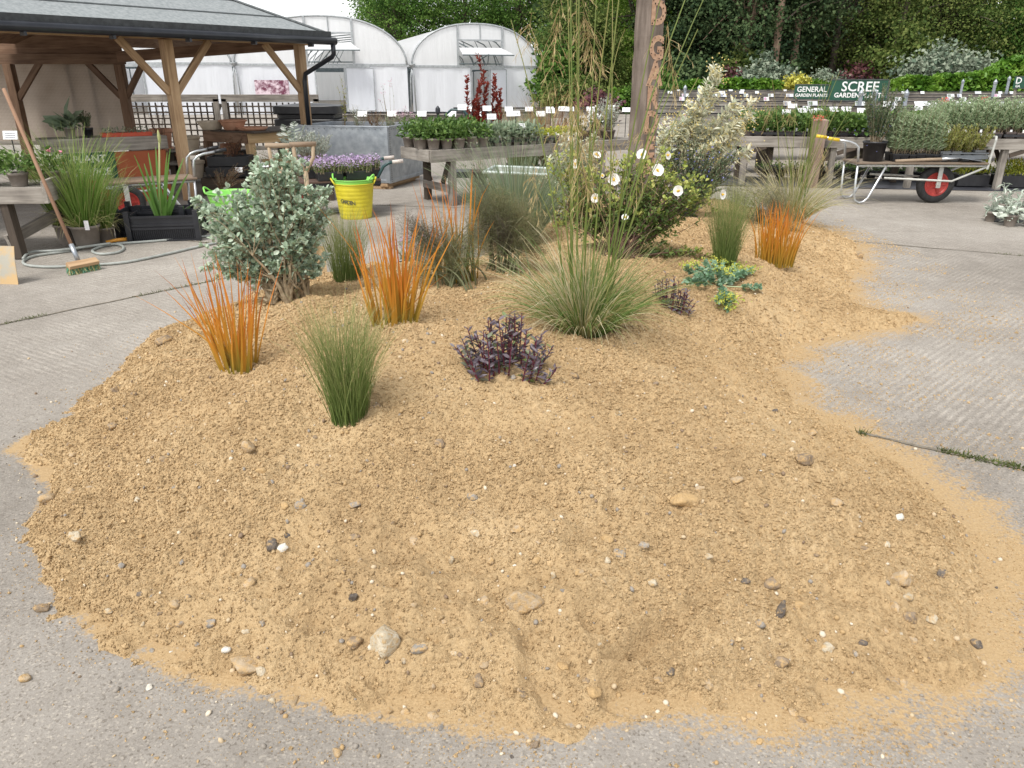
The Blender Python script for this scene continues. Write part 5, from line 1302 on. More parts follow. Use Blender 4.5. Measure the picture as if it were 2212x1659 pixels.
q = M(); q.tube([cp_ + [0, .008, -.3], cp_ + [0, .008, -.02]], .005, 6); q.obj('stick', BLACKP, cd)
br = T('broom', 'yard broom leaning on the bench at the left with its worn head on the ground', 'broom', (-3.73, 6.5, 0))
hb_, ht = np.array([-3.76, 6.5, .10]), AY(8, 192, 6.95)
q = M(); q.tube([hb_ + (ht - hb_) * .06, ht], .0155, 10); q.obj('handle', wood('broom_handle', (.22, .12, .07), (.36, .22, .14), grain=6), br, smooth=True)
q = M(); q.tube([hb_ - (ht - hb_) * .01, hb_ + (ht - hb_) * .09], .02, 10); q.obj('socket', GALV, br, smooth=True)
fr = rotz(1.0)
q = M(); q.box(np.array([-3.7, 6.46, .075]), (.26, .065, .035), fr @ rotx(.5)); q.obj('head', WTAN, br, bev=.004)
q = M(); n = 900; pp = np.stack([rng.uniform(-.135, .135, n), rng.uniform(-.026, .026, n), np.full(n, -.015)], 1) @ (fr @ rotx(.5)).T + [-3.7, 6.46, .075]
q.blades(pp, (np.array([.25, -.45, -1.]) + rng.normal(size=(n, 3)) * .18) , rng.uniform(.045, .075, n), .004, .1, 2, rng.choice([.1, .15, .9, .75], n), tip=.7); q.obj('bristles', leafm('broom_bristle', (.03, .2, .12), (.05, .28, .17), (.36, .32, .12), (.45, .38, .18), tr=0), br)
shv = T('shovel', 'sandy shovel blade standing against the bench leg at the left edge', 'shovel', (-4.1, 6.1, 0))
q = M(); a = np.array([G(-45, 612)[0], 6.02, .0]); b = np.array([-4.0, 6.02, .0])
vx = np.linspace(-1, 1, 9); rows = []
for zz, yy2 in ((0, 0), (.08, .012), (.2, .03), (.3, .06)): rows.append(np.stack([(a[0] + b[0]) / 2 + vx * .17, 6.02 + yy2 + .02 * (1 - vx ** 2), np.full(9, zz)], 1))
v = np.concatenate(rows + [r + [0, .004, .0] for r in rows]); i, j = np.meshgrid(np.arange(3), np.arange(8), indexing='ij'); f = np.stack([i * 9 + j, i * 9 + j + 1, (i + 1) * 9 + j + 1, (i + 1) * 9 + j], -1).reshape(-1, 4)
q.add(v, [f, f + 36]); q.obj('blade', plain('sandy_steel', (.38, .36, .30), (.52, .36, .18), rough=.7, scale=3.5, lo=.45, hi=.55), shv, smooth=True)
q = M(); q.tube([((a[0] + b[0]) / 2, 6.07, .28), ((a[0] + b[0]) / 2 - .03, 6.5, 1.1)], .018, 8); q.obj('shaft', WTAN, shv, smooth=True)
ho = T('garden_hose', 'grey hose looped on the concrete with an orange spray nozzle', 'hose', (-3.6, 6.8, 0))
def gpath(pts, z=.014): return np.array([G(x, y) * [1, 1, 0] + [0, 0, z] for x, y in pts])
def smooth_path(p, n=90):
    p = np.asarray(p); t = np.linspace(0, len(p) - 1, n); i = np.clip(t.astype(int), 0, len(p) - 2); f = (t - i)[:, None]
    g = lambda k: p[np.clip(i + k, 0, len(p) - 1)]
    a, b, c, d = g(-1), g(0), g(1), g(2)
    return .5 * (2 * b + (c - a) * f + (2 * a - 5 * b + 4 * c - d) * f * f + (3 * b - a - 3 * c + d) * f ** 3)
q = M(); q.tube(smooth_path(gpath([(660, 498), (560, 510), (455, 530), (360, 552), (270, 570), (190, 576), (110, 580), (60, 576), (52, 566), (80, 555), (150, 545), (210, 532), (255, 531), (268, 539), (255, 548), (220, 552), (200, 546), (215, 537), (250, 530), (330, 524), (440, 514), (560, 500), (650, 488)])), .0125, 8)
q.tube(smooth_path(gpath([(52, 566), (70, 552), (130, 548), (240, 533)], .034), 30), .0125, 8)
q.tube(smooth_path(gpath([(640, 498), (690, 478), (720, 462), (745, 458)]), 30), .0125, 8); q.tube(smooth_path(gpath([(650, 492), (694, 470), (692, 462), (720, 455), (760, 462)]), 30), .0125, 8); q.obj('tube', HOSE, ho, smooth=True)
q = M(); a, b = G(230, 530), G(278, 524); q.tube([a + [0, 0, .03], (a + b) / 2 + [0, 0, .04], b + [0, 0, .035]], [.016, .018, .02], 10); q.obj('nozzle', plain('orange_plastic', (.62, .26, .03), (.7, .33, .05), rough=.4), ho, smooth=True)
q = M(); q.tube([b + [0, 0, .035], b + (b - a) * .22 + [0, 0, .035]], [.03, .033], 12); q.obj('spray_head', BLACKP, ho, smooth=True)

# ------------------------------------------------------------------ spades behind the silver bush
def d_spade(label, x, y, ztop, rz, blade):
    t = T('garden_spade', label, 'spade', (x, y, 0), 'spades stuck in the back of the mound', rz)
    q = M(); q.tube([(0, 0, .25), (0, .0, ztop - .2)], .019, 10); q.obj('shaft', wood('ash_handle', (.28, .2, .12), (.5, .40, .28), grain=7), t, smooth=True, local=True)
    q = M()
    for s_ in (-1, 1): q.tube([(0, 0, ztop - .22), (s_ * .025, 0, ztop - .17), (s_ * .07, 0, ztop - .1), (s_ * .075, 0, ztop)], .015, 8)
    yk = q.obj('yoke', wood('ash_yoke', (.30, .22, .14), (.52, .42, .30), grain=7), t, smooth=True, local=True)
    q = M(); q.tube([(-.1, 0, ztop), (.1, 0, ztop)], .02, 10); q.obj('grip', wood('worn_grip', (.18, .12, .08), (.42, .33, .23), grain=7), yk, smooth=True, local=True)
    q = M(); vx = np.linspace(-1, 1, 7); rows = [np.stack([vx * w_, .018 * (1 - vx ** 2) + 0 * vx, np.full(7, z)], 1) for z, w_ in ((-.02, .085), (.05, .095), (.28, .09))]
    v = np.concatenate(rows + [r_ + [0, .004, 0] for r_ in rows]); i, j = np.meshgrid(np.arange(2), np.arange(6), indexing='ij'); f = np.stack([i * 7 + j, i * 7 + j + 1, (i + 1) * 7 + j + 1, (i + 1) * 7 + j], -1).reshape(-1, 4)
    q.add(v, [f, f + 21]); q.obj('blade', plain('sandy_blade', (.40, .28, .15), (.52, .38, .22), rough=.7, scale=12), t, smooth=True, local=True)
p = G(692, 602, .25); d_spade('spade with a pale worn handle, right of its twin behind the silver bush', -1.62, 6.15, 1.08, .35, 1)
d_spade('spade with a wooden handle, left of its twin behind the silver bush', -1.86, 6.3, 1.06, -.1, 1)

# purple flowered pot behind the orange clump
def fl3(fm, out):
    e = np.repeat(out, 9, 0); leaves(fm, LEAF_ROUND, e + rng.normal(size=e.shape) * .016, rng.normal(size=e.shape) + [0, 0, .6], .016, rng.random(len(e)))
fl3.mat = LILAC
potted('lilac_pot', 'small lilac flowered plant in a dark pot behind the middle orange clump', 'potted plant', (-.78, 5.75, mh(-.78, 5.75) - .03), .1, .09, plain('dark_red_pot', (.03, .015, .015), (.06, .03, .03), rough=.5), lambda f, s: f_spikes(s, f, .06, .14, .26, 20, 22, .028, LEAF_LANCE, wm=1.2), LEAFB, flowers=fl3)
# ------------------------------------------------------------------ timber table with terracotta behind the silver bush
PINE = wood('fresh_pine', (.40, .25, .12), (.56, .38, .2), (.66, .48, .28), grain=10, stain=.3, rough=.7)
tb = T('timber_table', 'chunky new timber table under the shelter edge with terracotta pots', 'table', (-3.95, 12.1, 0))
A0, A1, A2 = np.array([-4.83, 12.5, 0]), np.array([-3.97, 11.95, 0]), np.array([-2.85, 12.95, 0])
A3 = A0 + A2 - A1
def sl(a, b, f): return a + (b - a) * f
q = M(); q.bar(A0 + [0, 0, .72], A1 + [0, 0, .72], .045, .15); q.obj('apron', WBROWN, tb, bev=.004)
q = M(); q.bar(A1 + [0, 0, .72], A2 + [0, 0, .72], .045, .15); q.bar(A0 + [0, 0, .72], A3 + [0, 0, .72], .045, .15); q.obj('front_apron', PINE, tb, bev=.004)
q = M(); w_ = np.linalg.norm(A2 - A1); q.bar(sl(A0, A3, .5) + [0, 0, .806], sl(A1, A2, .5) + [0, 0, .806], w_, .022); q.obj('table_top', WDARK, tb, bev=.003)
for p, mt in ((sl(A0, A1, .07), WBROWN), (sl(A1, A2, .05) + (A0 - A1) * .06, PINE), (sl(A1, A2, .93) + (A0 - A1) * .06, PINE), (sl(A3, A2, .08), WBROWN)):
    q = M(); q.box((p[0], p[1], .325), (.115, .115, .65), .75); q.obj('leg', mt, tb, bev=.005)
q = M(); q.bar(sl(A1, A2, .12) + [0, 0, .36], sl(A1, A2, .9) + [0, 0, .36], .03, .1); q.bar(sl(A1, A2, .12) + [0, 0, .22], sl(A1, A2, .6) + [0, 0, .22], .03, .1); q.obj('stretcher', PINE, tb, bev=.004)
def clay(label, c, r, h, mat=TERRA, group='clay pots round the table', prof=None, cat='plant pot'):
    q = M(); p = prof or [(r * .62, 0), (r * .68, .01), (r * .93, h * .80), (r * .93, h * .82), (r * 1.03, h * .83), (r * 1.05, h * .88), (r * 1.03, h), (r * .92, h), (r * .86, h * .8), (.01, h * .3)]
    q.lathe(p, n=28); o = q.obj('clay_pot', mat, None, smooth=True); o.location = tuple(float(a) for a in c)
    return tag(o, label, cat, group)
tz = .818
clay('cream pot with a frilled rim on the left corner of the timber table', AY(457, 275, 12.45) * [1, 1, 0] + [0, 0, tz], .21, .13, CREAMP)
clay('wide terracotta bowl on the timber table', AY(504, 273, 12.35) * [1, 1, 0] + [0, 0, tz], .205, .15)
clay('low terracotta saucer on the timber table right of the bowl', AY(545, 280, 12.3) * [1, 1, 0] + [0, 0, tz], .24, .05, prof=[(.2, 0), (.24, .05), (.225, .05), (.19, .012), (.01, .01)])
for (px, py, Y, r, h, mat, lab) in [(355, 330, 13.0, .17, .38, TERRA, 'tall terracotta pot in the upper tier left of the shelter post'), (360, 365, 12.8, .16, .34, TERRA, 'terracotta pot in the lower tier left of the shelter post'), (325, 325, 13.4, .12, .22, TERRA, 'small terracotta pot far left of the pot stack'),
     (417, 335, 12.7, .14, .30, CREAMP, 'cream stoneware pot right of the shelter post, upper of two'), (425, 385, 12.4, .15, .27, CREAMP, 'cream stoneware pot right of the shelter post, lower of two'), (470, 375, 12.7, .15, .4, CREAMP, 'tall cream stoneware jar under the timber table'), (505, 360, 12.8, .16, .36, TERRA, 'terracotta pot under the timber table'), (395, 368, 12.9, .12, .28, TERRA, 'narrow terracotta pot directly behind the shelter post')]:
    p = AY(px, py, Y); clay(lab, (p[0], Y, max(.0, p[2])), r, h, mat)
sh = T('pot_shelf', 'low dark timber shelf carrying the clay pots', 'shelf', (-5.0, 12.9, 0))
for (x0, x1, Y, z) in ((-6.1, -4.9, 12.9, .48), (-5.2, -4.2, 12.6, .12), (-5.9, -5.1, 12.7, .3)):
    q = M(); q.bar((x0, Y, z), (x1, Y, z), .42, .05); q.obj('board', WGREY, sh, bev=.004)
for x in (-6.0, -5.5, -5.0, -4.4):
    q = M(); q.box((x, 12.88, .24), (.09, .3, .47)); q.obj('leg', WDARK, sh)
def bare_shrub(label, at, lob, n, mat=RUSTY, K=5, size=.03, twig=DARKTWIG):
    return shrub('wispy_shrub', label, 'potted shrub', at, lob, n, K, size, mat, twig, r=(.004, .0012), f0=.4, lift=.2)
bare_shrub('wispy dark shrub in front of the trellis left of the shelter post', (-5.55, 12.6, .35), [(310, 300, 40, 50), (330, 240, 45, 40), (290, 320, 26, 30)], 36)
bare_shrub('small dark red leaved shrub standing in the black crate stack', (-4.0, 11.3, .5), [(505, 310, 26, 34), (490, 340, 20, 20), (520, 290, 14, 14)], 34, K=12)
for k, (x, y, z, lab) in enumerate([(-4.05, 11.25, .26, 'lower flat black crate in the stack by the timber table'), (-4.02, 11.27, .40, 'upper flat black crate in the stack by the timber table')]):
    t = T('plant_crate', lab, 'crate', (x, y, z), 'flat black crates by the table'); q = M()
    q.box((x, y, z + .01), (.55, .38, .02), .1)
    for s_ in (-1, 1): q.box(np.array([x, y, z + .07]) + rotz(.1) @ np.array([0, s_ * .19, 0]), (.55, .02, .13), .1); q.box(np.array([x, y, z + .07]) + rotz(.1) @ np.array([s_ * .275, 0, 0]), (.02, .38, .13), .1)
    q.obj('basket', BLACKP, t, bev=.004)
q = M(); q.bar((-4.4, 11.3, .12), (-3.7, 11.2, .12), .4, .24); tag(q.obj('timber_block', WDARK, bev=.006), 'dark timber block carrying the black crate stack', 'block')
def labelcard(label, p, w=.12, h=.075, tilt=-.5, rz=0., stick=.25, name='label_card', group='white label cards on stands', printed=True):
    t = T(name, label, 'label', (p[0], p[1], p[2] - stick), group)
    r_ = rotz(rz) @ rotx(tilt)
    q = M(); q.box(p, (w, .005, h), r_); q.obj('card', CARDW, t)
    if printed:
        q = M(); [q.box(np.asarray(p) + r_ @ np.array([dx, -.0035, dz]), (ww, .002, .006), r_) for dx, dz, ww in ((0, h * .28, w * .5), (-w * .05, h * .05, w * .75), (-w * .1, -h * .18, w * .65))]; q.obj('print', INK, t)
    if stick > .02:
        q = M(); q.tube([np.asarray(p) + [0, .006, -stick], np.asarray(p) + [0, .006, -h * .2]], .006, 6); q.obj('stand', BLACKP, t)
    return t
labelcard('white card on the conifers in front of the timber table', AY(516, 367, 10.7), .1, .07, stick=.1); labelcard('white card right of the dark conifers by the spades', AY(572, 356, 10.3), .09, .06, stick=.1, rz=.3)
for (x, y, lob, lab, mat) in [(-3.95, 10.6, [(490, 385, 34, 26), (520, 372, 26, 24), (470, 372, 20, 14)], 'low bronze green conifer left of the silver bush', RUSTY), (-3.45, 10.4, [(562, 355, 24, 40), (585, 370, 26, 34), (550, 390, 26, 20)], 'upright dark green herb behind the silver bush', LEAFD), (-3.0, 11.2, [(600, 330, 40, 26), (560, 335, 26, 24)], 'dense green plant behind the spade handles', LEAFY)]:
    shrub('green_plant', lab, 'potted plant', (x, y, .1), lob, 60, 22, .03, mat, TWIG, LEAF_LANCE, r=(.003, .001), f0=.2)

# cardoon like fern leaves and lavender in pots
t = T('silver_thistle', 'potted plant with big arching jagged silver leaves behind the spades', 'potted plant', (-3.0, 11.0, .3)); q = M(); ms = M()
c0 = np.array([-3.02, 11.0, .40])
for (px, py) in [(600, 285), (610, 268), (635, 262), (660, 268), (675, 285), (630, 285), (655, 300), (590, 310), (605, 300), (640, 320)]:
    tp = AY(px, py, 11.0 + rng.uniform(-.2, .25)); tt = np.linspace(0, 1, 14)
    p, tg = bez(c0[None], ((c0 + tp) / 2 + [0, 0, .22])[None], tp[None], tt); ms.tube(p, np.linspace(.007, .002, 14), 5, .6)
    for s_ in (-1, 1):
        sd3 = nrm(np.cross(tg, [0, 0, 1.])) * s_
        leaves(q, LEAF_LANCE, p[2:], nrm(sd3 + tg * .6)[2:], (.11 * np.sin(np.pi * (tt * .85 + .12)))[2:], rng.random(12), wmul=1.4)
q.obj('foliage', LAVG, t); ms.obj('stems', LEAFB, t)
q = M(); q.lathe(pot_prof(.14, .22), c0 * [1, 1, 0] + [0, 0, .2]); q.obj('pot', GREYPOT, t, smooth=True)
lv = potted('lavender_pot', 'silver lavender in a grey green pot beside the spades', 'potted plant', (-2.72, 10.7, .22), .16, .26, plain('olive_pot', (.17, .18, .14), (.22, .23, .18), rough=.6), lambda f, s: f_spikes(s, f, .24, .30, .50, 110, 26, .042, LEAF_NEEDLE, f0=.35, wm=1.2), LAVG)
q = M(); q.box((-2.72, 10.75, .11), (.5, .4, .22), .2); tag(q.obj('timber_block', WDARK, bev=.006), 'dark block under the lavender pot', 'block')

# ------------------------------------------------------------------ black water tank
bt = T('water_tank', 'stepped black plastic water tank behind the shelter post', 'tank', (-3.57, 14.3, 0))
def ring(x, y, z0, z1, a, b, m, rr=.09):
    k = 40; an = np.arange(k) * 2 * math.pi / k; e = .22
    sx = np.sign(np.cos(an)) * np.abs(np.cos(an)) ** e; sy = np.sign(np.sin(an)) * np.abs(np.sin(an)) ** e
    vs = []; hh = z1 - z0; bv = min(.012, hh * .2)
    for z, f in ((z0, .985), (z0 + bv, 1), (z1 - bv, 1), (z1, .98)): vs.append(np.stack([x + sx * a * f, y + sy * b * f, np.full(k, z)], 1))
    i, j = np.meshgrid(np.arange(3), np.arange(k), indexing='ij'); q = np.stack([i * k + j, i * k + (j + 1) % k, (i + 1) * k + (j + 1) % k, (i + 1) * k + j], -1).reshape(-1, 4)
    m.add(np.concatenate(vs), [q, np.arange(k)[::-1][None], (np.arange(k) + 3 * k)[None]])
q = M(); ring(-3.57, 14.3, .0, .90, .57, .45, q); ring(-3.57, 14.3, .90, .985, .50, .40, q); q.obj('body', BLACKP, bt)
q = M(); ring(-3.57, 14.3, .985, 1.12, .57, .46, q); q.lathe([(.5, 1.118), (.3, 1.145), (.001, 1.16)], (-3.57, 14.3, 0), 30, sy=.8); q.obj('lid', BLACKP, bt)

# ------------------------------------------------------------------ riveted galvanised tank on pallets
tk = T('metal_tank', 'large riveted galvanised tank planted with flowers, standing on timber bearers', 'planter tank', (-1.8, 11.75, 0))
C0 = np.array([-1.83, 11.75, 0]); CR = np.array([-1.47, 12.95, 0]); CL = C0 + nrm(np.array([-1., .23, 0])) * 1.55; CB = CL + CR - C0
q = M()
zb_, zt_ = .085, .90
for (a, b) in ((C0, CR), (CL, C0), (CL, CB), (CB, CR)): q.bar(a + [0, 0, (zb_ + zt_) / 2], b + [0, 0, (zb_ + zt_) / 2], .012, zt_ - zb_)
q.add(np.array([C0, CR, CB, CL]) + [0, 0, zb_ + .01], np.array([[0, 1, 2, 3]]))
for (a, b) in ((C0, CR), (CL, C0)):
    q.bar(a + [0, 0, zt_ - .004], b + [0, 0, zt_ - .004], .045, .02); 
    n_ = nrm(np.cross(b - a, [0, 0, 1.]))
    q.bar(a + n_ * .008 + [0, 0, zb_ + .03], b + n_ * .008 + [0, 0, zb_ + .03], .01, .05)
q.box(C0 + [-.03, -.008, (zb_ + zt_) / 2], (.06, .012, zt_ - zb_ - .02), -.2); q.box(C0 + [.012, .03, (zb_ + zt_) / 2], (.06, .012, zt_ - zb_ - .02), 1.28)
q.obj('shell', GALV, tk, bev=.003)
q = M(); d1, d2 = nrm(CL - C0), nrm(CR - C0); n1_ = np.array([-.23, -1, 0]) / 1.026; n2_ = np.array([.958, -.287, 0])
hs_ = nrm(rng.normal(size=(1, 3)))
pos = []
for z in np.arange(zb_ + .03, zt_, .03): pos.append(C0 + d1 * .045 + n1_ * .016 + [0, 0, z]); 
for z in np.arange(zb_ + .03, zt_, .03): pos.append(C0 + d2 * .03 + n2_ * .016 + [0, 0, z])
for f in np.arange(.1, 1.5, .09): pos.append(C0 + d1 * f + n1_ * .014 + [0, 0, zt_ - .04])
for f in np.arange(.1, 1.2, .09): pos.append(C0 + d2 * f + n2_ * .014 + [0, 0, zt_ - .04])
q.inst(OCT, OCTF, pos, np.repeat(np.eye(3)[None] * .0085, len(pos), 0)); q.obj('rivets', plain('dark_rivet', (.14, .14, .14), (.24, .24, .24), rough=.5, metal=.6), tk, smooth=True)
q = M(); q.add(np.array([C0, CR, CB, CL]) + [0, 0, .82], np.array([[0, 1, 2, 3]])); q.obj('soil', SOIL, tk)
q = M(); q.bar(C0 + d2 * -.02 + d1 * .1 + [0, 0, .06], C0 + d2 * 1.2 + d1 * .1 + [0, 0, .06], .12, .045); q.bar(C0 + d1 * .02 + d2 * .08 + [0, 0, .02], C0 + d1 * 1.5 + d2 * .08 + [0, 0, .02], .12, .04); q.bar(C0 - d2 * -.0 + d1 * .14 + [0, 0, .019], C0 + d2 * 1.15 + d1 * .14 + [0, 0, .019], .1, .038); q.obj('bearer', WTAN, tk, bev=.004)
def tank_plant(label, px, py_top, Y, n, h, w, mat, fmat=None, fpos=None, size=.03, tpl=LEAF_LANCE, name='tank_flower', K=14, fs=.018):
    p = AY(px, 265, Y); p[2] = .83
    root = T(name, label, 'plant', p, 'plants growing in the metal tank'); f, s = M(), M()
    h *= 1.45; tp = f_spikes(s, f, 0, w, h, n, K, size, tpl, wm=1.2)
    s.obj('stems', TWIG, root, local=True); f.obj('foliage', mat, root, local=True)
    if fmat:
        g = M(); e = np.repeat(tp[::fpos or 1], 9, 0); leaves(g, LEAF_ROUND, e + rng.normal(size=e.shape) * fs, rng.normal(size=e.shape) + [0, 0, .5], fs, rng.random(len(e))); g.obj('blossom', fmat, root, local=True)
PINKF = leafm('pink_blossom', (.62, .34, .46), (.74, .50, .60), (.82, .66, .72))
tank_plant('white flowered plant at the left end of the metal tank', 775, 240, 12.3, 16, .26, .16, LEAFB, PETAL)
tank_plant('reddish green plant in the middle of the metal tank', 808, 245, 12.5, 26, .2, .2, RUSTY)
tank_plant('pale green plant at the centre right of the metal tank', 838, 250, 12.4, 26, .17, .2, LEAFB)
tank_plant('pink flowered plant at the right end of the metal tank', 872, 245, 12.5, 22, .24, .18, LEAFB, PINKF)
tank_plant('tall pale stems with pink flower heads rising from the metal tank', 845, 200, 12.8, 6, .52, .2, LEAFB, PINKF, K=4)
tank_plant('thin pale green sapling at the left back corner of the metal tank', 742, 195, 12.9, 6, .62, .10, LEAFY2, K=14, size=.04)

# ------------------------------------------------------------------ green handled trolley with thyme
tr_ = T('garden_trolley', 'dark flat trolley with green tube handles loaded with lilac thyme', 'trolley', (-2.2, 10.0, 0))
TD = nrm(np.array([-.80, -.30, 0])); TN = np.array([TD[1], -TD[0], 0]) * -1
h0 = np.array([-1.78, 10.0, 0])
q = M(); q.bar(h0 + TN * .25 + [0, 0, .41], h0 + TD * 1.15 + TN * .25 + [0, 0, .41], .55, .025); q.obj('deck', wood('dark_deck', (.07, .04, .03), (.16, .10, .075), stain=.5), tr_, bev=.003)
GTUBE = plain('dark_green_tube', (.012, .045, .045), (.02, .06, .06), rough=.35, scale=10)
q = M(); q.bar(h0 + [0, 0, .375], h0 + TD * 1.15 + [0, 0, .375], .03, .045); q.bar(h0 + TN * .5 + [0, 0, .375], h0 + TD * 1.15 + TN * .5 + [0, 0, .375], .03, .045); q.obj('frame', GUT, tr_)
for e, gx_ in ((TN * 0, 0), (TN * .5, .1)):
    q = M(); s_ = h0 + e + np.array([-.06, .02, 0]); q.tube([s_ + [-.28, .0, .06], s_ + [-.10, 0, .28], s_ + [.03, 0, .44], s_ + [.10, 0, .56], s_ + [.16, 0, .60], s_ + [.24, .02, .615]], .019, 10); ha = q.obj('handle', GTUBE, tr_, smooth=True)
    g = M(); g.tube([s_ + [.21, .016, .612], s_ + [.34, .035, .625]], .024, 10); go = g.obj('grip', plain('pale_grip', (.42, .36, .32), (.6, .55, .5), rough=.8, scale=30), ha, smooth=True); go.data.transform(Matrix.Translation(-Vector(tr_.location)))
for e in (TN * .03, TN * .47):
    q = M(); s_ = h0 + e + TD * .25; q.tube([s_ + [0, 0, .38], s_ + TD * -.06 + [0, 0, .1], s_ + [0, 0, .02], s_ + TD * .1 + [0, 0, .02], s_ + TD * .22 + [0, 0, .38]], .016, 8); q.obj('leg', GTUBE, tr_, smooth=True)
wheel(tr_, h0 + TD * .95 + TN * .25 + [0, 0, .2], TN, .2, .09)
# gloves on the trolley deck
gl = T('work_gloves', 'pair of worn gardening gloves on the trolley', 'gloves', AY(728, 352, 9.95)); q = M()
for k in range(9): q.blades(AY(715 + k * 3.5, 352, 9.95)[None], np.array([[rng.normal(), -.3, rng.uniform(.1, .6)]]), [.09], .04, .4, 4, rng.random(), tip=.7)
q.obj('glove', leafm('glove_cloth', (.5, .52, .44), (.35, .25, .16), (.24, .36, .28), tr=0), gl)
def fl4(fm, out):
    e = np.repeat(out, 7, 0); leaves(fm, LEAF_ROUND, e + rng.normal(size=e.shape) * .022, rng.normal(size=e.shape) + [0, 0, .6], .024, rng.random(len(e)))
fl4.mat = LILAC
th0 = None
for k, (f, e, lab) in enumerate([(.10, .12, 'flat of lilac thyme nearest the trolley handles'), (.42, .12, 'flat of lilac thyme in the middle of the trolley'), (.74, .12, 'flat of lilac thyme at the left end of the trolley'), (.26, .40, 'back flat of lilac thyme at the right'), (.6, .40, 'back flat of lilac thyme at the left')]):
    p = h0 + TD * f + TN * e + [0, 0, .424]
    if th0 is None:
        th0 = T('thyme_flat', lab, 'plant tray', p, 'flats of lilac thyme on the trolley')
        q = M(); q.box((0, 0, .05), (.3, .26, .1)); q.obj('tray', BLACKP, th0, local=True, bev=.006)
        s, f_ = M(), M(); n = 110; b = np.stack([rng.uniform(-.16, .16, n), rng.uniform(-.14, .14, n), np.full(n, .08)], 1); tp = b + np.stack([rng.normal(size=n) * .02, rng.normal(size=n) * .02, rng.uniform(.07, .15, n)], 1)
        twigs(s, f_, b, tp, 12, .024, LEAF, f0=.1, lift=.1); f_.obj('foliage', LEAFY, th0, local=True); s.obj('stems', TWIG, th0, local=True)
        g = M(); fl4(g, tp[::2]); g.obj('blossom', LILAC, th0, local=True)
        th0.rotation_euler = (0, 0, math.atan2(TD[1], TD[0]))
    else: copy_tree(th0, p, label=lab)

# ------------------------------------------------------------------ trestle bench in the middle
def at_top(f, b): return None
nb = T('trestle_bench', 'weathered trestle bench in the middle covered with pots', 'bench', (-.71, 10.17, 0))
N0 = np.array([-1.03, 9.95, 0]); N1 = np.array([3.2, 12.9, 0]); nd_ = nrm(np.array([1.75, 1.22, 0])); bk = np.array([-nd_[1], nd_[0], 0]); Wb = .78
N1 = N0 + nd_ * 3.6
q = M(); q.bar(N0 + [0, 0, .64], N1 + [0, 0, .64], .035, .15); q.obj('front_board', WGREY, nb, bev=.004)
q = M(); q.bar(N0 + bk * .02 + [0, 0, .642], N0 + bk * Wb + [0, 0, .642], .035, .145, t=.7); q.obj('end_board', WGREY, nb, bev=.004)
q = M(); q.bar(N0 + bk * Wb + [0, 0, .64], N1 + bk * Wb + [0, 0, .64], .035, .15); q.obj('back_board', WGREY, nb, bev=.004)
q = M(); 
for k in range(6): q.bar(N0 + nd_ * .02 + bk * (.08 + k * .125) + [0, 0, .70], N1 + bk * (.08 + k * .125) + [0, 0, .70], .11, .025)
q.obj('slats', WGREY, nb)
for f in (.34, 2.9):
    a, b = N0 + nd_ * f + bk * .05, N0 + nd_ * f + bk * (Wb - .06)
    for p in (a, b):
        q = M(); q.box(p + [0, 0, .285], (.075, .10, .57), math.atan2(nd_[1], nd_[0])); q.obj('leg', WGREY if p is a else WDARK, nb, bev=.004)
    q = M(); q.bar(a - nd_ * .06 + [0, 0, .22], b - nd_ * .06 + [0, 0, .22], .03, .10); q.obj('crossbar', WGREY, nb, bev=.003)
    q = M(); q.bar(a - nd_ * .045 + [0, 0, .56], a - nd_ * .045 + bk * .17 + [0, 0, .27], .03, .07); q.obj('brace', WDARK, nb); q = M(); q.bar(b - nd_ * .045 + [0, 0, .56], b - nd_ * .045 - bk * .17 + [0, 0, .27], .03, .07); q.obj('brace', WDARK, nb)
bz = .715
def NP(f, b, z=bz): return N0 + nd_ * f + bk * b + [0, 0, z]
protoA = potted('leafy_pot', 'leafy green plant in a taupe pot on the near end of the trestle bench', 'potted plant', NP(.12, .12), .082, .135, GREYPOT, lambda f, s: f_leafy(f, .13, .15, .23, 170, .065, flat=.6), LEAFY, 'leafy pots at the near end of the trestle bench')
k = 0
for r_, (f0_, bb, n) in enumerate([(.12, .10, 5), (.05, .28, 5), (.1, .46, 5), (.05, .64, 5)]):
    for i in range(n):
        if r_ == 0 and i == 0: continue
        copy_tree(protoA, NP(f0_ + i * .185 + rng.normal() * .012, bb + rng.normal() * .012), rng.uniform(0, 6), scale=rng.uniform(.9, 1.08))
protoB = potted('sage_pot', 'bluish broad leaved plant in a square pot in the black carriers on the trestle bench', 'potted plant', NP(1.1, .1), .055, .105, GREYPOT, lambda f, s: f_leafy(f, .1, .10, .17, 52, .095, LEAF_ROUND, flat=.9), LEAFB, 'broad leaved square pots on the trestle bench', square=True)
protoC = potted('golden_pot', 'yellow green plant in a square pot in the black carriers on the trestle bench', 'potted plant', NP(1.8, .1), .055, .105, GREYPOT, lambda f, s: f_leafy(f, .1, .09, .09, 90, .036), LEAFY2, 'yellow green square pots on the trestle bench', square=True)
for pr_, fs, n in ((protoB, 1.1, 5), (protoC, 1.82, 6)):
    for r_ in range(3):
        for i in range(n):
            if i == 0 and r_ == 0: continue
            copy_tree(pr_, NP(fs + i * .14, .1 + r_ * .14), math.atan2(nd_[1], nd_[0]) + rng.normal() * .05, scale=rng.uniform(.93, 1.06))
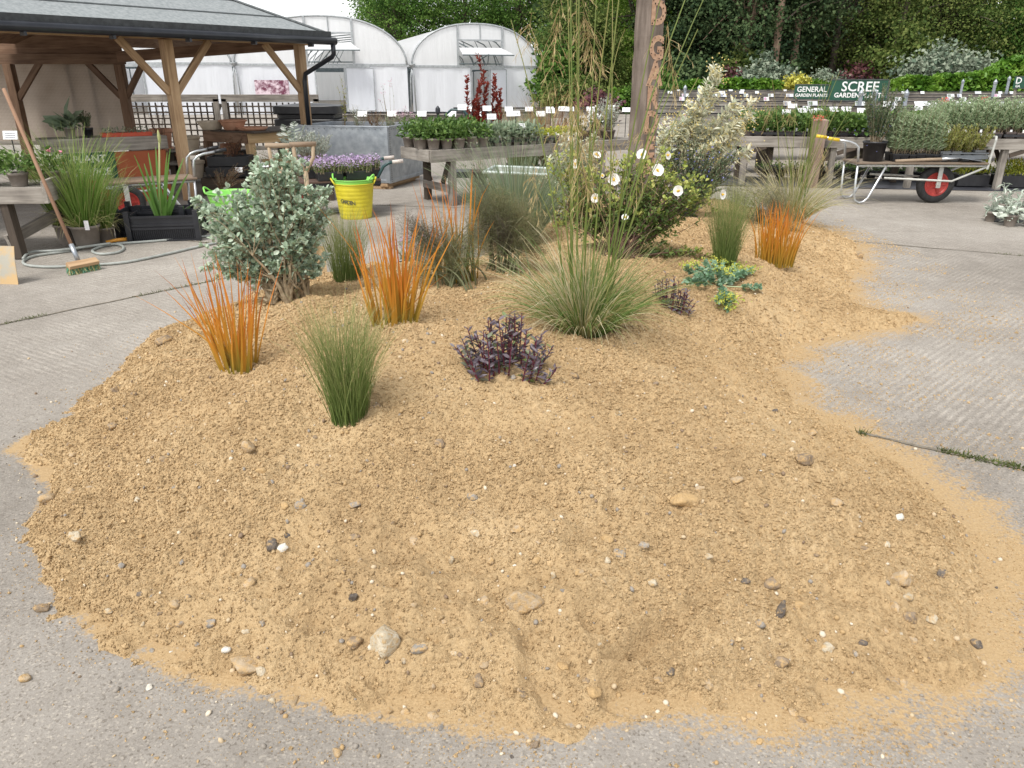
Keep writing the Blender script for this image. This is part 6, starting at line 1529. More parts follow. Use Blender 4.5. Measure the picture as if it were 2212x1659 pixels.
for k in range(4):
    q = M(); f = 1.03 + k * .43; q.bar(NP(f, .032, bz + .06), NP(f + .41, .032, bz + .06), .008, .03); q.bar(NP(f, .24, bz + .06), NP(f + .41, .24, bz + .06), .008, .03); q.bar(NP(f + .004, .05, bz + .06), NP(f + .004, .22, bz + .06), .008, .03); q.bar(NP(f + .404, .05, bz + .06), NP(f + .404, .22, bz + .06), .008, .03)
    tag(q.obj('pot_carrier', BLACKP), 'black pot carrier holding a run of square pots on the trestle bench', 'carrier', 'black pot carriers on the trestle bench')
wt0 = None
for i in range(11):
    f = 1.1 + i * .135; p = NP(f, .06, bz + .10)
    q = M(); q.box(p + [0, 0, .02], (.028, .003, .045), math.atan2(nd_[1], nd_[0]))
    tag(q.obj('price_tag', CARDW), 'tiny white tag stuck in the front row of square pots on the trestle bench', 'tag', 'tiny white tags on the trestle bench')
class WF: pass
def fl5(fm, out): e = np.repeat(out[::2], 6, 0); leaves(fm, LEAF_ROUND, e + rng.normal(size=e.shape) * .02, rng.normal(size=e.shape) + [0, -.4, .4], .042, rng.random(len(e)))
fl5.mat = PETAL
potted('white_flower_pot', 'white flowered potted plant, left of two near the far end of the trestle bench', 'potted plant', NP(2.55, .12), .1, .13, BROWNPOT, lambda f, s: f_spikes(s, f, .1, .16, .26, 26, 26, .04, LEAF_LANCE, wm=1.3), LEAFD, 'white flowered pots on the trestle bench', flowers=fl5)
potted('white_flower_pot', 'white flowered potted plant, right of two near the far end of the trestle bench', 'potted plant', NP(2.85, .2), .1, .13, BROWNPOT, lambda f, s: f_spikes(s, f, .1, .17, .34, 26, 26, .04, LEAF_LANCE, wm=1.3), LEAFD, 'white flowered pots on the trestle bench', flowers=fl5)
for (f, b, lab) in [(3.15, .2, 'grey leaved potted plant at the far end of the trestle bench'), (3.3, .45, 'tall grey leaved potted plant at the far end of the trestle bench, behind')]:
    potted('grey_leaf_pot', lab, 'potted plant', NP(f, b), .1, .13, BROWNPOT, lambda fm, s: f_spikes(s, fm, .1, .2, .55, 26, 34, .04, LEAF_LANCE, wm=1.1), LAVG)
REDL = leafm('red_leaf', (.12, .018, .014), (.25, .035, .025), (.38, .08, .045), rough=.45, tr=.3)
for (px, pyt, Y, lab, n, w) in [(1032, 185, 12.0, 'tall red leaved shrub behind the trestle bench, left of two', 9, .16), (1078, 190, 12.2, 'tall red leaved shrub behind the trestle bench, right of two', 5, .12)]:
    p = AY(px, 275, Y); p[2] = .6 if Y < 11 else 0.2
    zt = AY(px, pyt - 22, Y)[2]
    potted('red_shrub', lab, 'potted shrub', (p[0], Y, 0), .14, .25, BROWNPOT, lambda f, s: f_spikes(s, f, .25, w * 1.6, (zt - .25) * 1.22, n, 90, .075, LEAF, f0=.4, wm=1.0, out=.75, spread=.65), REDL, 'red shrubs behind the trestle bench')
for (px, Y, h, lab, mt, n) in [(1110, 12.4, .95, 'tan ornamental grass behind the red shrubs', OAT, 260), (1150, 12.2, .95, 'second tan ornamental grass beside the rust coloured one', GRASSV, 200), (1185, 12.0, 1.05, 'rust coloured upright grass behind the trestle bench', leafm('rust_grass', (.16, .09, .04), (.32, .15, .06), (.40, .24, .11)), 300), (1120, 11.9, .8, 'short olive grass among the label cards', GRASS, 220)]:
    p = AY(px, 280, Y)
    potted('bench_grass', lab, 'potted grass', (p[0], Y, .1), .12, .22, BROWNPOT, lambda f, s: f_grass(f, .2, .09, h, n, .007, .35, .35, (.1, .9)), mt)
for (px, py, Y, lab) in [(998, 232, 11.4, 'tilted white card on a thin stand at the left of the trestle bench'), (1052, 234, 11.6, 'white card on a stand left of the red shrubs, turned away'), (1062, 252, 11.0, 'white printed card on a stand in front of the red shrubs'), (1114, 245, 11.3, 'white printed card on a stand in front of the tan grass'), (1127, 273, 10.9, 'white card lying low over the yellow green pots'), (1189, 239, 11.9, 'white card on a stand before the rust coloured grass'), (1215, 235, 12.0, 'upright white card on a stand left of the tall stalks'), (1319, 232, 12.6, 'small white card on a stand left of the old post'), (1353, 237, 12.8, 'small white card half hidden behind the old post')]:
    labelcard(lab, AY(px, py, Y), .125, .08, rng.uniform(-.7, -.4), rng.uniform(-.3, .3), stick=AY(px, py, Y)[2] - .68)
cr_ = T('green_hoop', 'dark green tube hoop rising behind the leafy pots', 'hoop', (-1.2, 13.4, 0)); q = M(); q.tube([AY(960, 250, 13.4), AY(975, 237, 13.4), AY(1000, 238, 13.4), AY(1015, 255, 13.4), AY(1017, 275, 13.4)], .02, 8); q.obj('tube', GTUBE, cr_, smooth=True)
for (px, py, Y) in ((946, 400, 13.6), ):
    pass
# black trays with yellow plants under the bench
def tray_plants(label, c, L, W, n, mat, h=.1, group=None, rz=0., size=.035):
    t = T('plant_tray', label, 'plant tray', c, group, rz); q = M(); q.box((0, 0, .05), (L, W, .1)); q.obj('tray', BLACKP, t, local=True, bev=.006)
    f = M(); k = int(n); p = np.stack([rng.uniform(-L / 2, L / 2, k), rng.uniform(-W / 2, W / 2, k), .1 + h * rng.random(k)], 1); leaves(f, LEAF, p, rng.normal(size=(k, 3)) + [0, 0, .8], size, rng.random(k)); f.obj('foliage', mat, t, local=True)
    return t
tray_plants('black tray of yellow green plants under the trestle bench', (.35, 13.2, 0), .6, .4, 260, LEAFY2, rz=.1); tray_plants('empty looking black crate behind the trestle legs', (-.75, 13.4, 0), .7, .45, 30, LEAFD)
tray_plants('second black tray of yellow green plants under the trestle bench', (1.1, 12.6, 0), .6, .4, 260, LEAFY2, rz=.1)

# ------------------------------------------------------------------ galvanised wheelbarrow behind the oat grass
wbw = T('wheelbarrow', 'galvanised tray wheelbarrow with black frame behind the oat grass', 'wheelbarrow', (.1, 9.2, 0))
w0 = np.array([.12, 8.95, 0]); wd = nrm(np.array([1, -.18, 0])); wn_ = np.array([-wd[1], wd[0], 0])
def WB(a, b, z): return w0 + wd * a + wn_ * b + [0, 0, z]
rim_ = [(-.45, 0, .555), (.45, 0, .535), (.45, .62, .535), (-.45, .62, .555)]; bot_ = [(-.16, .12, .30), (.30, .12, .30), (.30, .5, .30), (-.16, .5, .30)]
q = M(); q.add(np.array([WB(*p) for p in rim_ + bot_] + [WB(p[0] * .98, p[1] * .96 + .01, p[2] - .004) for p in rim_] + [WB(p[0], p[1], p[2] + .01) for p in bot_]), np.array([[0, 1, 5, 4], [1, 2, 6, 5], [2, 3, 7, 6], [3, 0, 4, 7], [4, 5, 6, 7], [8, 12, 13, 9], [9, 13, 14, 10], [10, 14, 15, 11], [11, 15, 12, 8], [12, 15, 14, 13]]))
for i in range(4): q.tube([WB(*rim_[i]), WB(*rim_[(i + 1) % 4])], .015, 8)
q.obj('tray', plain('shaded_galvanised', (.20, .21, .18), (.36, .38, .35), rough=.6, metal=.3, scale=5), wbw, bev=.002)  # shadow on the tray body is put into its darker colour
q = M()
for i in range(4): q.tube([WB(*rim_[i]), WB(*rim_[(i + 1) % 4])], .019, 8)
q.obj('tray_rim', plain('pale_galvanised', (.46, .52, .50), (.62, .67, .65), rough=.5, metal=.3, scale=7), wbw, bev=.002)
q = M()
for b in (.16, .46):
    q.tube([WB(-.55, .31, .2), WB(-.3, b, .27), WB(.5, b, .29), WB(1.0, b + (b - .31) * .5, .56)], .018, 8); q.tube([WB(.12, b, .28), WB(.2, b, .03), WB(.38, b, .03), WB(.46, b, .29)], .016, 8)
q.obj('frame', GUT, wbw, smooth=True)
wheel(wbw, WB(-.5, .31, .19), wn_, .19, .08, GUT)

# ------------------------------------------------------------------ the old lettered post
po = np.array([1.17, 7.15, 0]); pz = mh(po[0], po[1])
pt = T('lettered_post', 'thick old timber post with letters cut down its front face', 'post', (po[0], po[1], pz))
pr_ = R(36)
px_, py_ = rotz(pr_) @ np.array([1, 0, 0]), rotz(pr_) @ np.array([0, 1, 0])        # right hand (front) face normal is -py_, left face normal -px_
q = M(); wv_ = .185
zs = np.linspace(pz - .1, 3.0, 26); rings_ = []
for z in zs:
    ch = .012 + .006 * rng.random(); hw = wv_ / 2 + rng.normal() * .0016
    c8 = [(-hw + ch, -hw), (hw - ch, -hw), (hw, -hw + ch), (hw, hw - ch), (hw - ch, hw), (-hw + ch, hw), (-hw, hw - ch), (-hw, -hw + ch)]
    rings_.append([po * [1, 1, 0] + px_ * a + py_ * b + [0, 0, z] for a, b in c8])
rings_ = np.array(rings_); i, j = np.meshgrid(np.arange(25), np.arange(8), indexing='ij'); f = np.stack([i * 8 + j, i * 8 + (j + 1) % 8, (i + 1) * 8 + (j + 1) % 8, (i + 1) * 8 + j], -1).reshape(-1, 4)
v = rings_.reshape(-1, 3); q.add(v, [f, np.arange(8)[None] + 200], .5, np.stack([v[:, 2] * 1.2, (v - po) @ px_, (v - po) @ py_], 1)); q.obj('timber', WPOST, pt)
LETW = plain('carved_pale_wood', (.40, .24, .15), (.54, .35, .235), rough=.8, scale=30); HOLE = plain('drilled_hole', (.010, .006, .004), (.02, .012, .008), rough=.9)
def zat(py): 
    c = po - py_ * wv_ / 2; return AY(1400, py, c[1])[2]
for ch, y0, y1 in (('D', 2, 51), ('G', 79, 127), ('A', 134, 182), ('R', 188, 233), ('D', 242, 286), ('E', 297, 338), ('N', 346, 386)):
    z0, z1 = zat(y1), zat(y0); zc = (z0 + z1) / 2; hh = z1 - z0
    vv, polys = text_mesh(ch, 1., .0, .001)
    sc_ = hh / (vv[:, 1].max() - vv[:, 1].min()); cx_ = (vv[:, 0].max() + vv[:, 0].min()) / 2; cy_ = (vv[:, 1].max() + vv[:, 1].min()) / 2
    q = M(); fc = po * [1, 1, 0] - py_ * (wv_ / 2 + .003) + [0, 0, zc] + px_ * .012
    def face(x, y, o=0.): return fc + px_ * (x - cx_) * sc_ * .95 + np.array([0, 0, 1]) * (y - cy_) * sc_ - py_ * o
    put = np.array([face(a[0], a[1], a[2]) for a in vv]); by = {}
    for p in polys: by.setdefault(len(p), []).append(p)
    q.add(put, [np.array(p) for p in by.values()]); lo_ = q.obj('letter', LETW, pt)
    # bold strokes: thicken with a second, offset outline, then drill holes along the stroke
    vb, pb = text_mesh(ch, 1., .05, .0006); q2 = M(); by = {}
    for p in pb: by.setdefault(len(p), []).append(p)
    q2.add(np.array([face(a[0], a[1], a[2] - .0012) for a in vb]), [np.array(p) for p in by.values()])
    lo_.data = q2.obj('letter', LETW, pt).data; bpy.data.objects.remove([o for o in pt.children if o.name.startswith('letter') and o.data == lo_.data and o != lo_][0])
    inner = vv[np.argsort(rng.random(len(vv)))]; holes = []
    for a in inner:
        if all(np.hypot(*(a[:2] - h[:2])) > .13 for h in holes): holes.append(a)
    hq_ = M(); an = np.arange(8) * math.pi / 4
    for a in holes:
        c = face(a[0], a[1], .0035); rr = rng.uniform(.005, .0075)
        hq_.add(c + rr * (np.outer(np.cos(an), px_) + np.outer(np.sin(an), [0, 0, 1])), np.arange(8)[None])
    ho_ = hq_.obj('drill_holes', HOLE, lo_); ho_.data.transform(Matrix.Translation(-Vector(pt.location)))
potted('lilac_pot', 'lilac flowered plant in a blue grey pot just right of the lettered post', 'potted plant', AY(1425, 285, 12.2) * [1, 1, 0] + [0, 0, .6], .1, .15, plain('blue_grey_pot', (.16, .18, .24), (.2, .22, .28)), lambda f, s: f_spikes(s, f, .12, .15, .2, 26, 20, .03, LEAF_LANCE), LEAFB, flowers=fl3)
FEATH = leafm('feathery_leaf', (.20, .28, .14), (.36, .45, .26), (.52, .60, .42), rough=.6, tr=.35)
# ------------------------------------------------------------------ long bench across the right
rbn = T('long_bench', 'long weathered bench of potted plants across the right behind the flatbed barrow', 'bench', (4.85, 12.13, 0))
Q0, Q1 = np.array([3.50, 12.22, 0]), np.array([9.2, 11.35, 0])
qd = nrm(Q1 - Q0); qk = np.array([-qd[1], qd[0], 0]); QL = np.linalg.norm(Q1 - Q0); QW = .8
q = M(); q.bar(Q0 + [0, 0, .66], Q0 + qd * 2.6 + [0, 0, .66], .035, .155); q.bar(Q0 + qd * 2.604 + [0, 0, .66], Q1 + [0, 0, .66], .034, .15); q.obj('front_board', WGREY, rbn, bev=.004)
q = M(); q.bar(Q0 + qk * QW + [0, 0, .66], Q1 + qk * QW + [0, 0, .66], .035, .15); q.obj('back_board', WGREY, rbn, bev=.004)
q = M(); q.bar(Q0 + qk * .02 + qd * .015 + [0, 0, .66], Q0 + qk * QW + qd * .015 + [0, 0, .66], .03, .148); q.obj('end_board', WGREY, rbn, bev=.004)
q = M()
for k in range(6): q.bar(Q0 + qk * (.09 + k * .13) + [0, 0, .69], Q1 + qk * (.09 + k * .13) + [0, 0, .69], .11, .022)
q.obj('slats', WGREY, rbn)
for f in (.10, 1.40, 2.55, 3.82, 5.2):
    for b in (.06, QW - .06):
        q = M(); p = Q0 + qd * f + qk * b; q.box(p + [0, 0, .29], (.085, .085, .58), math.atan2(qd[1], qd[0]) + .1); q.obj('leg', WGREY if b < .2 else WDARK, rbn, bev=.004)
    q = M(); p = Q0 + qd * f; q.bar(p + qk * .1 + qd * .05 + [0, 0, .28], p + qk * .5 + qd * .05 + [0, 0, .57], .03, .07); q.bar(p + qd * .05 - qk * -.0 + [0, 0, .5], p + qd * .3 + [0, 0, .585], .03, .06); q.obj('brace', WDARK, rbn)
def QP(f, b, z=.703): return Q0 + qd * f + qk * b + [0, 0, z]
qa = math.atan2(qd[1], qd[0])
CORAL = leafm('coral_flower', (.75, .12, .08), (.80, .22, .14), (.85, .32, .28))
CARRY = 'black pot carriers on the long bench'
def carrier(p, L=.52, W=.36, rz=qa, lab='black pot carrier tray holding square pots on the long bench', grp=CARRY):
    q = M(); r_ = rotz(rz)
    for s_ in (-1, 1): q.box(np.asarray(p) + r_ @ np.array([0, s_ * W / 2, .075]), (L, .008, .035), rz); q.box(np.asarray(p) + r_ @ np.array([s_ * L / 2, 0, .075]), (.008, W, .035), rz)
    q.box(np.asarray(p) + [0, 0, .006], (L * .97, W * .95, .01), rz)
    return tag(q.obj('pot_carrier', BLACKP), lab, 'carrier', grp)
protos = [potted('bench_pot', 'bright leafy green plant in a brown square pot, left on the long bench', 'potted plant', QP(.12, .1), .06, .115, BROWNPOT, lambda f, s: f_leafy(f, .11, .14, .28, 190, .06, flat=.5), LEAFY, 'leafy square pots on the left of the long bench', square=True),
          potted('bench_pot', 'rounded leaved green plant in a brown square pot, middle of the long bench', 'potted plant', QP(1.62, .1), .06, .115, BROWNPOT, lambda f, s: f_leafy(f, .11, .13, .22, 120, .085, LEAF_ROUND, flat=.5), LEAFY, 'rounded leaved square pots in the middle of the long bench', square=True),
          potted('bench_pot', 'pale grey green upright plant in a brown square pot, right on the long bench', 'potted plant', QP(3.0, .1), .06, .115, BROWNPOT, lambda f, s: f_spikes(s, f, .1, .18, .46, 18, 34, .06, LEAF_LANCE, wm=1.2), FEATH, 'grey green square pots on the right of the long bench', square=True),
          potted('bench_pot', 'mixed leafy plant in a brown square pot, far right on the long bench', 'potted plant', QP(4.2, .1), .06, .115, BROWNPOT, lambda f, s: f_leafy(f, .11, .14, .26, 160, .06, flat=.5), leafm('mixed_leaf', (.05, .10, .03), (.12, .2, .06), (.36, .40, .24)), 'mixed square pots at the far right of the long bench', square=True)]
for f in np.arange(.12, 5.6, .155):
    for r_ in range(4):
        i = 0 if f < 1.55 else 1 if f < 2.9 else 2 if f < 4.1 else 3
        if r_ == 0 and abs(f - [.12, 1.67, 3.065, 4.15][i]) < .08: 
            protos[i].location = tuple(QP(f, .1)); protos[i].rotation_euler = (0, 0, qa); continue
        copy_tree(protos[i], QP(f + rng.normal() * .006, .1 + r_ * .17), qa + rng.normal() * .04, scale=rng.uniform(.92, 1.12))
for k in range(9): carrier(QP(.43 + k * .6, .19), .56, .34)
for k in range(26):
    q = M(); q.box(QP(.2 + k * .2 + rng.normal() * .03, .05, .835), (.03, .003, .05), qa); tag(q.obj('price_tag', CARDW), 'tiny white tag stuck in the front row of pots on the long bench', 'tag', 'tiny white tags on the long bench')
for (f, b, z, n) in [(1.5, .3, .98, 3), (1.62, .4, 1.08, 2), (1.42, .3, 1.02, 1)]:
    pass
for (px, py, Y, lab, mt) in [(1770, 256, 11.75, 'coral red geranium head showing over the leaning stump', CORAL), (1797, 243, 12.4, 'pinkish red geranium head right of the stump', CORAL), (3332 / 1.8227 + 1235 * .1736, 218, 13.2, 'orange flower over the labels at the right', CORAL), (3332 / 1.8227 + 1700 * .1736, 216, 13.2, 'orange flower at the far right over the labels', CORAL), (3332 / 1.8227 + 1680 * .1736, 256, 12.0, 'pink and white flower head on the right of the long bench', PINKF), (3332 / 1.8227 + 1900 * .1736, 253, 12.0, 'second pink and white flower head on the right of the long bench', PINKF)]:
    p = AY(px, py, Y); r_ = T('flowering_stem', lab, 'flower', (p[0], p[1], .82)); q = M(); e = p + rng.normal(size=(40, 3)) * [.045, .03, .022]; leaves(q, LEAF_ROUND, e, rng.normal(size=(40, 3)) + [0, -.4, .5], .035, rng.random(40)); q.obj('blossom', mt, r_)
    q = M(); q.tube([(p[0], p[1], .82), p], .004, 5); q.obj('stem', LEAFY, r_)
for k, (px, py, Y, lab) in enumerate([(1698, 242, 12.3, 'white printed card on a stand, leftmost over the long bench'), (1733, 239, 12.5, 'white printed card on a stand over the leafy pots, second from the left'), (1712, 229, 13.0, 'white printed card just above the second from the left'), (1758, 241, 12.4, 'white card on a stand just left of the stump top'), (1768, 239, 12.6, 'white card on a stand leaning over the stump top'), (1802, 236, 12.3, 'white card on a stand seen nearly edge on'), (1828, 236, 12.5, 'white printed card on a stand under the big green sign'), (1862, 239, 12.5, 'tilted blank card on a stand at the rosemary pot'),
     (1915, 225, 12.9, 'white card half hidden behind the rosemary'), (1985, 224, 13.0, 'white printed card above the grey green plants'), (1985, 235, 12.6, 'white card below another one above the grey green plants'), (2014, 227, 13.1, 'white printed card with a dark picture above the grey green plants'), (2075, 224, 13.0, 'white printed card right of the orange flower'), (2092, 226, 13.1, 'white card overlapping its left neighbour over the right bench'), (2160, 225, 12.7, 'wide white card on a black stand at the far right'), (2192, 231, 12.4, 'white card rightmost over the long bench')]):
    labelcard(lab, AY(px, py, Y), .14, .085, rng.uniform(-.75, -.4), rng.uniform(-.35, .35), stick=AY(px, py, Y)[2] - .8)
# leaning stump
q = M(); a, b = G(1748, 405), AY(1774, 258, 11.86)
q.bar(a + [0, 0, -.05], b, .19, .13, (0, -1, .1)); stp = q.obj('timber_stump', wood('stump_wood', (.17, .115, .085), (.27, .19, .145), (.34, .25, .20), grain=8, stain=.5, bump=.6), None, bev=.012); tag(stp, 'broad brown timber stump leaning in front of the long bench', 'stump')

# ground cover membrane and the rows of pots below the bench
q = M(); v = []; a = Q0 - qk * .12 - qd * .9; b = Q1 - qk * .12 + qd * 4; 
nx, ny = 60, 16; ii2, jj2 = np.meshgrid(np.arange(nx), np.arange(ny), indexing='ij')
P2 = a[None] + (b - a)[None] * (ii2.reshape(-1, 1) / (nx - 1)) + qk[None] * (jj2.reshape(-1, 1) * .085)
P2[:, 2] = .006 + .022 * np.clip(fbm(P2[:, 0] * 3, P2[:, 1] * 3, 3) - .4, 0, 1) 
g = ii2[:-1, :-1] * ny + jj2[:-1, :-1]; g = g.reshape(-1); q.add(P2, np.stack([g, g + ny, g + ny + 1, g + 1], -1)); kind(q.obj('ground_membrane', plain('membrane', (.035, .036, .045), (.06, .062, .075), rough=.45, scale=3, bump=.2)), 'structure')
lowp = None
for i in range(22):
    f = .6 + i * .24
    for r_ in range(2):
        p = Q0 + qd * f + qk * (1.0 + r_ * .5) + [0, 0, .03]
        lab = 'dark pot of low leafy plants standing on the membrane under the long bench'
        if lowp is None: lowp = potted('low_pot', lab, 'potted plant', p, .085, .13, BLACKP, lambda f_, s: f_leafy(f_, .12, .11, .09, 60, .04), LEAFY, 'dark pots under the long bench')
        else: copy_tree(lowp, p, rng.uniform(0, 6), scale=rng.uniform(.85, 1.15))
for (px, Y, lab) in [(2095, 12.1, 'black tray of golden yellow plants under the long bench, left of two'), (2185, 11.95, 'black tray of golden yellow plants at the right picture edge')]:
    tray_plants(lab, (AY(px, 380, Y)[0], Y, .02), .45, .35, 500, LEAFY2, .12, rz=qa, size=.04).scale = (1, 1, 1.7)

# ------------------------------------------------------------------ flatbed barrow with rosemary and trays
bR = T('flatbed_barrow', 'flatbed barrow with yellow grips and red wheel carrying plants at the right', 'barrow', (5.3, 10.3, 0))
dR = nrm(np.array([1, -.03, 0])); nR = np.array([.03, 1, 0])
flatbed(bR, np.array([4.50, 10.27, 0]), np.array([6.20, 10.22, 0]), nR, .515, .52, PALEMET, wood('barrow_deck_worn', (.16, .11, .075), (.27, .21, .155), stain=.6), plain('yellow_grip', (.68, .44, .02), (.78, .54, .04), rough=.5, scale=20), .80, np.array([5.66, 10.42, .245]), .245, headboard=True)
rp0 = potted('rosemary_pot', 'tall rosemary with blue flowers in a big black pot on the flatbed barrow', 'potted plant', (4.78, 10.45, .542), .15, .25, BLACKP, lambda f, s: f_spikes(s, f, .22, .22, .82, 70, 80, .034, LEAF_NEEDLE, f0=.15, wm=1.4, out=1.2), ROSEM, taper=.8)
fm = M(); e = np.array([0, 0, .5]) + rng.normal(size=(110, 3)) * [.13, .12, .16]; leaves(fm, LEAF, e, rng.normal(size=(110, 3)), .018, rng.random(110)); fm.obj('blossom', BLUEF, rp0, local=True)
protoD = potted('silver_pot', 'tall feathery grey green plant in a small black pot on the flatbed barrow', 'potted plant', (5.05, 10.4, .542), .055, .10, BLACKP, lambda f, s: f_spikes(s, f, .08, .15, .68, 11, 46, .07, LEAF_LANCE, f0=.1, wm=.9, out=1.4), FEATH, 'feathery grey green pots on the barrow', square=True)
for i in range(6):
    for r_ in range(2):
        if i + r_ == 0: continue
        copy_tree(protoD, (5.05 + i * .105, 10.4 + r_ * .13, .542), rng.uniform(-.1, .1), scale=rng.uniform(.9, 1.1))
protoE = potted('yellow_pot', 'short yellowish conifer in a grey square pot on the flatbed barrow', 'potted plant', (5.68, 10.42, .542), .065, .13, plain('slate_pot', (.10, .105, .11), (.15, .155, .16)), lambda f, s: f_spikes(s, f, .1, .13, .36, 18, 50, .034, LEAF_NEEDLE, f0=.1, wm=1.6, out=1.3), leafm('golden_conifer', (.14, .18, .04), (.26, .28, .07), (.44, .38, .10)), 'yellowish conifers on the barrow', square=True)
for i in range(4):
    for r_ in range(2):
        if i + r_ == 0: continue
        copy_tree(protoE, (5.68 + i * .15, 10.42 + r_ * .16, .542), rng.uniform(-.1, .1), scale=rng.uniform(.85, 1.1))
q = M(); q.bar((5.62, 10.31, .6), (6.22, 10.31, .6), .01, .05); q.bar((5.62, 10.31, .65), (6.22, 10.31, .65), .02, .014); tag(q.obj('pot_carrier', plain('slate_carrier', (.09, .10, .11), (.13, .14, .15))), 'slate grey carrier along the conifer pots on the flatbed barrow', 'carrier')
sp_ = T('long_spade', 'long handled spade lying across the flatbed barrow deck', 'spade', (5.4, 10.28, .55))
q = M(); q.tube([(5.00, 10.27, .556), (5.45, 10.28, .575), (5.62, 10.28, .58)], .02, 10); q.obj('shaft', wood('spade_shaft', (.24, .17, .11), (.42, .33, .24), grain=6), sp_, smooth=True)
q = M(); q.tube([(5.60, 10.28, .58), (5.84, 10.28, .59)], [.022, .012], 8); q.obj('socket', GALVT, sp_, smooth=True)
q = M(); q.add(np.array([(5.82, 10.22, .60), (5.84, 10.36, .585), (6.12, 10.38, .555), (6.14, 10.21, .56), (5.82, 10.22, .595), (5.84, 10.36, .58), (6.12, 10.38, .55), (6.14, 10.21, .555)]), np.array([[0, 1, 2, 3], [7, 6, 5, 4], [0, 4, 5, 1], [1, 5, 6, 2], [2, 6, 7, 3], [3, 7, 4, 0]])); q.obj('blade', GALV, sp_)

# ------------------------------------------------------------------ woolly silver plants at the right edge
WOOL = leafm('woolly_leaf', (.36, .42, .34), (.52, .57, .49), (.64, .68, .60), rough=.75, tr=.15)
def rosette(f, s):
    n = 46; a = rng.uniform(0, 6.3, n); el = rng.uniform(-.1, 1.3, n)
    d = np.stack([np.cos(a) * np.cos(el), np.sin(a) * np.cos(el), np.sin(el)], 1)
    leaves(f, leaf_t(.36, .1, .35), np.array([0, 0, .09]) + d * .02 + rng.normal(size=(n, 3)) * .03, d, rng.uniform(.07, .15, n), rng.random(n))
    for k in range(2):
        b = np.array([rng.normal() * .02, rng.normal() * .02, .1]); tp = b + [rng.normal() * .05, rng.normal() * .05, rng.uniform(.14, .26)]
        s.tube([b, (b + tp) / 2, tp], .006, 6); leaves(f, leaf_t(.3, .1, .3), np.repeat(tp[None], 9, 0) - np.outer(rng.random(9), tp - b) * .5, nrm(rng.normal(size=(9, 3)) + [0, 0, .3]), .08, rng.random(9))
protoW = potted('woolly_pot', 'woolly silver leaved plant in a taupe pot at the front left of the carrier', 'potted plant', (5.02, 8.58, .0), .065, .12, GREYPOT, rosette, WOOL, None, stem=WOOL)
for (px, py, lab) in [(2180, 488, 'woolly silver plant in the pot nearest the camera in the carrier'), (2165, 462, 'woolly silver plant in the back of the carrier at the right edge'), (2206, 468, 'woolly silver plant in the carrier cut by the right picture edge'), (2225, 490, 'woolly silver plant just reaching in at the right edge')]:
    copy_tree(protoW, G(px, py), rng.uniform(0, 6), lab, scale=rng.uniform(.95, 1.1))
protoW.location = tuple(G(2138, 478))
c = G(2185, 478); carrier(c + [.02, 0, 0], .46, .3, -.35, 'black pot carrier holding the woolly silver plants on the concrete', None)

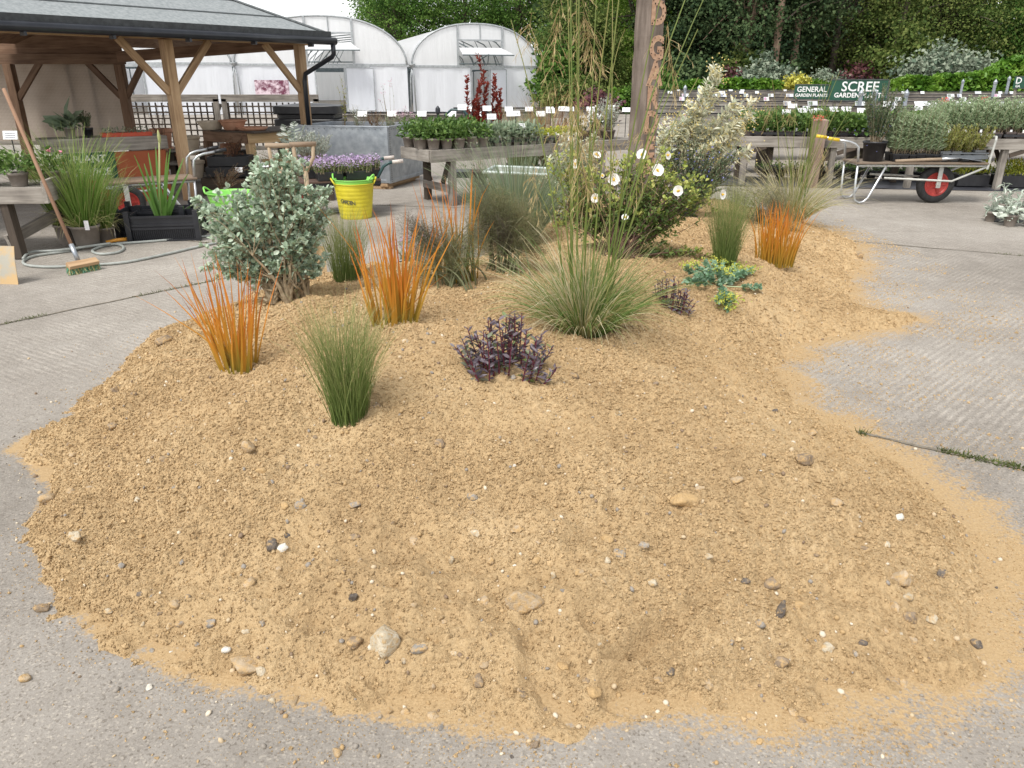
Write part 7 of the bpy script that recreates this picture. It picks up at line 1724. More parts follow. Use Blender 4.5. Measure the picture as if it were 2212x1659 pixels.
# ------------------------------------------------------------------ rows of sales benches with card rails
rng2 = np.random.default_rng(5)
CARDG = plain('weathered_card', (.50, .52, .54), (.66, .67, .68), rough=.4, scale=3)
rowlabels = ['nearest', 'second', 'third', 'fourth', 'fifth', 'sixth', 'seventh', 'farthest']
cardp = None
for k, (Y, z, x0) in enumerate([(14.6, .95, 2.6), (17.0, 1.0, 2.9), (20.0, 1.02, 3.2), (23.5, 1.04, 3.6), (27.5, 1.06, 4.2), (32.0, 1.08, 5.0), (37.0, 1.08, 5.8), (43.0, 1.08, 6.6)]):
    x1 = Y * .72 + 1; s = -.06
    t = T('sales_bench', f'{rowlabels[k]} plank backed sales bench with a black card rail behind the long bench', 'bench', (x0, Y, 0))
    q = M(); q.bar((x0, Y, z - .14), (x1, Y + (x1 - x0) * s, z - .14), .03, .27); q.obj('back_plank', WGREY, t)
    q = M(); q.bar((x0, Y - .03, z + .02), (x1, Y - .03 + (x1 - x0) * s, z + .02), .025, .026); q.obj('card_rail', BLACKP, t)
    q = M(); q.bar((x0, Y - .45, z - .42), (x1, Y - .45 + (x1 - x0) * s, z - .42), .8, .04); q.bar((x0, Y - .84, z - .40), (x1, Y - .84 + (x1 - x0) * s, z - .40), .03, .12); q.obj('bench_top', WGREY, t)
    for x in np.arange(x0 + .3, x1, 1.6):
        q = M(); q.box((x, Y - .4 + (x - x0) * s, (z - .44) / 2), (.08, .7, z - .44)); q.obj('leg', WDARK, t)
    n = int((x1 - x0) / (.55 + .02 * k))
    for i in range(n):
        x = x0 + .2 + (i + rng2.uniform(.1, .8)) * (x1 - x0) / n; y = Y - .06 + (x - x0) * s
        if rng2.random() < .42: continue
        q = M(); wv2 = rng2.choice([.15, .18, .24]); q.box((x, y - .03, z - .02 + .0), (wv2, .005, .115), rotx(-.55)); o = tag(q.obj('row_card', CARDG), f'white plant card on the rail of the {rowlabels[k]} sales bench', 'label', f'cards on the {rowlabels[k]} sales bench')
        if k < 5:
            q = M(); q.box((x - wv2 * .22, y - .036, z - .015), (wv2 * .4, .003, .08), rotx(-.55)); pr2 = q.obj('picture', plain(f'card_picture_{int(rng2.integers(0, 3))}', *[((.12, .14, .2), (.4, .4, .45)), ((.3, .1, .2), (.6, .4, .5)), ((.06, .1, .06), (.3, .35, .3))][int(rng2.integers(0, 3))], scale=30), o)
    # plants standing on the bench show as low greenery
    for j in range(int((x1 - x0) / .9)):
        x = x0 + .4 + j * .9; y = Y - .45 + (x - x0) * s; nn = 90 if k < 3 else 40
        q = M(); pp = np.stack([rng2.uniform(-.4, .4, nn), rng2.uniform(-.25, .25, nn), rng2.uniform(0, .17, nn)], 1) + [x, y, z - .4]
        if k < 2: leaves(q, LEAF, pp, rng.normal(size=(nn, 3)) + [0, 0, .8], .075, rng.random(nn)); tag(q.obj('plant_block', [LEAFY, LEAFB, LEAFD, LEAFY2][int(rng2.integers(0, 4))]), f'low block of potted greenery on the {rowlabels[k]} sales bench', 'plants', f'greenery on the {rowlabels[k]} sales bench')
# steel taps standing along the rows
for i, (px, py, Y) in enumerate([(1733, 190, 30), (1800, 186, 36), (1890, 205, 16.9), (1958, 205, 18), (2150, 180, 24), (2080, 178, 30), (1480, 192, 26), (1510, 192, 26), (1860, 205, 17.5), (2180, 172, 27)]):
    p = AY(px, py, Y); q = M(); q.box((p[0], Y, p[2] / 2), (.07, .05, p[2])); q.lathe([(.05, 0), (.06, .06), (.002, .14)], (p[0], Y, p[2] - .02), 8)
    tag(q.obj('rail_post', plain('zinc_post', (.3, .33, .37), (.42, .45, .48), metal=.6) if i == 0 else bpy.data.materials['zinc_post']), 'grey steel post with a pointed cap between the sales benches', 'post', 'steel posts between the sales benches')

# ------------------------------------------------------------------ green section signs
def sign(label, x0, x1, y0, y1, Y, lines, cat='sign', tilt=.0):
    a, b = AY(x0, y1, Y), AY(x1, y1, Y + tilt); zt = AY(x0, y0, Y)[2]
    t = T('section_sign', label, cat, ((a[0] + b[0]) / 2, Y, 0))
    h = zt - a[2]; L = np.linalg.norm((b - a)[:2]); d = nrm((b - a) * [1, 1, 0]); n_ = np.array([d[1], -d[0], 0])
    c = (a + b) / 2; c[2] = a[2] + h / 2
    if abs(b[2] - a[2]) > 0: pass
    q = M(); q.bar(c - d * L / 2, c + d * L / 2, .025, h); q.obj('board', SIGNG, t, bev=.003)
    e = M(); e.bar(c - d * L / 2 + [0, 0, h / 2 + .012], c + d * L / 2 + [0, 0, h / 2 + .012], .04, .022); e.bar(c + d * (L / 2 + .012) - [0, 0, h / 2], c + d * (L / 2 + .012) + [0, 0, h / 2], .04, .022, n_); e.bar(c - d * L / 2 - [0, 0, h / 2 + .012], c + d * L / 2 - [0, 0, h / 2 + .012], .04, .022); e.obj('edge_trim', plain('dark_trim', (.03, .04, .035), (.07, .08, .075)), t)
    for s, size, off, dx, sx in lines:
        q = M(); put_text(q, s, size * h, c + n_ * .016 + [0, 0, off * h] + d * dx * L, d, (0, 0, 1), .004 * h * 2, sx=sx); q.obj('lettering', WHITEL, t)
    for f in (-.4, .4):
        q = M(); p = c + d * L * f - n_ * .04; q.box((p[0], p[1], (a[2] + h) / 2 - .02), (.06, .05, a[2] + h - .05)); q.obj('post', WGREY, t)
    return t
sign('green sign reading GENERAL GARDEN PLANTS, left of the bigger green one', 1714, 1789, 184, 213, 19.0, [('GENERAL', .56, .18, 0, .93), ('GARDEN PLANTS', .33, -.25, 0, .93)], tilt=-.3)
sign('larger green sign reading SCREE GARDEN PLANTS', 1791, 1913, 173, 216, 18.2, [('SCREE', .68, .16, .02, .98), ('GARDEN PLANTS', .33, -.26, .02, .95)], tilt=-.5)
sign('green sign cut off by the right picture edge showing a letter D', 2187, 2262, 166, 190, 24.0, [('D', .8, .14, -.36, .9), ('GA', .3, -.34, -.36, .9)], tilt=-.4)
# ------------------------------------------------------------------ polytunnels
def film(name, c, tr, rough=.35, dirt=.25):
    m_, nt, b = newmat(name); tc = nd(nt, 'TexCoord')
    mp = nd(nt, 'Mapping'); mp.inputs['Scale'].default_value = (3.5, 3.5, .35); nt.links.new(tc.outputs['Object'], mp.inputs['Vector'])
    n1 = nd(nt, 'TexNoise', Scale=1.6, Detail=6., Roughness=.6); nt.links.new(mp.outputs[0], n1.inputs['Vector'])
    rp = ramp(nt, [(.3, tuple(a * (1 - dirt) for a in c)), (.6, c)]); nt.links.new(n1.outputs[0], rp.inputs[0]); nt.links.new(rp.outputs[0], b.inputs['Base Color'])
    b.inputs['Roughness'].default_value = rough
    bp = nd(nt, 'Bump', Strength=.6, Distance=.06); nt.links.new(n1.outputs[0], bp.inputs['Height']); nt.links.new(bp.outputs[0], b.inputs['Normal'])
    tl = nd(nt, 'BsdfTranslucent'); nt.links.new(rp.outputs[0], tl.inputs['Color']); mx = nd(nt, 'MixShader'); mx.inputs[0].default_value = tr
    nt.links.new(b.outputs[0], mx.inputs[1]); nt.links.new(tl.outputs[0], mx.inputs[2]); nt.links.new(mx.outputs[0], nt.nodes['Material Output'].inputs['Surface'])
    return m_
FILM = film('tunnel_film', (.90, .91, .92), .5, dirt=.07)
CURT = film('tunnel_curtain', (.84, .86, .90), .4, dirt=.05)
STEEL = plain('tunnel_steel', (.30, .32, .33), (.44, .46, .47), rough=.5, metal=.5, scale=10)
DSTEEL = plain('dark_tunnel_steel', (.07, .10, .11), (.14, .17, .18), rough=.6, scale=10)
def tunnel(label, xl, xr, yg, yr, Yl, Yr, depth=26., vent=None, doors=(), curtain=True, post_side=0):
    # gable from pixel xl to xr, gutter row yg, ridge row yr
    a, b = AY(xl, yg, Yl), AY(xr, yg, Yr); zg = (a[2] + b[2]) / 2
    a[2] = b[2] = 0; d = nrm(b - a); Wt = np.linalg.norm(b - a); back = np.array([-d[1], d[0], 0])
    Ym = (Yl + Yr) / 2; zr = AY((xl + xr) / 2, yr, Ym)[2]; H_ = zr - zg
    t = T('polytunnel', label, 'polytunnel', (a + b) / 2, 'white polytunnels')
    def P(u, z, k=0.): return a + d * u * Wt + back * k + [0, 0, z]
    th = np.linspace(math.pi, 0, 25)
    arc = [(.5 + .5 * np.cos(h) * abs(np.cos(h)) ** -.12 if abs(np.cos(h)) > 1e-6 else .5, zg + H_ * np.sin(h)) for h in th]
    # vaulted roof skin
    q = M(); ks = np.linspace(0, depth, 14); v = np.array([[P(u, z + .012 * math.sin(k * 3.1) , k) for k in ks] for u, z in arc]).reshape(-1, 3)
    i, j = np.meshgrid(np.arange(24), np.arange(13), indexing='ij'); q.add(v, np.stack([i * 14 + j, (i + 1) * 14 + j, (i + 1) * 14 + j + 1, i * 14 + j + 1], -1).reshape(-1, 4)); q.obj('roof_film', FILM, t, smooth=True)
    # gable film, with the vent opening left out
    vo = vent or (2, 2, 0, 0)
    q = M()
    us = sorted(set([0.] + [u for u, _ in arc] + ([vo[0], vo[1]] if vent else []) + [1.]))
    az = lambda u: float(np.interp(u, [p[0] for p in arc], [p[1] for p in arc]))
    for u0, u1 in zip(us[:-1], us[1:]):
        inv = vent and u0 >= vo[0] - 1e-6 and u1 <= vo[1] + 1e-6
        if not inv: q.add([P(u0, zg), P(u1, zg), P(u1, az(u1)), P(u0, az(u0))], np.array([[0, 1, 2, 3]]))
        else:
            q.add([P(u0, vo[3]), P(u1, vo[3]), P(u1, az(u1)), P(u0, az(u0))], np.array([[0, 1, 2, 3]]))
    q.obj('gable_film', FILM, t)
    q = M(); q.tube([P(u, z + .01, -.03) for u, z in arc], .045, 8, cap=True); q.obj('gable_hoop', STEEL, t, smooth=True)
    q = M()
    for u in ([vo[0], vo[1]] if vent else []): q.bar(P(u, zg - .05, -.03), P(u, az(u), -.03), .11, .09, d)
    q.bar(P(0, zg, -.02), P(1, zg, -.02), .06, .10)
    if vent: q.bar(P(vo[0], vo[3], -.03), P(vo[1], vo[3], -.03), .07, .07); q.tube([P((vo[0] + vo[1]) / 2, vo[3], -.03), P((vo[0] + vo[1]) / 2, az(.5) - .02, -.03)], .03, 6)
    q.obj('gable_frame', STEEL, t)
    if vent:                                              # propped open vent flap and its arms
        zf = vo[3] - (vo[3] - vo[2]) * .42
        q = M(); o0, o1 = P(vo[0] + .01, zf + .1, -.05), P(vo[1] - .01, zf + .1, -.05); e0, e1 = P(vo[0] - .0, zf - .22, -1.0), P(vo[1] + .05, zf - .22, -1.0)
        q.add([o0, o1, e1, e0, o0 - [0, 0, .03], o1 - [0, 0, .03], e1 - [0, 0, .03], e0 - [0, 0, .03]], np.array([[0, 1, 2, 3], [7, 6, 5, 4], [0, 4, 5, 1], [2, 6, 7, 3], [1, 5, 6, 2], [3, 7, 4, 0]])); fl = q.obj('vent_flap', FILM, t)
        q = M(); q.tube([e0 - [0, 0, .03], e1 - [0, 0, .03]], .03, 6); q.tube([P(vo[0], zg + .12), P(vo[1], zg + .12)], .03, 6); m0 = (e0 + e1) / 2
        q.tube([m0, P((vo[0] + vo[1]) / 2 - .06, zg + .1)], .025, 6); q.tube([m0, P((vo[0] + vo[1]) / 2 + .06, zg + .1)], .025, 6); q.tube([P(vo[0], vo[3] - .1), P(vo[0] + .12, zf)], .03, 6); q.obj('vent_arms', DSTEEL, t)
    # lower front: curtains between the doors
    edges = [0.] + [e for dd in doors for e in dd] + [1.]
    for u0, u1 in zip(edges[::2], edges[1::2]):
        if u1 - u0 > .02:
            q = M(); n = 12; uu = np.linspace(u0, u1, n)
            v = np.concatenate([[P(u, zg - .04, .02 * math.sin(u * 40)) for u in uu], [P(u, .02, .03 * math.sin(u * 40 + .4)) for u in uu]]); i = np.arange(n - 1); q.add(v, np.stack([i + n, i + n + 1, i + 1, i], -1)); q.obj('curtain', CURT, t, smooth=True)
    for dd in doors:
        q = M(); q.bar(P(dd[0], 0, -.02), P(dd[0], zg, -.02), .07, .07, d); q.bar(P(dd[1], 0, -.02), P(dd[1], zg, -.02), .05, .05, d); q.bar(P(dd[0], zg - .07, -.05), P(min(1, dd[1] + (dd[1] - dd[0]) * .9), zg - .07, -.05), .06, .14); q.obj('door_frame', STEEL, t)
        if len(dd) > 1:
            u0, u1 = dd[1] + .01, min(.99, dd[1] + (dd[1] - dd[0]) * 1.0); q = M(); q.bar(P(u0, zg * .5 + .03, -.06), P(u1, zg * .5 + .03, -.06), .03, zg * .88); dr = q.obj('sliding_door', CURT, t)
            q = M(); [q.bar(P(u0, z, -.08), P(u1, z, -.08), .03, .03) for z in (.16, zg * .94)]; [q.bar(P(u, .16, -.08), P(u, zg * .94, -.08), .03, .03, d) for u in (u0, u1)]; q.obj('door_edge', STEEL, t)
    # hoops, stays and staging seen through the openings
    q = M()
    for k in np.arange(2., depth, 2.6):
        q.tube([P(u, z - .05, k) for u, z in arc[::3]], .03, 6, cap=False)
        for u in (.02, .98): q.bar(P(u, 0, k), P(u, zg, k), .05, .05, d)
        q.bar(P(0, zg - .1, k), P(1, zg - .1, k), .04, .04)
        q.tube([P(.2, zg - .1, k), P(.35, az(.35) - .1, k)], .02, 5); q.tube([P(.8, zg - .1, k), P(.65, az(.65) - .1, k)], .02, 5)
    q.obj('hoop_frame', DSTEEL, t)
    q = M(); q.add([P(0, 0, depth), P(1, 0, depth), P(1, zg, depth), P(0, zg, depth)], np.array([[0, 1, 2, 3]])); 
    for (u0, z0), (u1, z1) in zip(arc[:-1], arc[1:]): q.add([P(u0, zg, depth), P(u1, zg, depth), P(u1, z1, depth), P(u0, z0, depth)], np.array([[0, 1, 2, 3]]))
    q.obj('back_film', FILM, t)
    q = M(); q.add([P(1 if post_side else 0, 0, 0), P(1 if post_side else 0, 0, depth), P(1 if post_side else 0, zg, depth), P(1 if post_side else 0, zg, 0)], np.array([[0, 1, 2, 3]])); q.obj('side_film', CURT, t)
    # valley gutter with its downpipes
    q = M(); q.lathe([(.03, -.12), (.14, 0), (.17, .06), (.15, .07)], P(0, zg + .04, -.1), 12); q.tube([P(0, zg - .06, -.08), P(.012, zg - .5, -.08), P(.02, 0, -.08)], .035, 8); q.tube([P(0, zg - .06, -.08), P(-.012, zg - .5, -.08), P(-.02, 0, -.08)], .035, 8); q.obj('gutter_outlet', STEEL, t, smooth=True)
    return t, P, zg
t1_, P1, zg1 = tunnel('polytunnel at the right with its vent propped open, red shrubs before it', 889, 1161, 144, 52, 38.6, 40.4, 26., vent=(.36, .71, 2.25, 3.25), doors=((.46, .60),), post_side=1)
tunnel('tallest polytunnel rising behind the shelter roof corner', 506, 879, 140, 34, 37.6, 38.4, 26., vent=(.42, .69, 2.3, 3.5), doors=((.46, .63),))
tunnel('polytunnel behind the shelter at the left, its gable hidden by the posts', 120, 500, 137, 60, 36.5, 37.6, 26., doors=((.33, .48),))
tunnel('leftmost polytunnel seen only through the shelter', -320, 112, 135, 60, 35.2, 36.4, 26., doors=((.6, .8),))
q = M(); p = AY(588, 192, 37.3); q.box(p, (1.55, .05, .75)); pc = tag(q.obj('banner', plain('purple_print', (.12, .02, .05), (.62, .5, .55), rough=.6, scale=3.5, lo=.42, hi=.58)), 'small purple printed banner hung on the white tunnel curtain', 'banner')
# low display bench in front of the tunnels
for (x0, x1, y, Y, lab) in [(740, 1190, 258, 17.5, 'long low plank bench with a card rail in front of the white tunnels'), (980, 1290, 246, 20.5, 'second plank bench behind, right in front of the tunnel door')]:
    a, b = AY(x0, y, Y), AY(x1, y, Y); t = T('plank_bench', lab, 'bench', a * [1, 1, 0]); q = M(); q.bar(a, b, .04, .2); q.obj('plank', WGREY, t); q = M(); q.bar(a + [0, -.05, .14], b + [0, -.05, .14], .04, .04); q.obj('card_rail', BLACKP, t)
    for f in np.linspace(.03, .97, 6):
        q = M(); p = a + (b - a) * f; q.box((p[0], p[1] + .08, p[2] / 2 + .05), (.07, .07, p[2] + .1)); q.obj('leg', WDARK, t)
    for f in np.linspace(.1, .95, 7):
        p = a + (b - a) * f; q = M(); q.box(p + [0, -.09, .12], (.2, .006, .12), rotx(-.5)); tag(q.obj('row_card', CARDW), f'white plant card on the rail of the {"nearer" if Y < 19 else "farther"} plank bench before the tunnels', 'label', f'cards on the {"nearer" if Y < 19 else "farther"} plank bench')
for i, (px, py, Y) in enumerate([(946, 247, 17), (1006, 247, 17), (1062, 243, 17)]):
    p = AY(px, py, Y); q = M(); q.tube([(p[0], Y, 0), p], .03, 8); q.lathe([(.03, 0), (.055, .04), (.05, .12), (.01, .17)], p, 10); tag(q.obj('tap_post', GUT if i < 2 else DSTEEL), 'slim dark capped post behind the pots before the white tunnels', 'post', 'slim capped posts before the tunnels')

# ------------------------------------------------------------------ trees and hedges
BARK = plain('tree_bark', (.055, .042, .03), (.12, .095, .07), rough=.95, scale=5, bump=.5)
BARKP = plain('pale_bark', (.20, .13, .085), (.30, .21, .15), rough=.95, scale=5, bump=.5)
TL = dict(oak=leafm('oak_foliage', (0.0357, 0.0891, 0.0162), (0.0891, 0.178, 0.0324), (0.162, 0.267, 0.0567), rough=.7, spec=.15, tr=.3), bright=leafm('bright_foliage', (0.081, 0.178, 0.0195), (0.131, 0.226, 0.0262), (0.226, 0.321, 0.0535), rough=.7, spec=.15, tr=.35), dark=leafm('dark_foliage', (0.0195, 0.0421, 0.0195), (0.0486, 0.0843, 0.0324), (0.0972, 0.138, 0.0567), rough=.7, spec=.15, tr=.15),
          olive=leafm('olive_foliage', (0.0453, 0.081, 0.0195), (0.105, 0.154, 0.0357), (0.195, 0.226, 0.0648), rough=.7, spec=.15, tr=.3), grey=leafm('grey_foliage', (0.113, 0.162, 0.113), (0.243, 0.291, 0.21), (0.297, 0.332, 0.25), rough=.7, spec=.15, tr=.15), ivy=leafm('hedge_foliage', (0.0567, 0.146, 0.0162), (0.146, 0.291, 0.0324), (0.202, 0.332, 0.0475), rough=.5, tr=.25), gold=leafm('gold_foliage', (0.309, 0.297, 0.0356), (0.547, 0.499, 0.0713), (0.554, 0.554, 0.143), tr=.2), purple=leafm('purple_foliage', (0.0648, 0.0243, 0.0324), (0.121, 0.0405, 0.0486), (0.195, 0.081, 0.0729), tr=.2))
def crown(m, c, r, ncl, per, cl, leaf, seed, hollow=.35, squash=1.):
    r_ = np.random.default_rng(seed)
    d = nrm(r_.normal(size=(ncl, 3))); rad = (hollow + (1 - hollow) * r_.random(ncl) ** .5)
    lump = 1 + .28 * np.sin(d[:, 0] * 5 + seed) * np.sin(d[:, 1] * 4 + seed * 2) + .2 * np.sin(d[:, 2] * 7 + seed)
    cc = np.asarray(c) + d * (rad * lump)[:, None] * np.asarray(r)
    p = np.repeat(cc, per, 0) + r_.normal(size=(ncl * per, 3)) * cl * np.repeat(r_.uniform(.5, 1.3, ncl), per)[:, None] * [1, 1, .55]
    out = np.repeat(d, per, 0)
    dd = nrm(out * .5 + r_.normal(size=p.shape) + [0, 0, -.15])
    up = nrm(out * .6 + r_.normal(size=p.shape) * .6 + [0, 0, .7])
    t = np.clip(np.repeat(r_.uniform(.0, 1., ncl), per) + r_.normal(size=len(p)) * .15, 0, 1)
    fr = frame(dd, up); sz = leaf * r_.uniform(.6, 1.3, len(p))
    m.inst(CARD[0], CARD[1], p, fr * np.stack([sz * .8, sz, sz], 1)[:, None, :], t)
    return cc
def tree(name, label, loc, h, cr, cz, mat, seed, ncl=420, per=26, cl=.6, leaf=.2, trunk=.3, bark=BARK, group=None, subs=6, low=False, hollow=.3):
    r_ = np.random.default_rng(seed + 99)
    t = T(name, label, 'tree', loc, group)
    f, tk2 = M(), M(); base = np.array([0, 0, 0.])
    cs = [((0, 0, cz), (cr * .8, cr * .8, (h - cz)))]
    for k in range(subs):
        a = r_.uniform(0, 6.3); rr = cr * r_.uniform(.45, .75)
        cs.append(((math.cos(a) * rr, math.sin(a) * rr, r_.uniform(.55 if not low else .25, 1.1) * cz), (cr * .45, cr * .45, cr * r_.uniform(.35, .6))))
    top = np.array([r_.normal() * .3, r_.normal() * .3, cz + (h - cz) * .6])
    pth = np.array([[0, 0, -.1], [r_.normal() * .1, r_.normal() * .1, cz * .4], [r_.normal() * .2, r_.normal() * .2, cz], top]); tk2.tube(smooth_path(pth, 10), np.linspace(trunk, trunk * .25, 10), 9)
    for k, (c, r2) in enumerate(cs):
        cc = crown(f, c, r2, max(20, int(ncl * (np.prod(r2) ** (2 / 3)) / sum(np.prod(x[1]) ** (2 / 3) for x in cs))), per, cl, leaf, seed * 7 + k, hollow)
        for e in cc[::9]:
            s = pth[1] + (pth[2] - pth[1]) * r_.random(); md = (s + e) / 2 + [0, 0, .1 * np.linalg.norm(e - s)]
            p, _ = bez(s[None], md[None], e[None], np.linspace(0, 1, 5)); tk2.tube(p, np.linspace(trunk * .28, .012, 5), 5, cap=False)
    tk2.obj('trunk', bark, t, smooth=True, local=True); f.obj('crown', mat, t, local=True)
    return t
# beyond the tunnels: loose oaks against the sky
GO = 'oaks beyond the white tunnels'
oaks = [tree('oak_tree', 'airy oak beyond the white tunnels, leftmost against the sky', (-9.2, 70, 0), 13.2, 4.2, 7.5, TL['oak'], 1, 430, 40, .42, .15, .32, group=GO, subs=8),
        tree('oak_tree', 'airy oak beyond the white tunnels, above the gap between two roofs', (-4.2, 74, 0), 13.6, 4.0, 7.8, TL['oak'], 2, 400, 40, .42, .15, .32, group=GO, subs=8)]
for (x, y, i, s, rz, lab) in [(.3, 72, 0, 1.02, 2., 'airy oak above the right hand tunnel roof, third from the left'), (4.6, 76, 1, 1.05, 1., 'airy oak just right of the right hand tunnel'), (8.6, 72, 0, 1.0, 4., 'airy oak behind the tall oat heads'), (-11.6, 78, 1, .9, 3., 'smaller oak behind the leftmost oak')]:
    copy_tree(oaks[i], (x, y, 0), rz, lab, scale=s)
GW = 'trees of the wood on the right'
tree('bright_tree', 'bright yellow green tree just left of the lettered post', (7.6, 50, 0), 13, 3.4, 5.2, TL['bright'], 11, 700, 64, .5, .13, .3, group=None, subs=9, low=True)
tree('bright_tree', 'olive green young tree between the tunnels and the bright tree', (3.6, 46, 0), 9.5, 2.6, 3.6, TL['olive'], 12, 1100, 40, .45, .12, .2, group=None, subs=8, low=True)
ev = tree('evergreen_tree', 'dark evergreen with a bare pale trunk right of the lettered post', (12.4, 44, 0), 14, 3.0, 6.6, TL['dark'], 13, 650, 64, .5, .14, .34, BARKP, group=None, subs=9, low=True)
copy_tree(ev, (14.9, 45.5, 0), 2.2, 'dark evergreen behind the tall silver shrub', scale=1.04)
copy_tree(ev, (9.6, 48, 0), 4., 'dark evergreen hidden partly by the lettered post', scale=1.0)
b1_ = tree('beech_tree', 'wide olive green beech over the green signs', (19.5, 49, 0), 15, 4.6, 6., TL['olive'], 14, 800, 74, .62, .125, .42, group=None, subs=11, low=True)
copy_tree(b1_, (25.5, 50, 0), 2., 'wide olive green beech right of the signs', scale=1.0)
b2_ = tree('oak_tree', 'deep green oak filling the upper right corner', (31.5, 47, 0), 15, 4.8, 6.5, TL['oak'], 15, 760, 70, .6, .13, .45, group=None, subs=11, low=True)
copy_tree(b2_, (36.5, 52, 0), 3., 'deep green oak at the right picture edge', scale=1.02)
copy_tree(b1_, (22.5, 58, 0), 4.2, 'beech farther back between the two front beeches', scale=1.1)
copy_tree(b2_, (29, 60, 0), 1., 'oak farther back in the gap at the upper right', scale=1.1)
copy_tree(ev, (17.0, 57, 0), 1., 'dark evergreen farther back over the sales benches', scale=1.2)
copy_tree(b1_, (11.5, 60, 0), .6, 'beech farther back behind the bright tree', scale=1.1); copy_tree(b2_, (6.8, 62, 0), 5., 'oak farther back behind the bright tree', scale=.95); copy_tree(ev, (39.5, 60, 0), .3, 'dark evergreen farther back at the right edge', scale=1.2)
q = M(); nn = 26000; x = rng.uniform(2, 60, nn); z = rng.random(nn) ** 1.2 * 16; y = 66 + rng.uniform(-2, 4, nn) + 2 * fbm(x * .4, z * .4, 2)
kk = fbm(x * .35, z * .5 + 30, 3) + rng.normal(size=nn) * .08 > np.where(x < 9, .46, .34) + .1 * np.clip((x - 24) / 8, 0, 1) + .14 * np.clip((z - 9) / 6, 0, 1); x, y, z = x[kk], y[kk], z[kk]; nn = len(x)
q.inst(CARD[0], CARD[1], np.stack([x, y, z], 1), randrot(nn) * (.5 * rng.uniform(.5, 1.4, nn))[:, None, None], np.clip(fbm(x * .3, z * .6, 2) * 1.4 - .3 + rng.normal(size=nn) * .15, 0, 1)); kind(q.obj('far_wood', TL['dark']), 'stuff', 'dark depths of the wood behind the nearer trees')
for (x, y, lab) in [(13.6, 43, 'bare pale trunk standing before the dark evergreen'), (14.9, 44, 'thinner bare trunk right of the pale one'), (21.0, 46, 'dark leaning trunk under the beech above the signs'), (18.2, 47, 'dark trunk in the shade left of the signs'), (33.2, 45, 'dark trunk in front of a gap of sky at the upper right')]:
    t = T('bare_trunk', lab, 'tree', (x, y, 0)); q = M(); l = .5 if 'leaning' in lab else .1
    q.tube([(x, y, -.1), (x + .1, y, 2.5), (x + l, y, 5.5), (x + l * 2.2, y + .3, 10)], [.24, .2, .17, .08], 9); q.obj('trunk', BARKP if 'pale' in lab or 'thinner' in lab else BARK, t, smooth=True)
    q = M(); [q.tube([(x + l * .6, y, 4 + k * 1.1), (x + (-1) ** k * 1.1, y - .3, 5 + k * 1.2), (x + (-1) ** k * 2.2, y - .2, 5.3 + k * 1.4)], [.07, .045, .015], 6) for k in range(4)]; q.obj('limb', BARK, t, smooth=True)

def bush(name, label, px, py_top, py_bot, wpx, Y, mat, ncl, leaf, cl=.25, cat='shrub', pts=None, seed=None, per=22, group=None):
    s_ = int(rng.integers(0, 9999)) if seed is None else seed
    c = AY(px, (py_top + py_bot) / 2, Y); zt = AY(px, py_top, Y)[2]; rx = wpx * mpp(Y, 1.5) / 2
    t = T(name, label, cat, (c[0], Y, 0), group); f = M(); zc = max(.3, zt * .45)
    cc = crown(f, (c[0], Y, zc), (rx, rx * .8, zt - zc), ncl, per, cl, leaf, s_ % 50, .45)
    q = M(); [q.tube([(c[0], Y, -.05), ((c[0] + e[0]) / 2, Y, e[2] * .55), e], [.05, .035, .01], 5) for e in cc[::14]]; q.obj('stems', BARK, t); f.obj('foliage', mat, t)
bush('grey_conifer', 'grey green drooping conifer behind the sales benches', 1655, 128, 200, 105, 40, TL['grey'], 260, .16)
bush('golden_conifer', 'small golden yellow conifer left of the green signs', 1716, 158, 200, 46, 38, TL['gold'], 150, .12, .16)
bush('grey_shrub', 'rounded grey green shrub behind the left green sign', 1780, 160, 200, 64, 39, TL['grey'], 170, .12)
bush('silver_willow', 'spreading silver grey shrub before the dark wood at the right', 2040, 100, 185, 190, 40, TL['grey'], 420, .17, .4)
bush('green_shrub', 'mid green shrub left of the silver grey one', 1965, 62, 180, 120, 42, TL['olive'], 380, .17, .4)
bush('green_shrub', 'green shrub beside the bare pale trunk', 1600, 110, 200, 90, 43, TL['olive'], 240, .17, .35)
bush('purple_shrub', 'dark purple shrub low in front of the wood', 1590, 150, 205, 46, 41, TL['purple'], 120, .15, .2)
bush('purple_shrub', 'brownish purple shrub behind the big green sign', 1850, 148, 205, 150, 43, TL['purple'], 220, .15, .25)
bush('dark_shrub', 'dark shrub at the foot of the evergreens', 1500, 130, 210, 120, 42, TL['dark'], 300, .18, .35)
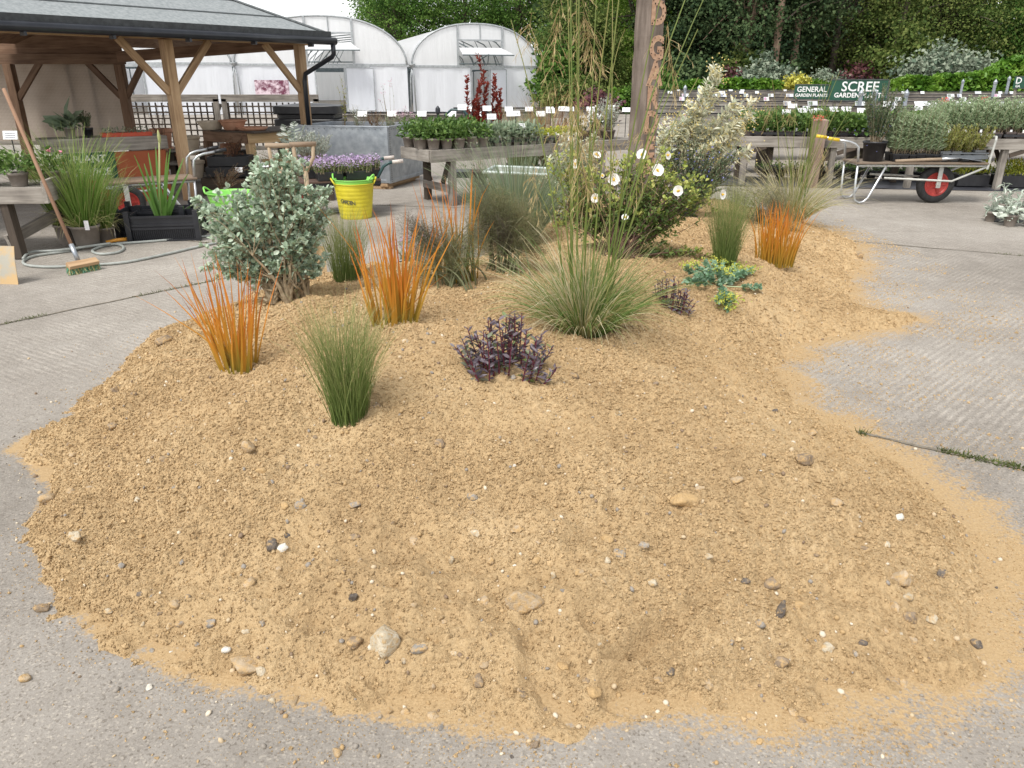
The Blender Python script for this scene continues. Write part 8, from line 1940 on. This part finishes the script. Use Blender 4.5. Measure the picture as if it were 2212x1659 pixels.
bush('grey_shrub', 'grey leaved shrub left of the lettered post', 1240, 170, 225, 110, 36, TL['olive'], 280, .15, .3); bush('dark_shrub', 'dark green shrub between the tunnel and the tall oat heads', 1200, 120, 225, 70, 40, TL['oak'], 260, .17, .35); bush('dark_shrub', 'dark red tinged shrub low behind the trestle bench end', 1290, 200, 240, 60, 30, TL['purple'], 120, .12, .2); bush('dark_shrub', 'green shrub right behind the lettered post', 1420, 165, 220, 90, 38, TL['oak'], 240, .15, .3)
def hedge(label, pts, Y, thick, mat, n, leaf, group=None):
    pt_ = [AY(px, py, Y + dy) for px, py, dy in pts]; t = T('hedge', label, 'hedge', (pt_[0][0], Y, 0), group)
    xs = np.array([p[0] for p in pt_]); zs_ = np.array([p[2] for p in pt_]); ys = np.array([p[1] for p in pt_])
    f = M(); x = rng.uniform(xs[0], xs[-1], n); zt = np.interp(x, xs, zs_) + (fbm(x * 1.1, x * 0 + Y, 3) - .5) * .5; u = rng.random(n)
    z = zt * (1 - (u ** 2.2) * .95); y = np.interp(x, xs, ys) + rng.uniform(-1, 1, n) * thick * (1 - .5 * (z / zt) ** 4) + (fbm(x * 1.5, z * 1.5, 2) - .5) * .8
    d = nrm(rng.normal(size=(n, 3)) + [0, -.5, .2]); leaves(f, CARD, np.stack([x, y, z], 1), d, leaf * rng.uniform(.6, 1.3, n), np.clip(fbm(x * 2.2, z * 2.2 + 8, 2) * 1.6 - .3 + rng.normal(size=n) * .14, 0, 1))
    f.obj('foliage', mat, t); q = M(); [q.tube([(a, np.interp(a, xs, ys), -.05), (a + .1, np.interp(a, xs, ys), np.interp(a, xs, zs_) * .8)], .04, 5) for a in np.arange(xs[0] + .3, xs[-1], 1.1)]; q.obj('stems', BARK, t)
hedge('bright green climbing hedge rising to the right edge', [(1880, 190, 0), (1960, 172, 0), (2030, 166, 0), (2085, 158, 0), (2130, 152, 0), (2160, 140, 0), (2190, 128, 0), (2300, 118, 0)], 36, .8, TL['ivy'], 15000, .17)
hedge('dark ivy hedge behind the sales benches in the middle', [(1190, 205, 0), (1420, 188, 0), (1560, 182, 0), (1640, 172, 0), (1720, 178, 0), (1800, 182, 0), (1900, 186, 0)], 39, .8, TL['ivy'], 17000, .16)
